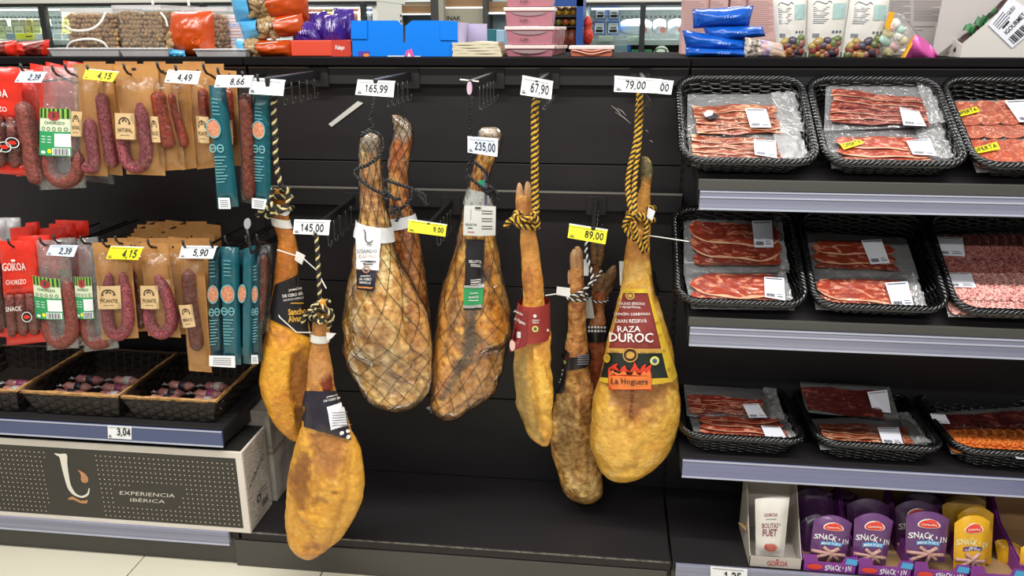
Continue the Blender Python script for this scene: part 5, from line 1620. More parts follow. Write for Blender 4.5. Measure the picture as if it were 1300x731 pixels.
    if blacksticker:
        x, y, a, c = blacksticker
        g = lambda u, v, o=0: onplane(x + u, y + v, bk, h + 0.018 + o)
        lb = MB().poly([g(-a, -1), g(-1, -c), g(a, 2), g(-a * .2, c)]).build('origin_sticker', INK, t)
        MB().poly([g(-a * .9, -1, .0006), g(-a * .5, -c, .0006), g(a * .3, -c * .8, .0006), g(a * .1, 0, .0006), g(-a * .6, c * .4, .0006)]).build('print', WHITE, lb)
    return t


B = BK
packet(B[0, 0], [(873, 120), (1012, 119), (1024, 172), (872, 174)], [(878, 135), (984, 133), (991, 170), (885, 172)], 'bacon', 'streaky ham packet with small black and white oval sticker, top left basket', [(945.8, 137.9), (972.6, 138.3), (979.3, 161.8), (952.9, 161.8)], n=5, h=.032, blacksticker=(903, 146, 11, 6), seed=1, crk=0.76)
packet(B[0, 0], [(872, 170), (1014, 168), (1028, 209), (878, 211)], [(876, 172), (984, 178), (996, 207), (880, 208)], 'bacon', 'streaky bacon-like packet at the front of the top left basket', [(956.7, 177), (984.7, 178.7), (986.4, 200.7), (958.2, 196.3)], n=5, h=.03, seed=2, crk=0.76)
packet(B[0, 1], [(1045, 163), (1200, 163), (1219, 203), (1056, 214)], [(1057.7, 177), (1163, 175), (1191, 210), (1064.6, 205)], 'jamon', 'ham packet with yellow OFERTA sticker under the tipped up one, top middle basket', [(1150.4, 178.6), (1180.6, 176), (1189, 197.7), (1159, 196)], [(1066, 183), (1092, 177), (1096, 182), (1071.5, 190)], n=3, h=.03, seed=3, crk=0.74)
packet(B[0, 1], [(1049, 101), (1182, 110), (1200, 160), (1046, 166)], [(1056, 113), (1172, 126), (1180, 160), (1053, 157)], 'bacond', 'dark streaky packet lying tipped up in the top middle basket', [(1141.8, 136), (1166.7, 141.6), (1176, 160.3), (1147, 158.9)], n=6, h=.042, seed=4, crk=0.86)
packet(B[0, 2], [(1203, 128), (1350, 126), (1362, 178), (1222, 179)], [(1206.5, 132), (1340, 128), (1350, 175), (1225, 176)], 'lomo', 'packet of pink loin slices with OFERTA sticker, back of the top right basket', [(1275, 127.8), (1312, 126), (1328, 154), (1294, 155)], [(1210, 143), (1239.4, 135.4), (1244, 141.6), (1215, 149)], n=3, h=.03, seed=5)
packet(B[0, 2], [(1222, 177), (1352, 176), (1366, 216), (1240, 219)], [(1225.6, 180.4), (1342, 178), (1352, 215), (1241, 214)], 'lomored', 'packet of redder loin slices with OFERTA sticker, front of the top right basket', None, [(1230, 190), (1265, 180.4), (1270, 189), (1235, 196)], n=2, h=.03, seed=6)
packet(B[1, 0], [(868, 276), (990, 277), (1002, 346), (868, 347)], [(872.5, 283), (988.5, 288), (992.6, 338), (881, 337)], 'jamond', 'shaded ham packet with its label at the top right, middle shelf left basket', [(954.5, 280.5), (979.8, 280), (982, 314), (958, 314)], n=3, h=.032, seed=7, crk=0.92)
packet(B[1, 0], [(868, 347), (996, 347), (1009, 394), (878, 392)], [(871.5, 348.6), (992.6, 350.4), (998.8, 391), (879, 382)], 'jamon', 'bright red ham packet at the front of the middle shelf left basket', [(970, 351.4), (995.4, 352.8), (997, 381.5), (971, 377)], n=2, h=.03, seed=8, crk=0.92)
packet(B[1, 1], [(1020, 294), (1150, 302), (1167, 354), (1028, 354)], [(1028, 307), (1132, 309), (1141, 345), (1033.5, 341)], 'jamond', 'ham packet in the shade at the back of the middle shelf middle basket', [(1093, 305), (1119, 303.7), (1129.7, 334), (1105.5, 335.5)], n=3, h=.032, seed=9)
packet(B[1, 1], [(1027, 352), (1161, 350), (1178, 396), (1036, 393)], [(1033.5, 356), (1151, 357), (1161.5, 397), (1040, 388)], 'jamon', 'lighter ham packet at the front of the middle shelf middle basket', [(1123.5, 359), (1152, 357), (1160.5, 388.5), (1133, 389)], n=2, h=.03, seed=10, crk=0.9)
packet(B[1, 2], [(1177, 298), (1336, 292), (1350, 346), (1190, 350)], [(1183, 303), (1330, 298), (1342, 346), (1193, 348)], 'salamid', 'shaded salami packet with label at its left, back of the middle shelf right basket', [(1179.5, 300), (1222, 302), (1225, 325.5), (1185.8, 323.4)], n=3, h=.032, seed=11)
packet(B[1, 2], [(1190, 346), (1348, 346), (1364, 406), (1204, 402)], [(1195, 348), (1340, 349), (1352, 405), (1208, 399)], 'salami', 'pale marbled salami packet at the front of the middle shelf right basket', [(1192.7, 346), (1232.5, 347), (1239.4, 365), (1198, 364)], n=3, h=.03, seed=12)
packet(B[2, 0], [(868, 488), (984, 495), (996, 536), (872, 528)], [(871, 500), (967.7, 508), (971, 529), (874, 524)], 'bacond', 'dark packet leaning at the back of the lowest left basket', [(942.8, 513), (962.5, 512), (974, 530), (951, 530)], n=4, h=.045, hb=.075, seed=13, crk=0.86)
packet(B[2, 0], [(874, 525), (1006, 528), (1020, 560), (884, 559)], [(883, 527), (988.5, 532), (1001.6, 558), (888, 552)], 'jamon', 'pink ham packet at the front of the lowest left basket', [(966, 540), (990, 541.5), (1000, 558.8), (974, 559)], n=4, h=.035, seed=14, crk=0.84)
packet(B[2, 1], [(1014.4, 480), (1127, 483.7), (1142.5, 534), (1023, 523.5)], [(1016, 490.6), (1110, 496), (1123.5, 533), (1025, 520)], 'dark', 'very dark packet standing up at the back of the lowest middle basket', [(1101, 497.5), (1126, 494.7), (1131, 524), (1108, 521.7)], n=3, h=.045, hb=.10, seed=15)
packet(B[2, 1], [(1028, 532), (1162, 526), (1192, 566), (1042, 571)], [(1038.7, 537), (1151, 542), (1163, 573), (1047, 565)], 'bacon', 'fatty streaky packet with crinkled film, front of the lowest middle basket', [(1113.8, 542.5), (1140.8, 542.5), (1147, 565), (1121, 563)], n=5, h=.036, seed=16, crk=0.8)
packet(B[2, 2], [(1180, 524), (1300, 516), (1330, 546), (1190, 548)], [(1185, 528), (1300, 522), (1320, 545), (1192, 546)], 'dark', 'dim packet leaning at the back of the lowest right basket', [(1180.6, 525), (1199.6, 526), (1206.5, 538), (1185.8, 536.6)], n=2, h=.04, hb=.06, seed=17)
packet(B[2, 2], [(1193, 543), (1345, 548), (1364, 590), (1208, 576)], [(1197, 545), (1335, 550), (1352, 588), (1212, 575)], 'chorizo', 'bright orange chorizo packet in the lowest right basket', [(1279, 572), (1312, 574), (1322, 584), (1291, 582)], n=3, h=.034, seed=18)

# ------------------------------------------------------------------ brown wicker baskets and their sticks
WICK = M('dark_brown_wicker', '241a13', 0.55, var=(40, '15100c', .3), coat=.1)
WICKT = M('lit_tan_wicker_rim', 'dcae6c', 0.5, var=(50, '8a5a2c', .3), coat=.15)


def wicker(x0, x1, yf, yb, z0, h, label):
    t = thing('wicker_basket', label, 'basket', ((x0 + x1) / 2, (yf + yb) / 2, z0), 'brown wicker baskets')
    ins = 0.022
    cor = lambda k: [V((x0 + ins * (1 - k), yf + ins * (1 - k), z0 + h * k)), V((x1 - ins * (1 - k), yf + ins * (1 - k), z0 + h * k)), V((x1 - ins * (1 - k), yb - ins * (1 - k), z0 + h * k)), V((x0 + ins * (1 - k), yb - ins * (1 - k), z0 + h * k))]
    b = MB()
    rows = 6
    for j in range(rows):
        k = (j + .5) / rows
        P = cor(k)
        for s in range(4):
            a, c = P[s], P[(s + 1) % 4]
            n = 40
            tg = (c - a).normalized()
            o = V((tg.y, -tg.x, 0))
            pts = [a.lerp(c, i / n) + o * (0.0035 * math.sin(math.pi * (i / 4 + j))) + V((0, 0, 0.001 * math.sin(i * 1.7 + j))) for i in range(n + 1)]
            rg = []
            for p in pts:
                rg.append([p + V((0, 0, h / rows * .47)) + o * .0012, p + V((0, 0, h / rows * .47)) - o * .0012, p - V((0, 0, h / rows * .47)) - o * .0012, p - V((0, 0, h / rows * .47)) + o * .0012])
            b.loft(rg)
    P, P1 = cor(0), cor(1)
    for s in range(4):
        for i in range(0, 11):
            b.tube([P[s].lerp(P[(s + 1) % 4], i / 10), P1[s].lerp(P1[(s + 1) % 4], i / 10)], .003, 4)
    b.build('woven_wall', WICK, t, kind='stuff')
    P = cor(0)
    MB().prism([p + V((0, 0, .001)) for p in P], (0, 0, .004)).build('base', WICK, t)
    P = cor(1)
    for nm, mt, sides in (('bound_rim', WICKT, (0, 1)), ('rear_rim', M('shaded_wicker_rim', '3c2818', .55, coat=.1), (2, 3))):  # lit front and right sides, shaded rear, painted into the rim colours
        b = MB()
        for q in range(5):
            pts = []
            for s in sides:
                for i in range(10 if s == sides[1] else 9):
                    p = P[s].lerp(P[(s + 1) % 4], i / 9)
                    pts.append(p + V((rnd.uniform(-.002, .002), rnd.uniform(-.002, .002) - .002 * (q - 2), .004 * math.sin(q * 2.1) + rnd.uniform(-.0015, .0015))))
            b.tube(pts, .0028, 5)
        b.build(nm, mt, t, smooth=True, kind='stuff')
    return t


for x0, x1, lab in ((-0.985, -0.672, 'dark wicker basket cut by the left edge of the photo'), (-0.655, -0.338, 'dark wicker basket in the middle, above the 3,04 tag'), (-0.328, -0.030, 'dark wicker basket at the shelf end, next to the leftmost ham')):
    wicker(x0, x1, -0.405, -0.06, 0.4895, 0.078, lab)

STK = {'r': M('dark_red_stick_film', '9a544c', .3, var=(70, 'c09088', .2), bump=(60, .5), coat=.5), 'p': M('greyish_pink_stick', 'a8706c', .3, var=(70, '7c4848', .25), bump=(60, .5), coat=.5)}
SB = [('b', '20202a'), ('m', '8a3a62'), ('k', '2c2a34'), ('w', 'b8b4b0')]


def stick(x0, x1, y, z, mat, labcol, label):
    t = thing('salami_stick', label, 'wrapped salami stick', ((x0 + x1) / 2, y, z - .012), 'wrapped salami sticks in the wicker baskets')
    n = 14
    pts = [V((x0 + (x1 - x0) * i / n, y + .003 * math.sin(i), z)) for i in range(n + 1)]
    rd = [.005, .0085] + [.0145 + .001 * math.sin(i * 2.3) for i in range(n - 3)] + [.0085, .005]
    MB().tube(pts, rd, 9).build('wrapped_body', mat, t, smooth=True)
    m0 = (x0 + x1) / 2 + .01
    MB().tube([V((m0 - .012, y, z)), V((m0 + .012, y, z))], .0160, 10).build('paper_sleeve', M('sleeve_' + labcol[0], labcol[1], .4), t, smooth=True)
    for sx, xx in ((-1, x0), (1, x1)):
        MB().grid(lambda u, v: V((xx + sx * .016 * u, y - .012 * (v - .5) * (.4 + u), z + .006 * math.sin(v * 9) * u)), 4, 5).build('film_tail', CRINKW, t, smooth=True)


k = 0
for (bx0, bx1, ys, places) in (
        (-0.632, -0.362, (-.36, -.325, -.285, -.24), 'middle wicker basket'), (-0.305, -0.055, (-.36, -.33, -.295, -.25), 'wicker basket at the shelf end'), (-0.95, -0.70, (-.36, -.325, -.29), 'wicker basket at the left edge')):
    for j, y in enumerate(ys):
        mid = (bx0 + bx1) / 2 + .012 * (j % 2)
        for side, (a, c) in (('left', (bx0 + .012 * j, mid - .012)), ('right', (mid + .022, bx1 - .004 * j))):
            o = ('first', 'second', 'third', 'fourth')[j]
            stick(a, c, y, .522 + .006 * j + .002 * (k % 2), STK['r' if (k % 3) else 'p'], SB[k % 4], f'{o} salami stick from the front in the {side} stack, {places}')
            k += 1

# ------------------------------------------------------------------ hanging sausage packets
GREENL = M('green_label', '2f9a5c', 0.45)
TEAL = M('teal_packet_film', '17616d', 0.3, var=(22, '114c58', .3), bump=(35, .3), coat=.4)
TEALD = M('dark_teal_packet_film', '12424d', 0.3, var=(22, '0e343e', .3), bump=(35, .3), coat=.4)
TPR = M('pale_teal_print', '6fa9ae', .5)
SAUSPIC = M('sausage_cut_picture', 'b9603c', .5, var=(160, 'd8a080', .2))


def bag_fn(quad, Y, dy=0.0, twist=0.0):
    """patch of the packet; twist pushes its right edge further back"""
    Ys = [Y + dy, Y + dy + twist, Y + twist, Y]
    return Q(*[at(p[0], p[1], y) for p, y in zip(quad, Ys)])


def inv_q(F):
    """pixel -> (u, v) on the patch"""
    o = F(0, 0)
    nrm = F.n

    def g(px, py):
        d = ray(px, py)
        t = (o - CAM).dot(nrm) / d.dot(nrm)
        P = CAM + d * t
        u = v = .5
        for _ in range(12):
            e = P - F(u, v)
            a, c = (F(u + .01, v) - F(u, v)) * 100, (F(u, v + .01) - F(u, v)) * 100
            aa, bb, cc = a.dot(a), a.dot(c), c.dot(c)
            det = aa * cc - bb * bb
            u += (e.dot(a) * cc - e.dot(c) * bb) / det
            v += (e.dot(c) * aa - e.dot(a) * bb) / det
        return u, v
    return g


def sheet(F, off, wr, seed, nu=10, nv=24, u0=0, u1=1, v0=0, v1=1, bulge=0.0):
    def fn(a, c):
        u, v = u0 + (u1 - u0) * a, v0 + (v1 - v0) * c
        k = min(1, 4 * a * (1 - a) * 1.6) * min(1, 10 * c * (1 - c))
        return F(u, v, off + bulge * k + wr * noise.noise(V((u * 4 + seed, v * 11, seed * 1.7))))
    return MB().grid(fn, nu, nv)


def saus(F, g, pts, rpx, off, mat, parent, seed=0, name='sausage', tips=True):
    """sausage following pixel points; rpx = radius in pixels"""
    P = []
    for x, y in pts:
        u, v = g(x, y)
        P.append(F(u, v, off))
    sp = spline(P, 7)
    pix = (CAM - P[0]).length / FPX
    r = rpx * pix
    n = len(sp)
    rd = []
    for i in range(n):
        e = min(i, n - 1 - i) / max(1, n * 0.08)
        rd.append(r * (min(1, .35 + .65 * e) if tips else 1) * (1 + .07 * noise.noise(V((i * .5, seed, 0)))))
    return MB().tube(sp, rd, 10).build(name, mat, parent, smooth=True)


def hole_hook(F, t, u=.5):
    """euro slot reinforcement at the packet's head"""
    MB().rect(lift(F, .0012), u - .05, u + .05, .955, .975).build('hang_slot', INK, t)


def emblem(p, F, u, v, w_, h_):
    n = 10
    out = [F(u - w_ * math.cos(math.pi * i / n), v + h_ * math.sin(math.pi * i / n)) for i in range(n + 1)]
    inn = [F(u - .82 * w_ * math.cos(math.pi * i / n), v + .8 * h_ * math.sin(math.pi * i / n)) for i in range(n + 1)]
    p.add(out + inn, [(i, i + 1, n + 2 + i, n + 1 + i) for i in range(n)])
    p.rect(F, u - w_, u + w_, v - .16 * h_, v + .1 * h_)
    p.add([F(u - .45 * w_, v + .25 * h_), F(u - .1 * w_, v + .25 * h_), F(u + .12 * w_, v + .75 * h_), F(u - .05 * w_, v + .75 * h_)], [(0, 1, 2, 3)])
    p.add([F(u + .2 * w_, v + .25 * h_), F(u + .55 * w_, v + .25 * h_), F(u + .12 * w_, v + .7 * h_)], [(0, 1, 2)])


def kraft(quad, Y, label, sau=None, stick=None, word=None, dy=0.0, twist=0.0, seed=0, smat=None, rp=6.5, detail=True):
    F = bag_fn(quad, Y, dy, twist)
    g = inv_q(F)
    t = thing('kraft_packet', label, 'sausage packet', F(.5, 0), 'kraft sausage packets')
    b = sheet(F, 0, .0018, seed, 8, 20)
    b.build('kraft_back', KRAFT, t, smooth=True)
    if detail:
        hole_hook(F, t, .45)
    if sau:
        saus(F, g, sau, rp, .009, smat or SALAMI, t, seed)
        sheet(F, .004, .004, seed + 3, 12, 26, .03, .97, .02, .9, .026).build('clear_front', CLEAR, t, smooth=True)
    if stick:
        S_ = Q(*[F(*g(x, y), .033) for x, y in stick])
        lb = MB().grid(lambda u, v: S_(u, v, -.004 * (2 * u - 1) ** 2), 6, 1).build('kraft_sticker', STICK, t)
        f2 = lambda u, v: S_(u, v, .0008 - .004 * (2 * u - 1) ** 2)
        p = MB()
        emblem(p, f2, .5, .62, .3, .24)
        if word:
            p.text(word, f2, .5, .36, .74 if len(word) > 4 else .5, .15, .01)
        p.rect(f2, .12, .88, .245, .26); p.rect(f2, .28, .72, .15, .17)
        p.build('print', M('brown_print', '3a2a1c', .6), lb)
    return t


def greenbag(quad, Y, label, lab, sau, seed=0, twist=0, dy=0, rp=8):
    F = bag_fn(quad, Y, dy, twist)
    g = inv_q(F)
    t = thing('clear_sausage_packet', label, 'sausage packet', F(.5, 0), 'clear packets with green labels')
    saus(F, g, sau, rp, .008, DULLRED, t, seed)
    sheet(F, 0, .003, seed + 5, 8, 20).build('back_film', FILM('greyish_bag_film', 'd8d2d4', .12, .16, (40, .8), .16), t, smooth=True)
    sheet(F, .006, .004, seed, 12, 26, 0, 1, 0, 1, .02).build('clear_front', FILM('clear_crinkled_bag', fac=.10, rough=.15, bump=(40, 1.0), haze=.07), t, smooth=True)
    L = Q(*[F(*g(x, y), .037) for x, y in lab])
    cur = lambda o: (lambda u, v: L(u, v, o - .006 * (2 * u - 1) ** 2))
    lb = MB().grid(cur(0), 8, 1).build('label', M('pale_green_label', 'd9e6c4', .45), t)
    f2 = cur(.0008)
    f3 = cur(.0014)
    MB().rect(f2, 0, 1, 0, .52, 8, 1).build('green_field', GREENL, lb)
    p = MB()
    p.rect(f2, 0, 1, .8, 1, 8, 1)
    p.build('lime_field', M('lime_label', '8cc04a', .45), lb)
    p = MB()
    for k in range(7):
        p.rect(f3, .03 + .145 * k, .10 + .145 * k, .8, 1)
    p.text('CHORIZO', f2, .5, .70, .66, .06, .01)
    for k in range(5):
        p.ringd(f2, .14 + .18 * k, .575, .06, .04, .7, 10)
    p.build('print', M('dark_green_print', '23422c', .5), lb)
    MB().disc(cur(.0018), .5, .85, .2, .1).build('red_crest', M('red_crest', 'a8323a', .5), lb)
    p = MB()
    p.rect(f3, .52, 1, .2, .48, 4, 1); p.rect(f3, .45, .97, .02, .17, 4, 1)
    for k in range(3):
        p.rect(f3, .08, .42, .40 - .06 * k, .415 - .06 * k)
    p.disc(f3, .15, .07, .08, .035)
    p.build('white_field', WHITE, lb)
    p = MB()
    for k in range(9):
        p.rect(cur(.002), .5 + .05 * k, .5 + .05 * k + (.03 if k % 2 else .018), .03, .16)
    p.build('barcode', INK, lb)
    MB().disc(f3, .36, .1, .07, .05).build('yellow_dot', YELLOW, lb)
    return t


def redbag(quad, Y, label, seed=0, win=(.10, .46), words=True, icons=(), twist=0, dy=0, plain=False):
    F = bag_fn(quad, Y, dy, twist)
    t = thing('red_packet', label, 'sausage packet', F(.5, 0), 'red sausage packets')
    bl = lambda v0, v1, nv: sheet(F, 0, .004, seed, 10, nv, 0, 1, v0, v1, .012)
    if plain:
        bl(0, 1, 18).build('red_film', RED, t, smooth=True)
        return t
    bl(win[1], 1, 14).build('red_film', RED, t, smooth=True)
    bl(0, win[0], 4).build('red_foot', RED, t, smooth=True)
    sheet(F, -.004, .002, seed, 6, 6, 0, 1, win[0], win[1]).build('window_back', M('dark_window_back', '5c2a26', .5), t)
    for k in range(3):
        u = .22 + .28 * k
        MB().tube(spline([F(u, win[0] - .03, .006), F(u + .02, (win[0] + win[1]) / 2, .011), F(u - .01, win[1] + .03, .004)], 5), .015, 9).build('sausage', M('dull_red_sausage', '8c4a40', .5), t, smooth=True)
    sheet(F, .014, .003, seed + 2, 10, 10, 0, 1, win[0], win[1], .016).build('clear_window', CLEAR, t, smooth=True)
    f2 = lambda u, v: F(u, v, .0165 + .004 * noise.noise(V((u * 4 + seed, v * 11, seed * 1.7))))
    if words:
        p = MB()
        p.text('GOIKOA', f2, .46, .77, .66, .075, .012)
        p.disc(f2, .46, .83, .07, .012)
        p.text('CHORIZO', f2, .47, .625, .56, .045, .005)
        p.text('SNACK', lambda u, v: F(u, v, .034), .46, .385, .42, .045, .01)
        p.build('lettering', LWHT, t)
        MB().text('EXTRA', f2, .47, .57, .3, .03, .005).build('dark_lettering', M('dark_red_print', '6a1a14', .5), t)
    f3 = lambda u, v: F(u, v, .036)
    for (u, v) in icons:
        r = .15
        b = MB().disc(f3, u, v, r, r * .38)
        o = b.build('round_mark', INK, t)
        p = MB().ringd(lambda a, c: F(a, c, .0366), u, v, r * .9, r * .34, .86)
        p.build('white_ring', LWHT, o)
        MB().disc(lambda a, c: F(a, c, .037), u, v, r * .55, r * .13).build('red_mark', RED, o)
    return t


def teal(quad, Y, label, oval=None, logo=None, lab=None, seed=0, dark=False, twist=0, dy=0):
    F = bag_fn(quad, Y, dy, twist)
    g = inv_q(F)
    t = thing('teal_packet', label, 'sausage packet', F(.5, 0), 'tall teal packets')
    b = sheet(F, 0, .002, seed, 12, 26, bulge=.016)
    b.grid(lambda u, v: F(u, v, -.003), 4, 8)
    b.build('teal_film', TEALD if dark else TEAL, t, smooth=True)
    f2 = lambda u, v: F(u, v, .019 + .002 * noise.noise(V((u * 4 + seed, v * 11, seed * 1.7))))
    f3 = lambda u, v: F(u, v, .0198 + .002 * noise.noise(V((u * 4 + seed, v * 11, seed * 1.7))))
    p = MB()
    if oval:
        u, v = g(*oval)
        o = MB().disc(f2, u, v, .36, .072).build('sausage_picture', SAUSPIC, t)
        MB().ringd(f3, u, v, .40, .08, .86).build('picture_rim', TPR, o)
    if logo:
        u, v = g(*logo)
        for du in (-.2, .2):
            p.ringd(f2, u + du, v, .19, .036, .66)
            p.rect(f2, u + du - .15, u + du + .15, v - .004, v + .005)
        for k in range(9):
            p.rect(f2, .2, .8 - .1 * (k % 3), v - .075 - .026 * k, v - .067 - .026 * k)
        for k in range(5):
            p.rect(f2, .3, .72 - .06 * (k % 2), .9 - .03 * k, .907 - .03 * k)
    if p.v:
        p.build('print', TPR, t)
    if lab:
        L = Q(*[F(*g(x, y), .022) for x, y in lab])
        lb = MB().grid(L, 2, 2).build('white_label', WHITE, t)
        p = MB()
        for k in range(4):
            p.rect(lift(L, .0008), .15, .85, .2 + .18 * k, .26 + .18 * k)
        p.build('label_print', GINK, lb)
    return t


def salami_bag(quad, Y, label, sau, rp, smat, seed=0, film=CLEAR):
    F = bag_fn(quad, Y)
    g = inv_q(F)
    t = thing('clear_sausage_packet', label, 'sausage packet', F(.5, 0), 'clear packets of single sausages')
    saus(F, g, sau, rp, .012, smat, t, seed)
    sheet(F, 0, .003, seed + 5, 8, 20).build('back_film', film, t, smooth=True)
    sheet(F, .006, .004, seed, 12, 26, 0, 1, 0, 1, .02).build('clear_front', film, t, smooth=True)
    return t


def peg(px, py, Y, label, back=-.006):
    p = at(px, py, Y)
    t = MB().tube([V((p.x, back, p.z - .03)), V((p.x, Y + .06, p.z - .03)), V((p.x, Y + .02, p.z - .012)), V((p.x, Y - .004, p.z - .006)), V((p.x, Y - .016, p.z + .006)), V((p.x, Y - .018, p.z + .02))], .0034, 6)
    return solo('peg_hook', t, HOOKM, label, 'peg hook', 'peg hooks', smooth=True)


# upper row
redbag([(-38, 82), (25, 87), (38, 223), (-28, 219)], -.385, 'front red packet at the left edge, upper row, three round black marks', 1, (.12, .52), True, ((.56, .27), (.74, .285), (.9, .33)))
redbag([(10, 84), (50, 90), (53, 222), (20, 224)], -.335, 'second red packet, upper row, behind the front one at the left edge', 2, (.12, .5), False)
for k, (x0, y0, x1, y1) in enumerate(((38, 80, 72, 86), (58, 78, 84, 84), (80, 77, 106, 80))):
    redbag([(x0, y0), (x1, y1), (x1 + 2, y1 + 110), (x0 + 3, y0 + 112)], -.24 + .05 * k, ('red packet of the upper row whose head shows left of the 2,39 tag', 'red packet of the upper row behind the 2,39 tag', 'rearmost red packet of the upper row, by the first yellow tag')[k], 3 + k, plain=True)
salami_bag([(27, 94), (58, 97), (64, 241), (45, 233)], -.38, 'clear packet with one long dark red sausage, left of the green label, upper row', [(33, 128), (38, 165), (45, 205), (52, 232)], 9, M('dull_red_sausage', '8c4a40', .5), 7)
greenbag([(56, 84), (101, 86), (110, 238), (52, 241)], -.375, 'clear chorizo packet with green label in the upper row', [(60.5, 135.5), (98.5, 137), (100, 196.5), (59.5, 194.5)], [(66, 190), (66, 215), (76, 228), (92, 228), (102, 215), (101, 190)], 8)
salami_bag([(98, 110), (136, 112), (146, 234), (104, 228)], -.33, 'loose clear bag corner sticking out under the kraft packets, upper row', [(104, 150), (108, 190), (112, 220)], 8, M('dull_red_sausage', '8c4a40', .5), 9)
kraft([(99, 84), (129, 86), (137, 224), (104, 222)], -.385, 'kraft packet just right of the upper green label', [(116, 150), (119, 180), (122, 205), (118, 213), (108, 208)], [(99, 139.5), (112.5, 140.5), (112, 171.5), (98.5, 171)], 'NATURAL', seed=10, rp=7)
kraft([(126, 87), (142, 90), (156, 223), (137, 221)], -.375, 'narrow turned kraft packet under the upper yellow tag', [(131, 118), (135, 150), (141, 185), (147, 212)], seed=11, rp=7)
kraft([(145, 83), (200, 82), (210, 223), (161, 221)], -.39, 'kraft packet with NATURAL sticker and a curved salami, upper row', [(160, 158), (159, 185), (164, 205), (174, 212), (185, 206), (188, 186), (184, 158), (179, 130)], [(153.5, 142), (178, 142.5), (180, 175.5), (155, 174.5)], 'NATURAL', seed=12, rp=7)
kraft([(194, 85), (222, 86), (235, 215), (204, 217)], -.38, 'kraft packet with orange chorizo just right of NATURAL, upper row', [(202, 116), (206, 140), (212, 165), (217, 188)], [(197.5, 146), (208, 146.5), (211, 179), (200, 178.5)], 'DULCE', seed=13, smat=CHORIZO, rp=8.5)
kraft([(216, 86), (238, 86), (250, 213), (230, 216)], -.365, 'kraft packet with thin dark chorizo under the 4,49 tag', [(220, 116), (226, 145), (233, 170), (236, 186)], seed=14, smat=CHORIZO, rp=5.5)
kraft([(240, 85), (264, 85), (286, 211), (250, 215)], -.36, 'kraft packet half covered by the first tall teal packet, upper row', [(259, 112), (261, 145), (264, 175)], [(255, 145.5), (271, 147), (272, 180), (258, 179)], 'PICANTE', seed=15, smat=CHORIZO, rp=6)
kraft([(284, 89), (300, 90), (306, 210), (288, 211)], -.34, 'kraft packet showing between the teal packets, upper row', [(291, 112), (294, 145), (297, 185)], [(288, 150), (301, 151), (302, 182), (292, 181)], None, seed=16, smat=CHORIZO, rp=5)
teal([(265, 108), (286, 111), (303, 262), (276, 264.5)], -.395, 'first tall teal packet, under the 8,66 tag', (275.5, 162), (279, 187), [(281.5, 249), (296, 249), (297.5, 263), (282.5, 263)], 20)
salami_bag([(304, 108), (323, 110), (326, 259), (307, 256)], -.385, 'clear packet with one thin dry brown sausage between two teal packets', [(314, 118), (316, 160), (318, 205), (319, 252)], 8, DRYSAUS, 21)
teal([(321, 116), (342, 119), (344, 263), (323, 262)], -.38, 'second tall teal packet, beside the cream and black rope', (332, 164), (332, 188), [(324, 249), (343, 251), (340, 264), (324, 262)], 22)
for k, (x, d) in enumerate(((106, .12), (128, .10), (152, .13), (178, .1), (206, .12), (228, .09), (250, .12), (270, .1), (246, .2), (160, .2), (196, .2), (120, .2))):
    q = at(x, 84 - 6 * (d > .15), -.385 + d)
    o_ = ('first', 'second', 'third', 'fourth', 'fifth', 'sixth', 'seventh', 'eighth')
    kraft([(x - 14, 81 - 3 * (d > .15)), (x + 14, 81 - 3 * (d > .15)), (x + 18, 200), (x - 8, 200)], -.385 + d, (f'{o_[k]} kraft head from the left in the row behind the upper kraft packets' if k < 8 else f'{o_[k - 8]} kraft head in the rearmost row of the upper kraft packets'), seed=30 + k, detail=False)
for k, (x, y) in enumerate(((33, 90), (73, 92), (89, 90), (117, 92), (163, 90), (205, 88), (228, 92), (263, 90), (281, 95), (312, 100), (331, 104))):
    peg(x, y, -.40, f'{("first", "second", "third", "fourth", "fifth", "sixth", "seventh", "eighth", "ninth", "tenth", "eleventh")[k]} black peg hook from the left, upper row')

# lower row
redbag([(-42, 300), (2, 303), (12, 428), (-34, 426)], -.36, 'red packet cut by the left edge, lower row, dark print', 41, (.1, .75), False)
redbag([(0, 306), (43, 305), (59, 434), (9, 438.5)], -.40, 'front red packet with white lettering and one black mark, lower row', 42, (.14, .47), True, ((.8, .3),))
redbag([(20, 300), (62, 298), (72, 428), (36, 430)], -.345, 'red packet tucked behind the front lettered one, lower row', 43, (.1, .5), False)
for k, (x0, y0, x1, y1, Y) in enumerate(((12, 290, 44, 286, -.28), (32, 283, 50, 281, -.2), (50, 290, 84, 288, -.27), (62, 284, 96, 283, -.2), (70, 279, 112, 280, -.12))):
    redbag([(x0, y0), (x1, y1), (x1 + 6, y1 + 100), (x0 + 8, y0 + 100)], Y, ('red packet head left of the others in the lower rear rows', 'small red packet head far back, lower row', 'red packet head above the lower green labels', 'red packet head in the third rank, lower row', 'rearmost red packet head, lower row')[k], 44 + k, plain=True)
for k, (x0, y0, x1, y1) in enumerate(((-20, 282, 8, 278), (-4, 276, 26, 276))):
    q = [(x0, y0), (x1, y1), (x1 + 5, y1 + 100), (x0 + 6, y0 + 100)]
    salami_bag(q, -.2 + .07 * k, ('pale film packet at the back left of the lower row', 'pale film packet rearmost at the left of the lower row')[k], [(x0 + 14, 310), (x0 + 16, 350)], 7, M('dull_red_sausage', '8c4a40', .5), 50 + k, FILM('milky_bag_film', fac=.15, haze=.55))
greenbag([(74, 302), (96, 301), (108, 438), (86, 440)], -.355, 'clear packet behind, its green label half hidden, lower row', [(82, 338), (96, 339), (98, 389), (85, 388)], [(90, 395), (94, 425), (103, 430)], 52)
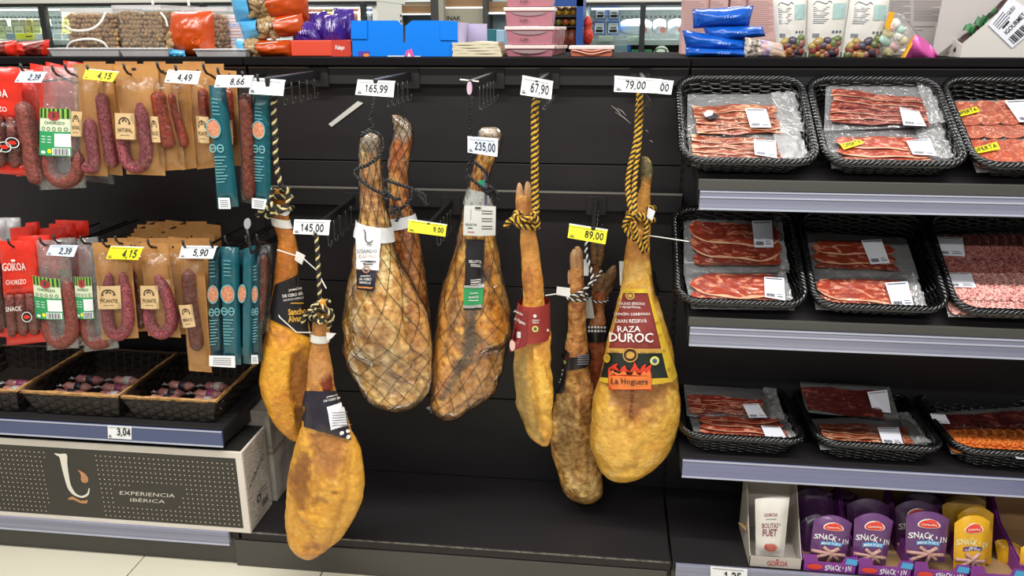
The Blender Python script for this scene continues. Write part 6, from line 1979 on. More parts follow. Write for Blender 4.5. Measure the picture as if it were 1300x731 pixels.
greenbag([(46, 305), (88, 303), (101, 441), (61, 444)], -.395, 'clear chorizo packet with green label under the lower 2,39 tag', [(50.5, 345.5), (84, 350), (89.5, 401), (54.5, 399)], [(63, 398), (67, 422), (79, 433), (93, 422), (93, 395), (86, 352)], 53)
greenbag([(98, 303), (124, 300), (152, 441), (108, 446)], -.375, 'clear chorizo packet with green label touching the lower PICANTE packet', [(102, 347), (124, 347.5), (128, 400), (106.5, 399)], [(112, 395), (114, 420), (124, 434), (142, 428)], 54)
kraft([(162, 308), (182, 308), (194, 420), (172, 421)], -.36, 'kraft packet between the two PICANTE packets, dark salami', [(169, 342), (172, 375), (180, 405), (186, 412)], [(168, 352), (176, 352), (177, 380), (170, 380)], None, seed=61, smat=DRYSAUS, rp=6)
kraft([(117, 308), (165, 307), (176, 429), (130, 431)], -.40, 'left kraft packet with PICANTE sticker and U-shaped salami, lower row', [(141, 346), (139, 375), (139, 400), (143, 417), (151, 424), (161, 419), (165, 402), (162, 375), (157, 345)], [(130.4, 359), (160, 358.5), (161.5, 387.6), (132, 388)], 'PICANTE', seed=62, rp=7)
kraft([(210, 308), (230, 310), (248, 425), (230, 424)], -.36, 'kraft packet half hidden left of the longest one, lower row', [(226, 395), (232, 410)], [(214, 350), (224, 351), (226, 381), (217, 380)], None, seed=63)
kraft([(178, 308), (212, 309), (230, 428.6), (188, 426)], -.39, 'right kraft packet with PICANTE sticker and U-shaped salami, lower row', [(191, 385), (193, 408), (202, 421), (213, 420), (220, 405), (214, 375), (201, 348)], [(185, 358.5), (207, 358.5), (209, 388), (186, 387.5)], 'PICANTE', seed=64, rp=7)
kraft([(228, 309), (257, 311), (269, 473), (240, 470.5)], -.405, 'longest kraft packet hanging lowest, one dark chorizo with sticker, under 5,90', [(241, 342), (243, 375), (248, 410), (253, 443)], [(233, 383), (250, 382), (254.5, 410), (239, 411.5)], 'IBÉRICO', seed=65, smat=DRYSAUS, rp=8.5)
kraft([(256, 311), (272, 312), (278, 420), (266, 420)], -.36, 'kraft strip showing between the longest kraft packet and the teal ones', None, seed=66)
teal([(264, 316), (281, 315), (286, 461), (267.5, 463)], -.39, 'left teal packet of the lower row', (274.5, 371), (276, 393.5), None, 70, True)
teal([(280, 313), (303, 314), (306, 463), (284, 463)], -.40, 'brightest teal packet of the lower row, with wide white label at its foot', (293, 370.5), (293, 392.5), [(270, 447.5), (302.5, 448), (303, 463), (270, 461)], 71)
teal([(302, 318), (314, 316), (318, 450), (305, 452)], -.355, 'dim teal packet in the second rank, lower row', (308, 370), None, None, 72, True)
teal([(309, 316), (324, 311), (321, 463), (308.5, 461)], -.395, 'narrow turned teal packet in the lower row, third from the left', (311, 370), None, None, 73)
teal([(322, 324), (332, 320), (333, 458), (322, 459)], -.385, 'teal packet furthest right in the lower row, white foot label', (327, 371), (327, 393), [(323, 447), (331, 447), (332, 458), (323, 458)], 74, True)
salami_bag([(326, 311), (346, 309), (343, 420), (330, 424)], -.37, 'clear packet with a brown dry sausage, rightmost of the lower row', [(336, 322), (337, 350), (334, 380), (331, 408)], 5.5, DRYSAUS, 75)
pl = 0
for r_, (Y, y0, xs) in enumerate(((-.31, 302, (150, 176, 202, 228, 254)), (-.25, 296, (180, 205, 230, 258)), (-.18, 290, (184, 208, 234, 260)), (-.11, 285, (188, 210, 236, 268)), (-.05, 281, (200, 224, 250)))):
    rn = ('second', 'third', 'fourth', 'fifth', 'rearmost')[r_]
    for c_, x in enumerate(xs):
        q = at(x, y0, Y)
        kraft([(x - 14, y0 - (c_ % 2) * 2), (x + 12, y0 + (c_ % 2)), (x + 17, y0 + 100), (x - 8, y0 + 100)], Y, f'{("first", "second", "third", "fourth", "fifth")[c_]} kraft head from the left in the {rn} rank of the lower row', seed=80 + pl, detail=False)
        pl += 1
for k, (x, y) in enumerate(((17, 310), (57, 308), (74, 305), (108, 306), (136, 310), (152, 306), (193, 311), (237, 312), (272, 312), (290, 306), (316, 306), (330, 304))):
    peg(x, y, -.41, f'{("first", "second", "third", "fourth", "fifth", "sixth", "seventh", "eighth", "ninth", "tenth", "eleventh", "last")[k]} black peg hook from the left, lower row')
f_ = bag_fn([(309.5, 277), (318, 277), (318, 291), (309.5, 291)], -.43)
pg = MB().tube([f_(.5, 0) + V((0, .42, -.07)), f_(.5, 0) + V((0, .01, -.07)), f_(.5, 0)], .004, 6)
o = solo('peg_hook', pg, HOOKM, 'tall black peg with pale oval tip above the teal packets', 'peg hook', 'peg hooks', smooth=True)
MB().prism([f_(.5 + .5 * math.cos(a), .5 + .5 * math.sin(a)) for a in [2 * math.pi * k / 16 for k in range(16)]], (0, .004, 0)).build('pale_tip', M('pale_grey_tip', '9fa3a6', .3), o, label='pale grey oval tip')

# ------------------------------------------------------------------ the long carton under the wicker shelf
CARTON = M('white_carton', 'e6dfd6', .6, var=(9, 'd8d0c6', .3))
x1, z0, z1, yf, yb = 0.0415, 0.1275, 0.411, -0.42, -0.25
t = thing('cardboard_carton', 'long dark dotted carton with white border and a large white letter, under the wicker shelf', 'carton', (-.55, -.335, z0))
MB().box(-1.15, x1, yf, yb, z0, z1).build('carton_body', CARTON, t, bevel=.002)
DOL = M('dark_olive_print', '3b3932', .6, var=(5, '35332d', .3))
f = lambda px, py, o=0: at(px, py, yf - .0006 - o)
zb0, zb1 = z0 + .018, z1 - .022
xr = x1 - .022
MB().box(-1.13, xr, yf - .0008, yf, zb0, zb1).build('dark_panel', DOL, t)
MB().box(-1.15, x1 - .006, yf + .004, yb, z1, z1 + .0008).build('dark_top', M('black_carton_top', '23231f', .5), t)
COP = M('copper_dot_print', 'f2dcc8', .5)
b = MB()
sx, sz = .0158, .0163
for i in range(-60, 12):
    for j in range(0, 15):
        x = xr - .012 + i * sx - 0.0
        z = zb0 + .012 + j * sz
        if x > xr - .006 or z > zb1 - .008:
            continue
        px, py = proj(V((x, yf, z)))
        if 56 + (py - 570) * .1 < px < 118 + (py - 570) * .16:
            continue
        if 146 < px < 232 and 616 < py < 643:
            continue
        b.poly([V((x + .0019 * math.cos(a), yf - .0014, z + .0019 * math.sin(a))) for a in [math.pi * k / 3 for k in range(6)]])
b.build('copper_dots', COP, t, kind='stuff')
g = lambda x, y: f(x, y, .001)
p = MB()
lo = spline([V((x, y, 0)) for x, y in [(68.8, 575.6), (72, 578), (75.6, 581), (79, 595.7), (85, 617), (89.5, 624.5), (94.5, 628.8), (103.7, 631.8), (109.5, 630.2), (112.8, 627), (114, 620)]], 5)
hi = spline([V((x, y, 0)) for x, y in [(68.9, 575), (76, 576), (84.6, 576.8), (85.5, 590), (88.7, 611), (92, 620), (96.5, 626.2), (103, 629.3), (108.5, 627.6), (111.4, 624.5), (112.4, 619.6)]], 5)
n_ = len(lo)
p.add([g(q.x, q.y) for q in lo] + [g(q.x, q.y) for q in hi], [(i, i + 1, n_ + i + 1, n_ + i) for i in range(n_ - 1)])
p.text('EXPERIENCIA', g, 187, 627.3, 70, 4.6, -.006, ang=-.055, down=True)
p.text('IBÉRICA', g, 187.5, 635, 44, 5.2, -.006, ang=-.055, down=True)
p.build('white_lettering', M('cream_print', 'e4ded2', .55), t)
p = MB()
p.add([g(*q) for q in [(86, 632.7), (91.4, 629.8), (102.7, 635.6), (112, 634.5), (110, 639), (102.7, 638.6), (92.4, 633.9), (87, 634.5)]], [(0, 1, 6, 7), (1, 2, 5, 6), (2, 3, 4, 5)])
p.poly([g(*q) for q in [(98, 596), (102, 597.5), (108, 601), (112, 607), (112, 611), (109, 613), (105, 612.5), (102.5, 609), (103, 604), (101.5, 600)]])
p.build('copper_ornament', M('copper_ornament', 'd39a68', .5, var=(400, 'a8744a', .1)), t)
SPK = M('speckled_carton_side', 'ded6cb', .6, var=(330, '8f877c', .09))
MB().box(x1, x1 + .0006, yf + .008, yb - .004, z0 + .006, z1 - .006).build('speckled_side', SPK, t)
p = MB()
sd = lambda u, v: V((x1 + .0012, yf + (yb - yf) * u, z0 + (z1 - z0) * v))
p.text('LISARDO', sd, .5, .62, .7, .06, 0, ang=.25)
p.ringd(sd, .45, .28, .09, .05, .6)
p.rect(sd, .5, .85, .33, .34); p.rect(sd, .5, .8, .29, .30)
for k in range(6):
    p.rect(sd, .55 + .05 * k, .58 + .05 * k, .12, .2)
p.build('side_print', M('charcoal_print', '2b2b30', .5), t)
t = thing('cardboard_carton', 'grey marbled carton standing behind the long carton', 'carton', (-.1, -.15, .1275))
MB().box(-.32, .052, -.235, -.05, .1275, .455).build('carton_body', M('grey_marbled_carton', 'b9b1a8', .6, var=(12, '8a837b', .12)), t, bevel=.002)
MB().box(-.04, .053, -.236, -.06, .30, .312).build('tape', M('brown_tape', '8f8070', .4), t)

# ------------------------------------------------------------------ display trays at the bottom right
GREYC = M('grey_display_card', 'bcb4ab', .6, var=(6, 'aea69d', .3))
BROWNC = M('raw_card_edge', 'a8865c', .7)
PURP = M('purple_tray_card', '8a3a98', .5, var=(6, '7c3089', .3))


def tray(X0, X1, Yf, Yb, hf, hb, out, inn, label, tabs=0):
    t = thing('display_tray', label, 'display tray', ((X0 + X1) / 2, (Yf + Yb) / 2, .1265), 'display trays')
    z = .1268
    w_ = .002
    MB().box(X0, X1, Yf, Yf + w_, z, z + hf).build('front_lip', out, t)
    MB().box(X0, X1, Yb - w_, Yb, z, z + hb).build('back_panel', inn, t)
    MB().box(X0, X1, Yf, Yb, z, z + w_).build('tray_floor', inn, t)
    for x in (X0, X1 - w_):
        b = MB().prism([(x, Yf, z), (x, Yb, z), (x, Yb, z + hb), (x, Yb - .10, z + hb * .55), (x, Yf + .02, z + hf * 1.3), (x, Yf, z + hf)], (w_, 0, 0))
        b.build('side_panel', inn if out is GREYC else [out][0], t)
    if tabs:
        for a, c in ((0, .28), (.72, 1)):
            MB().prism([(X0 + (X1 - X0) * a, Yf, z + hf), (X0 + (X1 - X0) * c, Yf, z + hf), (X0 + (X1 - X0) * (c - (.05 if a == 0 else 0)), Yf, z + hf + tabs), (X0 + (X1 - X0) * (a + (.05 if a else 0)), Yf, z + hf + tabs)], (0, w_, 0)).build('lip_tab', out, t)
    return t


t = tray(1.556, 1.703, -.405, -.20, .036, .26, GREYC, GREYC, 'tall grey open display tray holding one white pouch')
fl_ = lambda px, py: at(px, py, -.4062)
p = MB().text('GOIKOA', fl_, 987, 715.3, 26, 6.2, .01, ang=-.05, down=True)
p.poly([fl_(985, 710), (fl_(989, 710.2)), fl_(988.5, 711.6), fl_(985.5, 711.4)])
p.build('red_lettering', M('crimson_print', 'b02a34', .5), t)
MB().prism([V((1.556, -.30, .20)), V((1.53, -.32, .215)), V((1.553, -.34, .20)), V((1.558, -.33, .185))], (0, .002, 0)).build('torn_flap', BROWNC, t)


def pouch(quad, Y, dy, mat, label, arch=.12, seed=0, face=None, name='snack_pouch', bulge=.014, fill=None):
    F = QP(quad, Y, dy)
    t = thing(name, label, 'snack pouch', F(.5, 0), 'snack pouches')

    def sh(u, v):
        a = arch * (1 - (2 * u - 1) ** 2)
        return v * (1 - arch) + v * a

    def s(u, v, o=0.0):
        k = min(1, 4 * u * (1 - u) * 1.4) * min(1, 6 * v * (1 - v))
        return F(u, sh(u, v), bulge * k + .0015 * noise.noise(V((u * 5 + seed, v * 7, seed))) + o)
    b = MB().grid(s, 12, 16)
    b.grid(lambda u, v: F(u, sh(u, v), -.006 * min(1, 4 * u * (1 - u))), 8, 8)
    b.build('pouch_film', mat, t, smooth=True)
    if face:
        face(lambda u, v, o=.0012: s(u, v, o), t)
    return t


def fuet_face(f, t):
    p = MB(); p.text('GOIKOA', f, .45, .74, .4, .055, .01)
    p.text('BOLITAS', f, .44, .56, .5, .085, .005); p.text('FUET', f, .44, .44, .46, .12, .015)
    p.build('maroon_lettering', M('maroon_print', '7c2238', .5), t)
    p = MB(); p.disc(f, .5, .18, .22, .075); p.disc(f, .36, .2, .1, .05)
    p.build('sausage_picture', M('red_sausage_picture', 'b5443c', .5, var=(90, 'd88878', .2)), t)
    p = MB(); p.disc(lambda u, v: f(u, v, .0025), .72, .03, .16, .05, 12, 0, math.pi); p.build('white_spot', WHITE, t)
    p = MB(); p.rect(f, .3, .62, .66, .675); p.poly([f(.7, .58), f(.78, .6), f(.74, .55)]); p.build('print', GINK, t)


pouch([(958.5, 632), (1002.5, 629.6), (995, 707), (959.5, 705)], -.375, .025, M('white_pouch_film', 'd8d3cc', .4, bump=(20, .2), coat=.2), 'white pouch with BOLITAS FUET lettering standing in the grey tray', .02, 1, fuet_face)

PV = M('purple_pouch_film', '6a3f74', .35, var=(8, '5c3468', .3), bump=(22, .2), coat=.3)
PVD = M('shaded_purple_pouch_film', '46264f', .35, bump=(22, .2), coat=.3)  # purple film darkened for pouches standing in the trays' shade
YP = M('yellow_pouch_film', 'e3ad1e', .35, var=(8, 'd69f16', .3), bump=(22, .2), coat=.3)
YPD = M('shaded_yellow_pouch_film', 'a87e22', .4, bump=(22, .2), coat=.2)  # yellow film with shade put into its colour, for rear pouches
LOGO = M('red_logo', 'd8402e', .45)


def snack_face(panel, ptxt, letters):
    def face(f, t):
        p = MB(); p.disc(lambda u, v: f(u, v, .001), .5, .80, .27, .085); p.build('logo_rim', M('cream_print', 'e4ded2', .55), t)
        p = MB(); p.disc(lambda u, v: f(u, v, .0016), .5, .795, .24, .07); p.disc(lambda u, v: f(u, v, .0018), .56, .845, .13, .03)
        lo = p.build('logo', LOGO, t)
        MB().text('Campofrío', lambda u, v: f(u, v, .0028), .5, .79, .36, .05, .01, .2).build('logo_lettering', M('cream_print', 'e4ded2', .55), lo)
        p = MB()
        for i, ch in enumerate("SNACK'IN"):
            p.text(ch, f, .1 + .118 * i, .60 - .012 * i + (.012 if i % 2 else -.008), {"'": .03, 'I': .035}.get(ch, .11), .12 if ch != "'" else .05, .012, ang=(.08 if i % 2 else -.08))
        p.build('white_lettering', letters, t)
        pa = MB().rect(f, .22, .78, .40, .48, 4, 1).build('name_panel', panel, t)
        p = MB()
        if ptxt == 'MINI FUET':
            p.text(ptxt, lambda u, v: f(u, v, .002), .5, .44, .5, .05, .01)
        else:
            p.text('MINI', lambda u, v: f(u, v, .002), .5, .46, .2, .03, .01); p.text(ptxt, lambda u, v: f(u, v, .002), .5, .425, .46, .035, .01)
        p.build('panel_lettering', WHITE, pa)
        for a, c, d, e in ((.02, .24, .92, .2), (.1, .05, .72, .36), (.3, .36, .74, .1), (.55, .3, .5, .0)):
            MB().tube(spline([f(a, c, .003), f((a + d) / 2, (c + e) / 2 + .015, .006), f(d, e, .003)], 4), .0055, 6).build('printed_stick', M('pinkish_stick_print', 'c9a49a', .55, var=(120, 'a87a72', .2)), t, smooth=True)
    return face


fp = snack_face(M('sky_blue_panel', '4aa3d8', .45), 'MINI FUET', WHITE)
fy = snack_face(M('violet_panel', '5a3a7a', .45), 'FUET POP', M('pale_lime_print', 'dfe0b4', .5))
specs = [
    ([(1034, 652), (1083, 657), (1073, 714), (1027, 709)], -.37, PV, fp, 'purple pouch with white lettering in the first purple tray'),
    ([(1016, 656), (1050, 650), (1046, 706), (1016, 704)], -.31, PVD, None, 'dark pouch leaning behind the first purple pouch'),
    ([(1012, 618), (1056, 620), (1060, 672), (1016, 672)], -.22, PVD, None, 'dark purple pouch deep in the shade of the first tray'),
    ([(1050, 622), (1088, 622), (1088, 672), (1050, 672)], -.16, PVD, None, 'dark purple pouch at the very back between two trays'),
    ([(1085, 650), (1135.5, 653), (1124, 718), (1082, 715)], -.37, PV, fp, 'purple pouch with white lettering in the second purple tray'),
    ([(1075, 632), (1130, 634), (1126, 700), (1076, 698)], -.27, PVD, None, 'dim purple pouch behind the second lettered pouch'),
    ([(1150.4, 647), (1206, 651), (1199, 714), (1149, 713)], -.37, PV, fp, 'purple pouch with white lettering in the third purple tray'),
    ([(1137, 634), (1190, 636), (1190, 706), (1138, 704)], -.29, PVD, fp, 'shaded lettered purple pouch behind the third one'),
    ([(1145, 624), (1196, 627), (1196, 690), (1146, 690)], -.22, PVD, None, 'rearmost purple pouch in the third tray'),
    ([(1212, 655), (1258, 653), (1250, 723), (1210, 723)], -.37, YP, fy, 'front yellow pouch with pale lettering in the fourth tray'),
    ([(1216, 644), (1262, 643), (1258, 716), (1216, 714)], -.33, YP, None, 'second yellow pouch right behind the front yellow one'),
    ([(1196, 632), (1252, 636), (1250, 700), (1198, 700)], -.26, YPD, None, 'darkened yellow pouch in the shade of the fourth tray'),
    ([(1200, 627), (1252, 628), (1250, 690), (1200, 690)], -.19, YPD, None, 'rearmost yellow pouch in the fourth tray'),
    ([(1296, 690), (1340, 690), (1336, 728), (1294, 728)], -.37, YP, None, 'yellow pouch cut by the right edge, bottom row'),
    ([(1262, 682), (1296, 690), (1300, 716), (1268, 720)], -.30, YP, None, 'yellow pouch lying on its side in the fifth tray'),
]
for k, (q, Y, mt, fc, lab) in enumerate(specs):
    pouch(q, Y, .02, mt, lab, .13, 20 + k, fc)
for i, nm in enumerate(('first', 'second', 'third', 'fourth', 'fifth')):
    X0 = 1.7075 + .1515 * i
    t = tray(X0, X0 + .147, -.405, -.12, .032, .15, PURP, BROWNC, f'{nm} purple snack tray from the left, bottom row', .022)
    f2 = lambda u, v, X0=X0: V((X0 + .147 * u, -.4065, .1268 + .032 * v))
    p = MB()
    for k, ch in enumerate("SNACK'IN"):
        p.text(ch, f2, .44 + .062 * k, .5 + (.05 if k % 2 else -.05), {"'": .014, 'I': .016}.get(ch, .058), .55 if ch != "'" else .2, .012)
    p.build('white_lettering', WHITE, t)
    p = MB().disc(f2, .22, .5, .15, .3); p.build('logo', LOGO, t)
    MB().prism([f2(.78, 1.0), f2(1, .92), f2(1.0, 1.5), f2(.8, 1.6)], (0, -.001, 0)).build('blue_patch', M('sky_blue_panel', '4aa3d8', .45), t)

# ------------------------------------------------------------------ goods standing on top of the shelving
ZT = ZTOP + .0006


def tx(px, Y, y=60):
    return at(px, y, Y).x


def tz(py, Y, px=650):
    return at(px, py, Y).z


def carton(px0, px1, ptop, Y, dep, mat, name, label, cat='carton', group=None, bevel=.003, z0=None):
    x0, x1 = tx(px0, Y), tx(px1, Y)
    z1 = tz(ptop, Y, (px0 + px1) / 2)
    z0 = ZT if z0 is None else z0
    t = thing(name, label, cat, ((x0 + x1) / 2, Y + dep / 2, z0), group)
    MB().box(x0, x1, Y, Y + dep, z0, z1).build('carton_body', mat, t, bevel=bevel)
    f_ = lambda px, py, o=.0008: at(px, py, Y - o)
    return t, f_


def pillow(quad, Y, th, mats, name, label, cat='bag', group=None, seed=0, nu=22, nv=12, wr=.006, cuts=None, tilt=0, root=None):
    """filled bag: two bulging sheets; mats = material, or [(u_end, part name, material), ...] from left to right"""
    F = QP(quad, Y, tilt)
    t = root or thing(name, label, cat, F(.5, 0), group)
    secs = mats if isinstance(mats, list) else [(1.0, 'bag_film', mats)]
    s0 = V((seed * 5.1, seed, 0))

    def s(u, v, sg):
        k = max(0, 4 * u * (1 - u)) ** .55 * max(0, 4 * v * (1 - v)) ** .6
        w1 = noise.noise(V((u * 5, v * 5, seed))) + .6 * noise.noise(V((u * 13, v * 12, seed + 4)))
        return F(u, v, sg * th * k + wr * w1 * (.4 + .6 * k) * 1.0)
    a = 0
    for e, nm, m_ in secs:
        b = MB()
        n = max(3, int(nu * (e - a)))
        b.grid(lambda u, v: s(a + (e - a) * u, v, 1), n, nv)
        b.grid(lambda u, v: s(a + (e - a) * u, v, -.8), n, nv, True)
        b.build(nm, m_, t, smooth=True)
        a = e
    return t, s


def nuts(parent, name, mat, pts, r, el=1.0, n=6, seed=0, kind='stuff'):
    rr = random.Random(seed)
    b = MB()
    for p in pts:
        ax = V((rr.uniform(-1, 1), rr.uniform(-.4, .4), rr.uniform(-1, 1))).normalized()
        q = ax.orthogonal().normalized()
        q2 = ax.cross(q)
        k = r * rr.uniform(.85, 1.15)
        rings = []
        for j in range(5):
            a = math.pi * (j + .35) / 4.7
            rings.append([p + ax * (-math.cos(a) * k * el) + (q * math.cos(2 * math.pi * i / n) + q2 * math.sin(2 * math.pi * i / n)) * (math.sin(a) * k) for i in range(n)])
        b.loft(rings)
    return b.build(name, mat, parent, smooth=True, kind=kind)


REDT = M('glossy_red_film', 'e2321f')
pillow([(-12, 52), (21, 51), (22, 72), (-10, 72)], .06, .03, [(.3, 'red_end', REDT), (.75, 'maroon_window', M('maroon_window', '7c2a22', .3, coat=.4)), (1, 'red_end', REDT)], 'red_snack_bag', 'red snack bag lying on the top board at the left edge of the photo', seed=1)
pillow([(22, 54), (63, 50), (61, 72), (23, 72)], .06, .035, [(.35, 'red_end', REDT), (.42, 'fold', REDT), (.9, 'maroon_window', M('maroon_window', '7c2a22', .3, coat=.4)), (1, 'red_end', REDT)], 'red_snack_bag', 'red crinkled snack bag lying left of the clear nut trays', seed=2, wr=.009)
TRAYP = FILM('milky_tray_plastic', fac=.12, rough=.25, bump=(20, .3), haze=.5)
TUBP = FILM('clear_tub_plastic', fac=.07, rough=.1, bump=(8, .2), haze=.06)
for a, c, top, lab in ((61, 150, 61, 'low milky clear tray in front of the hazelnut tub'), (151, 213, 61, 'low milky clear tray in front of the almond tub'), (246, 312, 62, 'low milky clear tray in front of the orange nut bag')):
    Y = .03 if a < 200 else .015
    x0, x1, z1 = tx(a, Y), tx(c, Y), tz(top, Y, a)
    t = thing('clear_tray', lab, 'tray', ((x0 + x1) / 2, Y + .05, ZT), 'milky clear trays')
    b = MB()
    b.loft([[V((x0 + o, Y + o, z)), V((x1 - o, Y + o, z)), V((x1 - o, Y + .09 - o, z)), V((x0 + o, Y + .09 - o, z))] for o, z in ((.006, ZT), (.0, z1 - .003))], cap=True)
    b.build('tray_body', TRAYP, t)
    MB().box(x0 - .003, x1 + .003, Y - .003, Y + .093, z1 - .004, z1).build('tray_rim', TRAYP, t, bevel=.001)
HAZ = M('hazelnut_tan', 'c8a26c', .5, var=(300, '8a6238', .15))
ALM = M('almond_buff', 'b59668', .55, var=(300, '927048', .15))
MIX = M('mixed_nut_brown', '7c5a48', .5, var=(60, 'b9a074', .2))
HND = M('white_bucket_handle', 'e9e6dc', .4)
for a, c, top, ntop, mat, el, r, lab, sd in ((86, 149, 11, 18, HAZ, 1.0, .0082, 'clear tub of round hazelnuts with white handle', 3), (151, 210, 6.5, 17.5, ALM, 1.35, .0078, 'clear tub of buff almonds, middle of the three nut tubs', 4), (236, 292, 9, 20, MIX, 1.3, .008, 'clear tub of mixed brown nuts half behind the orange bag', 5)):
    Y = .16 if a != 236 else .2
    dep = .17
    x0, x1, z1, zn = tx(a, Y), tx(c, Y), tz(top, Y, a), tz(ntop, Y, a)
    t = thing('nut_tub', lab, 'tub', ((x0 + x1) / 2, Y + dep / 2, ZT), 'clear nut tubs')
    b = MB().loft([[V((x0 + o, Y + o, z)), V((x1 - o, Y + o, z)), V((x1 - o, Y + dep - o, z)), V((x0 + o, Y + dep - o, z))] for o, z in ((.008, ZT), (0, z1))], cap=False)
    b.build('tub_body', TUBP, t)
    MB().loft([[V((x0 + o, Y + o, z)), V((x1 - o, Y + o, z)), V((x1 - o, Y + dep - o, z)), V((x0 + o, Y + dep - o, z))] for o, z in ((-.004, z1 - .012), (-.004, z1), (.004, z1), (.004, z1 - .01))], cap=False).build('tub_rim', TRAYP, t)
    MB().box(x0 + .02, x1 - .02, Y + .02, Y + dep - .02, ZT + .002, zn - .008).build('nut_core', M('nut_shadow_brown', '84623e', .8), t)
    rr = random.Random(sd)
    pts = []
    st = r * 1.75
    nx, nz, ny = int((x1 - x0 - .02) / st), int((zn - ZT - .006) / st), int((dep - .02) / st)
    for j in range(nz + 1):
        for i in range(nx + 1):
            pts.append(V((x0 + .013 + i * st + (j % 2) * st / 2 * .7 + rr.uniform(-.002, .002), Y + .014 + rr.uniform(-.003, .004), ZT + .008 + j * st + rr.uniform(-.002, .002))))
        for i in range(1, ny):
            pts.append(V((x1 - .014 + rr.uniform(-.003, .002), Y + .014 + i * st, ZT + .008 + j * st + rr.uniform(-.002, .002))))
    for i in range(nx + 1):
        for j in range(1, ny):
            pts.append(V((x0 + .013 + i * st, Y + .014 + j * st, zn - .006 + rr.uniform(-.004, .004))))
    nuts(t, 'nuts', mat, pts, r, el, seed=sd)
    if sd == 3:
        MB().tube(spline([at(84, 33, Y - .01), at(90, 38, Y - .03), at(104, 39, Y - .045), at(118, 36, Y - .045), at(128, 28, Y - .03), at(134, 16, Y - .012)], 6), .0042, 6).build('handle', HND, t, smooth=True)
        MB().tube(spline([at(85, 62, Y - .012), at(90, 54, Y - .02), at(104, 50, Y - .03), at(120, 50, Y - .03), at(131, 54, Y - .02), at(137, 61, Y - .012)], 6), .0042, 6).build('handle', HND, t, smooth=True)
    elif sd == 4:
        MB().tube(spline([at(194, 6, Y + .02), at(196, -2, Y + .03), at(215, -5, Y + .03), at(236, -2, Y + .03), at(240, 8, Y + .02)], 6), .0042, 6).build('handle', HND, t, smooth=True)
        MB().tube(spline([at(204, 16, Y - .012), at(210, 24, Y - .014), at(213, 34, Y - .012)], 6), .0036, 6).build('handle', HND, t, smooth=True)
ORG = M('orange_foil', 'c64a0e', .3, var=(8, 'b04008', .3), bump=(18, .35), coat=.4)
BLU = M('sky_blue_foil', '5ab4e2', .3, var=(8, '4aa2d4', .3), bump=(18, .3), coat=.4)
PEA = M('peanut_shell', 'c6a878', .6, var=(200, '8c6a40', .2), bump=(260, .4))
t, s = pillow([(217, 15), (271, 14), (273, 72), (215, 72)], .09, .05, ORG, 'orange_nut_bag', 'upright orange foil nut bag between the tubs', seed=6, wr=.007, nu=26, nv=20)
rr = random.Random(3)
nuts(t, 'window_nuts', ALM, [s(.04 + .13 * rr.random(), .12 + .4 * rr.random(), 1.02) for k in range(26)], .009, 1.3, seed=9)
pillow([(213, 62), (234, 64), (236, 72.5), (212, 72.5)], .05, .012, BLU, 'blue_bag_foot', '', root=t)
MB().ringd(lambda u, v: s(u, v, 1.06), .72, .36, .08, .09, .8).build('faint_seal', M('faint_orange_seal', 'e8743c', .4), t)
t, f_ = carton(287, 309, 19, .22, .12, M('white_blue_carton', 'e4e6ea', .5), 'small_white_carton', 'white carton with blue COCO lettering behind the peanut bags')
MB().text('COCO', f_, 298, 32, 13, 4.4, .02, down=True).build('blue_lettering', M('blue_print', '2f62b8', .5), t)
p = MB()
for k in range(9):
    if k != 2:
        p.rect(f_, 291, 306, 23 + 4 * k, 24.2 + 4 * k)
p.build('pink_print', M('pale_red_print', 'd89a90', .5), t)
for k, (q, Y, lab, sec) in enumerate((
        ([(297, 49), (369, 51), (371, 72.5), (304, 72.5)], .08, 'lowest of the three stacked blue and orange peanut bags', (.22, .47)),
        ([(302, 27), (383, 16), (388, 44), (312, 53)], .085, 'middle one of the three stacked blue and orange peanut bags', (.33, .60)),
        ([(290, -12), (388, -18), (386, 20), (300, 29)], .09, 'topmost of the three stacked blue and orange peanut bags, tilted', (.28, .54)))):
    t, s = pillow(q, Y, .045, [(sec[0], 'blue_end', BLU), (sec[1], 'clear_window', CLEAR), (1, 'orange_end', ORG)], 'peanut_bag', lab, 'bag', 'stacked peanut bags', 10 + k, nu=30, nv=14)
    rr = random.Random(20 + k)
    wn = sec[1] - sec[0]
    nuts(t, 'peanuts', PEA, [s(sec[0] + wn * ((i % 5) + .5 + .3 * (i // 5 % 2)) / 5.3, .12 + .78 * ((i // 5) + .5) / 6 + rr.uniform(-.02, .02), .5 if i % 2 else .6) + V((0, .004 * (i % 3), 0)) for i in range(30)], .0108, 1.6, 7, seed=30 + k)
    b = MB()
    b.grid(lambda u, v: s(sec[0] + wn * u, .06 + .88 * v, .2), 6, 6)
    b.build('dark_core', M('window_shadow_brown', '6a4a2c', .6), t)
    p = MB().tube([s(sec[1] + .04 + .3 * i / 12, .76 + .14 * i / 12, 1) + V((0, -.002, 0)) for i in range(13)], .0014, 4)
    p.build('white_flash', WHITE, t)
pillow([(372, 0), (391, -2), (392, 26), (376, 30)], .16, .03, ORG, 'orange_bag', 'orange foil bag end behind the stacked peanut bags', seed=14)
RC = M('coral_red_carton', 'd8482e', .5)
t, f_ = carton(369, 446, 51, .07, .14, RC, 'red_carton', 'red carton full of purple bags')
MB().rect(f_, 421, 445.5, 51.2, 72).build('deeper_red_panel', M('deep_red_carton', 'c43a26', .5), t)
MB().text('Fulaps', lambda x, y: f_(x, y, .0016), 431.5, 61, 11.5, 7, .02, down=True).build('white_lettering', WHITE, t)
PUR = M('purple_foil', '43208c', .28, var=(7, '341872', .3), bump=(22, .5), coat=.5)
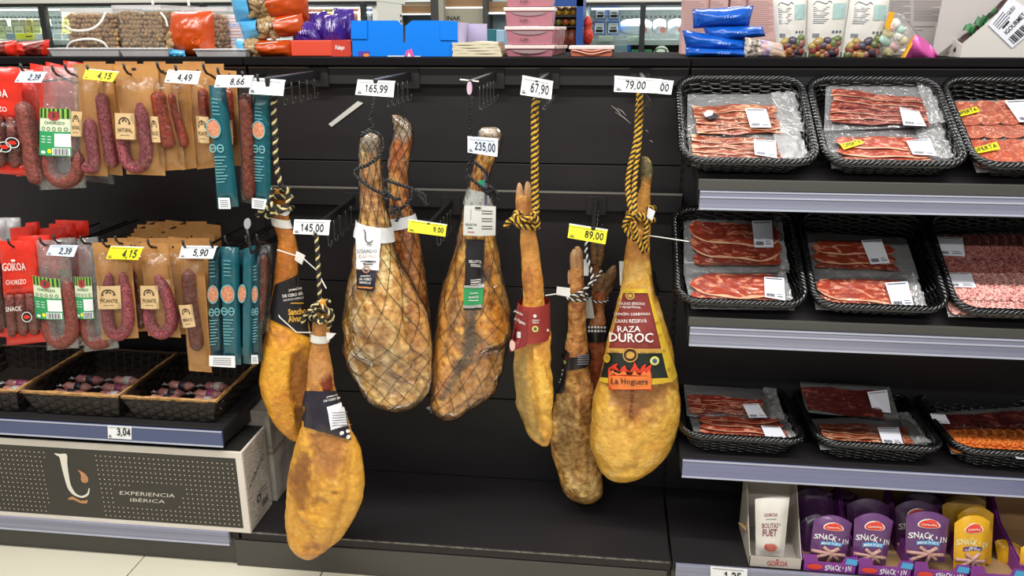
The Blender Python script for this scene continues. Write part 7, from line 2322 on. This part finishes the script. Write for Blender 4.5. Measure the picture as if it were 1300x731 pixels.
for k, (q, Y, lab) in enumerate((([(424, 10), (449, 12), (452, 56), (420, 54)], .17, 'right and tallest purple foil bag in the red carton'), ([(392, 17), (416, 14), (422, 56), (394, 56)], .14, 'middle purple foil bag in the red carton'), ([(409, 20), (433, 17), (440, 58), (408, 58)], .12, 'crumpled purple foil bag in front of the tallest one, red carton'), ([(370, 26), (398, 28), (412, 57), (372, 57)], .10, 'left purple foil bag drooping over the red carton'))):
    t, s = pillow(q, Y, .03, PUR, 'purple_bag', lab, 'bag', 'purple bags in the red carton', 40 + k, wr=.011)
    p = MB()
    for i in range(3):
        p.tube([s(.45 + .1 * i, .45 + .1 * j, 1.05) for j in range(3)], .0016, 4)
    p.build('white_marks', M('lilac_print', 'b9a4d8', .5), t)
BC = M('bright_blue_carton', '007ae6', .6, spec=.25)
Y = .06
t = thing('blue_carton', 'wide bright blue display carton with a V cut in its front', 'carton', (tx(515, Y), Y + .1, ZT))
P = lambda x, y: at(x, y, Y)
b = MB()
zb = lambda x: V((tx(x, Y), Y, ZT))
b.prism([zb(447), zb(511.5), P(511.5, 54), P(511.5, 33), P(504.5, 26), P(446, 26)], (0, .004, 0))
b.prism([zb(511.5), zb(514.6), P(514.6, 54), P(511.5, 54)], (0, .004, 0))
b.prism([zb(514.6), zb(581), P(581, 27), P(557, 26), P(523, 26), P(514.6, 33), P(514.6, 54)], (0, .004, 0))
b.build('front_panel', BC, t)
for a, c, y0, y1 in ((445.6, 466, 26, 49.5), (559, 581, 27, 51)):
    MB().prism([at(x, y, Y - .004) for x, y in ((a, y0), (c, y0), (c, y1), (a, y1))], (0, .003, 0)).build('corner_flap', BC, t)
xs = tx(581, Y)
MB().box(xs - .004, xs, Y + .004, Y + .2, ZT, tz(28, Y)).build('side_panel', M('lilac_carton_side', 'b9b4d6', .5), t)
MB().box(xs - .01, xs + .062, Y + .19, Y + .2, ZT, tz(30, Y + .19)).build('back_panel', M('lilac_carton_side', 'b9b4d6', .5), t)
MB().box(tx(447, Y), tx(447, Y) + .004, Y + .004, Y + .2, ZT, tz(28, Y)).build('side_panel', BC, t)
f_ = lambda x, y, o=.001: at(x, y, Y - o)
p = MB(); p.rect(f_, 455, 469, 65, 72.4); p.build('purple_print', M('violet_print', '5a3a9c', .5), t)
p = MB(); p.disc(lambda x, y: f_(x, y, .0016), 465, 70, 4, 2.2); p.build('orange_print', M('orange_print', 'e88a2c', .5), t)
p = MB(); p.rect(f_, 492, 515, 70.6, 72.4); p.rect(f_, 524, 534, 71, 72.4); p.build('white_print', WHITE, t)
p = MB(); p.poly([f_(x, y) for x, y in ((513, 72.4), (516, 64), (523, 62), (526, 72.4))]); p.build('pink_print', M('magenta_print', 'd45aa0', .5), t)
p = MB(); p.poly([f_(x, y, .0016) for x, y in ((517, 72.4), (519, 67), (522, 72.4))]); p.build('white_peak', WHITE, t)
# cream sheets
CRM = M('cream_sheet', 'dcd2b6', .6, var=(10, 'cfc4a6', .3))
for k in range(5):
    Y = .05
    x0, x1 = tx(574 + (k % 2) * .8, Y), tx(637 - k * 1.2, Y)
    z0 = ZT + .0085 * k
    b = MB()
    for o, sg in ((0, 1), (.0078, 1)):
        b.grid(lambda u, v: V((x0 + (x1 - x0) * u, Y + .14 * v, z0 + o + .0018 * math.sin(u * 7 + k) * (o > 0))), 14, 4, o == 0)
    b.grid(lambda u, v: V((x0 + (x1 - x0) * u, Y, z0 + (.0078 + .0018 * math.sin(u * 7 + k)) * v)), 14, 1)
    b.grid(lambda u, v: V((x1, Y + .14 * u, z0 + .0078 * v)), 4, 1)
    solo('cream_sheet_pack', b, CRM, f'{("bottom", "second", "middle", "fourth", "top")[k]} flat cream pack of the little stack left of the pink tubs', 'food pack', 'stack of cream packs', smooth=False)
# pink tubs
PK_ = M('pink_tub_body', 'b97a86', .4, var=(14, 'ad6e7a', .3), coat=.3)
PKR = M('pale_pink_tub_rim', 'ecd2cc', .35, coat=.3)


def ptub(px0, px1, y0, y1, Y, dep, label, word=True, mat=PK_, sag=True):
    x0, x1 = tx(px0, Y), tx(px1, Y)
    z0, z1 = tz(y1, Y), tz(y0, Y)
    if y1 > 70:
        z0 = ZT
    t = thing('pink_tub', label, 'tub', ((x0 + x1) / 2, Y + dep / 2, z0), 'stacked pink sweet tubs')
    zr = z1 - .011
    b = MB().loft([[V((x0 + o, Y + o, z)), V((x1 - o, Y + o, z)), V((x1 - o, Y + dep - o, z)), V((x0 + o, Y + dep - o, z))] for o, z in ((.009, z0 + .0005), (.004, zr))])
    b.build('tub_body', mat, t)
    MB().box(x0, x1, Y, Y + dep, zr, z1 - .0008).build('lid', PKR, t, bevel=.002)
    if sag:
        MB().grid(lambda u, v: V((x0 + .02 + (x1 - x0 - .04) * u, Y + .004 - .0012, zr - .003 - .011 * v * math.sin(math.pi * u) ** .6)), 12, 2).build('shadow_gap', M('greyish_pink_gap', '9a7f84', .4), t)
    if word and (y1 - y0) > 5:
        MB().text('SURP...', lambda u, v: at(u, v, Y + .0015), px0 + (px1 - px0) * .42, y0 + (y1 - y0) * .72, 13, 3.4, .005, down=True).build('print', INK, t)
    return t


for k, (y0, y1) in enumerate(((57.2, 74), (33.2, 57), (9, 33), (-15, 8.8))):
    nm = ('bottom', 'second', 'third', 'top')[k]
    ptub(640.5 - (k == 2), 704 - k * .3, y0, y1, .05, .12, f'{nm} tub of the front pink stack', True)
    if k < 2:
        for j in range(3):
            ptub(652 + 3 * j, 709 + (4.2 if k == 0 else 3.4) * (j + .2), y0 + .5, y1 if k == 0 else y1 - .2, .05 + .13 * (j + 1), .115, f'{nm} tub of the {("second", "third", "rearmost")[j]} pink stack', False)
t = ptub(722, 780, 58, 74, .07, .12, 'single salmon orange tub right of the pink stacks', False, M('salmon_tub_body', 'd87c62', .4, var=(9, 'c86a50', .3), coat=.3), False)
t['group'] = 'salmon tub'
p = MB()
xa, xb, Y = tx(726, .07), tx(776, .07), .0725
for q in range(2):
    p.tube([V((xa + (xb - xa) * i / 12, Y, ZT + .020 - .008 * q + .005 * math.sin(i * .52 + 1.6))) for i in range(13)], .0018, 5)
p.build('food_edge', M('peach_food_edge', 'ecac94', .4), t)
# pink cartons behind the blue bags
PKC = M('dusty_pink_carton', 'c9a49e', .6, var=(5, 'bd9892', .3))
PRN = M('pinkish_grey_print', 'a88480', .6)
for k, (a, c, top, Y, dep) in enumerate(((865, 897, -20, .26, .1), (898, 921, -18, .24, .1), (923, 944, -14, .25, .1), (946, 984, -24, .22, .12))):
    t, f_ = carton(a, c, top, Y, dep, PKC, 'pink_carton', f'{("leftmost", "second", "third", "rightmost")[k]} tall dusty pink carton behind the blue bags', 'carton', 'tall dusty pink cartons')
    p = MB()
    for j in range(16):
        p.rect(f_, a + 3, c - 3 - 5 * ((j * 7) % 3 == 0), 2 + 2.6 * j, 2.8 + 2.6 * j)
    p.build('fine_print', PRN, t, kind='stuff')
BLB = M('royal_blue_foil', '0f60cc', .25, var=(8, '0c4aa4', .3), bump=(16, .35), coat=.5)
for k, (q, Y, lab) in enumerate((([(870, 60), (944, 62), (952, 73), (871, 73)], .06, 'lowest royal blue bag of the pile'), ([(866, 38), (948, 50), (954, 66), (872, 64)], .08, 'second lowest royal blue bag with a folded corner'), ([(892, 32), (968, 33), (972, 46), (900, 55)], .09, 'third royal blue bag from the bottom, shiny right end'), ([(879, 12), (957, 7), (951, 33), (880, 36)], .10, 'topmost royal blue bag with raised corner'))):
    t, s = pillow(q, Y, .05, BLB, 'blue_foil_bag', lab, 'bag', 'pile of royal blue bags', 60 + k, wr=.008, nu=26)
    p = MB()
    for i in range(4):
        p.tube([s(.5 + .05 * i + .01 * j, .45 + .1 * (j % 2), 1.06) for j in range(3)], .0012, 4)
    p.build('pale_marks', M('pale_blue_print', 'a8c8ee', .5), t)
pillow([(946, 47), (992, 55), (998, 73), (944, 73)], .045, .018, [(.4, 'speckled_end', M('white_speckled_film', 'd8ccc0', .4, var=(90, '4a3c34', .12), bump=(20, .5))), (.6, 'blue_band', M('mixed_blue_film', '4a62b4', .35, var=(40, 'd8b0a4', .2))), (1, 'pale_end', M('pale_orange_film', 'd8b088', .4, var=(30, 'b9bcd4', .2), bump=(20, .5)))], 'crumpled_bag', 'crumpled white and coloured bag right of the blue pile', seed=70, wr=.008)
# candy pouches
CW = M('white_candy_pouch', 'dcdad4', .4, var=(5, 'd2cfc8', .3), coat=.15)
CND = [M('candy_' + n_, h_, .4, coat=.3) for n_, h_ in (('green', '5e6b3c'), ('red', '8c443c'), ('yellow', 'a88f52'), ('orange', 'a06a40'), ('plum', '4a4050'), ('dusty_pink', '92605c'))]
for k, (q, Y) in enumerate((([(981, -4), (1026, -6), (1021, 73), (986, 73)], .09), ([(1026, -6), (1080, -8), (1066, 74), (1024, 74)], .08), ([(1080, -6), (1130, -4), (1120, 74), (1068, 74)], .07))):
    t, s = pillow(q, Y, .018, CW, 'candy_pouch', f'{("left", "middle", "right")[k]} white standing pouch with a window of coloured sweets', 'pouch', 'white candy pouches', 75 + k, wr=.002, nu=16, nv=24)
    f3 = lambda u, v, o=1.12: s(u, v, o)
    MB().poly([f3(u, v, 1.03) for u, v in ((.12, .05), (.3, .03), (.7, .03), (.88, .06), (.95, .20), (.9, .32), (.72, .34), (.5, .27), (.3, .22), (.1, .26))]).build('window', M('candy_window_brown', '6a5638', .35), t)
    rr = random.Random(k)
    for j in range(6):
        nuts(t, 'sweets', CND[j], [s(.16 + .72 * ((i * 5 + j) % 6) / 5.5, .07 + .065 * ((i * 3 + j * 2) % 4) + (.05 if ((i * 5 + j) % 6) > 3 else 0) * .8, 1.03) for i in range(3)], .0125, 1.25, 8, seed=k * 10 + j)
    p = MB()
    p.tube(spline([f3(.12, .85), f3(.2, .90), f3(.32, .88), f3(.42, .86), f3(.5, .9), f3(.56, .87)], 4), .0011, 4)
    for j in range(9):
        p.rect(f3, .12, .5 - .05 * (j % 3), .8 - .028 * j - .01 * (j // 3), .81 - .028 * j - .01 * (j // 3))
    for j in range(3):
        p.disc(f3, .66 + .1 * j, .42, .035, .022, 10)
    for j in range(6):
        p.rect(f3, .12 + .03 * j, .137 + .03 * j, .33, .40)
    p.build('dark_print', M('blue_grey_print', '5a6474', .5), t, kind='stuff')
    MB().rect(f3, .6, .93, .62, .86, 3, 3).build('teal_panel', M('pale_teal_panel', '9dbab8', .5), t)
# marshmallow bag
t, s = pillow([(1126, 14), (1146, 18), (1190, 73), (1112, 73)], .05, .03, [(1, 'clear_film', FILM('clear_candy_film', fac=.08, rough=.12, bump=(30, .6), haze=.06))], 'marshmallow_bag', 'clear bag of pale marshmallows with yellow bands and a pink end', 'bag', seed=80, wr=.005)
MM = [M('marshmallow_' + n_, h_, .6) for n_, h_ in (('cream', 'e0d4a0'), ('mint', 'b4d4c8'), ('white', 'e4e2da'), ('pink', 'dcb4b0'))]
for k, (x, y, dx_, dy_) in enumerate(((1127, 43, 6, 2), (1123, 52, 6, 5), (1140, 47, 5, 2), (1134, 60, 5, 4), (1128, 66, 5, 3), (1143, 38, 4, 3), (1137, 30, 3, 5), (1131, 36, 4, 2), (1147, 52, 3, 3))):
    a, c = at(x - dx_, y - dy_, .05), at(x + dx_, y + dy_, .05)
    MB().tube([a.lerp(c, q) for q in (0, .08, .5, .92, 1)], [.006, .011, .0125, .011, .006], 10).build('marshmallow', MM[k % 4], t, smooth=True)
pf = M('hot_pink_film', 'd65aa8', .35, bump=(16, .4), coat=.3)
MB().grid(lambda u, v: at((1146 + 46 * u) * (1 - v) + (1161 + 31 * u) * v, 73 - v * (29 - 4 * u - 24 * u * u), .03 + .012 * math.sin(u * 7 + v * 4) - .012 * math.sin(math.pi * v)), 10, 8).build('pink_end', pf, t, smooth=True)
yb_ = M('amber_band', 'e0a41c', .4)
MB().grid(lambda u, v: at(1143 + 6 * u + 16 * v, 73 - 28 * v, .018 + .004 * math.sin(u * 3)), 2, 8).build('yellow_band', yb_, t, smooth=True)
MB().grid(lambda u, v: at(1123 + 7 * u + 6 * v, 34 - 19 * v + 6 * u * (1 - v), .03), 3, 6).build('yellow_band', yb_, t, smooth=True)
# cartons at the right end
GC = M('grey_pink_carton', 'b3aba9', .6, var=(4, 'a9a19f', .3))
t, f_ = carton(1126, 1222, -25, .2, .14, GC, 'grey_carton', 'grey pink carton covered with fine printed text behind the marshmallows')
p = MB()
for j in range(14):
    p.rect(f_, 1126, 1156 - (j % 4 == 3) * 9, 1 + 2.1 * j, 1.8 + 2.1 * j)
    p.rect(f_, 1160, 1198 - (j % 5 == 4) * 14, 1 + 1.9 * j, 1.6 + 1.9 * j)
p.rect(f_, 1160, 1186, 33, 34.5); p.rect(f_, 1158, 1172, 38, 39)
p.build('fine_print', M('grey_mauve_print', '857d80', .6), t, kind='stuff')
LG = M('pale_grey_carton', 'c4bdbb', .6, var=(4, 'bab3b1', .3))
Y = .10
b = MB().prism([V((tx(1184, Y), Y, ZT)), V((tx(1189, Y), Y, ZT)), at(1292, -8, Y), at(1292, -30, Y), at(1203, -30, Y)], (0, .006, 0))
solo('leaning_carton_flap', b, LG, 'pale grey pointed carton flap standing before the grey printed carton', 'carton flap')
WC = M('offwhite_carton', 'd3cfca', .55, var=(4, 'c9c5c0', .3))
Y = .03
t = thing('open_carton', 'off-white open carton at the far right with a slanting front and barcode label', 'carton', (tx(1270, Y), Y + .08, ZT))
MB().prism([V((tx(1221, Y), Y, ZT)), V((tx(1380, Y), Y, ZT)), at(1380, -40, Y), at(1300, -12, Y), at(1222, 56, Y)], (0, .004, 0)).build('front_panel', WC, t)
xl = tx(1221, Y)
MB().prism([V((xl, Y + .004, ZT)), V((xl, Y + .16, ZT)), V((xl, Y + .16, tz(40, Y + .1))), V((xl, Y + .004, tz(57, Y)))], (.004, 0, 0)).build('side_panel', WC, t)
L = QP([(1283, -4), (1326, 26), (1285, 61), (1255, 32)], .026)
lb = MB().prism([L(0, 0), L(1, 0), L(1, 1), L(0, 1)], (0, .002, 0)).build('barcode_label', M('label_paper', 'e6e8f2', .5), t)
p = MB()
lf = lift(L, .0012)
lf2 = lambda u, v: L(v, 1 - u, .0012)
SL = Q(L(0, 0), L(0, 1), L(1, 1), L(1, 0))
s2 = lambda u, v: SL(u, v, -.0015 if SL.n.y > 0 else .0015)
p.text('IGOURMET', s2, .5, .47, .7, .13, .01)
p.text('GLEU', s2, .7, .78, .26, .1, .01)
for k in range(15):
    p.rect(s2, .1 + .053 * k, .1 + .053 * k + (.034 if k % 3 else .018), .06, .3)
for k in range(4):
    p.rect(s2, .1, .55, .9 - .07 * k, .92 - .07 * k)
p.rect(s2, .2, .45, .6, .66)
p.build('print', INK, lb)
for k, (x0_, y0_, x1_, y1_) in enumerate(((1212, 66, 1292, -6), (1220, 58, 1302, -14))):
    P_ = [at(x0_ + (x1_ - x0_) * i / 10, y0_ + (y1_ - y0_) * i / 10, .075 - .0 * k) + V((0, .012 * k, .003 * math.sin(i * 2))) for i in range(11)]
    t = thing('dark_sausage', ('dark sausage with green ribbon leaning in the far right carton', 'second dark sausage behind it in the far right carton')[k], 'sausage', P_[0])
    MB().tube(P_, [.006] + [.0145] * 9 + [.006], 9).build('sausage_body', M('dark_brown_sausage', '4a2c28', .45, var=(60, '2c1a1a', .2), bump=(60, .5)), t, smooth=True)
    if k == 0:
        b = MB()
        for i, (x, y) in enumerate(((1226, 38), (1232, 37), (1244, 27), (1250, 22), (1256, 17), (1247, 30), (1239, 31))):
            c = at(x, y, .055)
            b.grid(lambda u, v: c + V((.022 * (u - .5) + .006 * v, .006 * math.sin(u * 6 + i), .016 * (v - .5) + .008 * math.sin(u * 4 + i))), 5, 4)
        b.build('green_ribbon', M('green_ribbon', '2f8a44', .35, var=(30, '143c20', .2)), t, smooth=True)
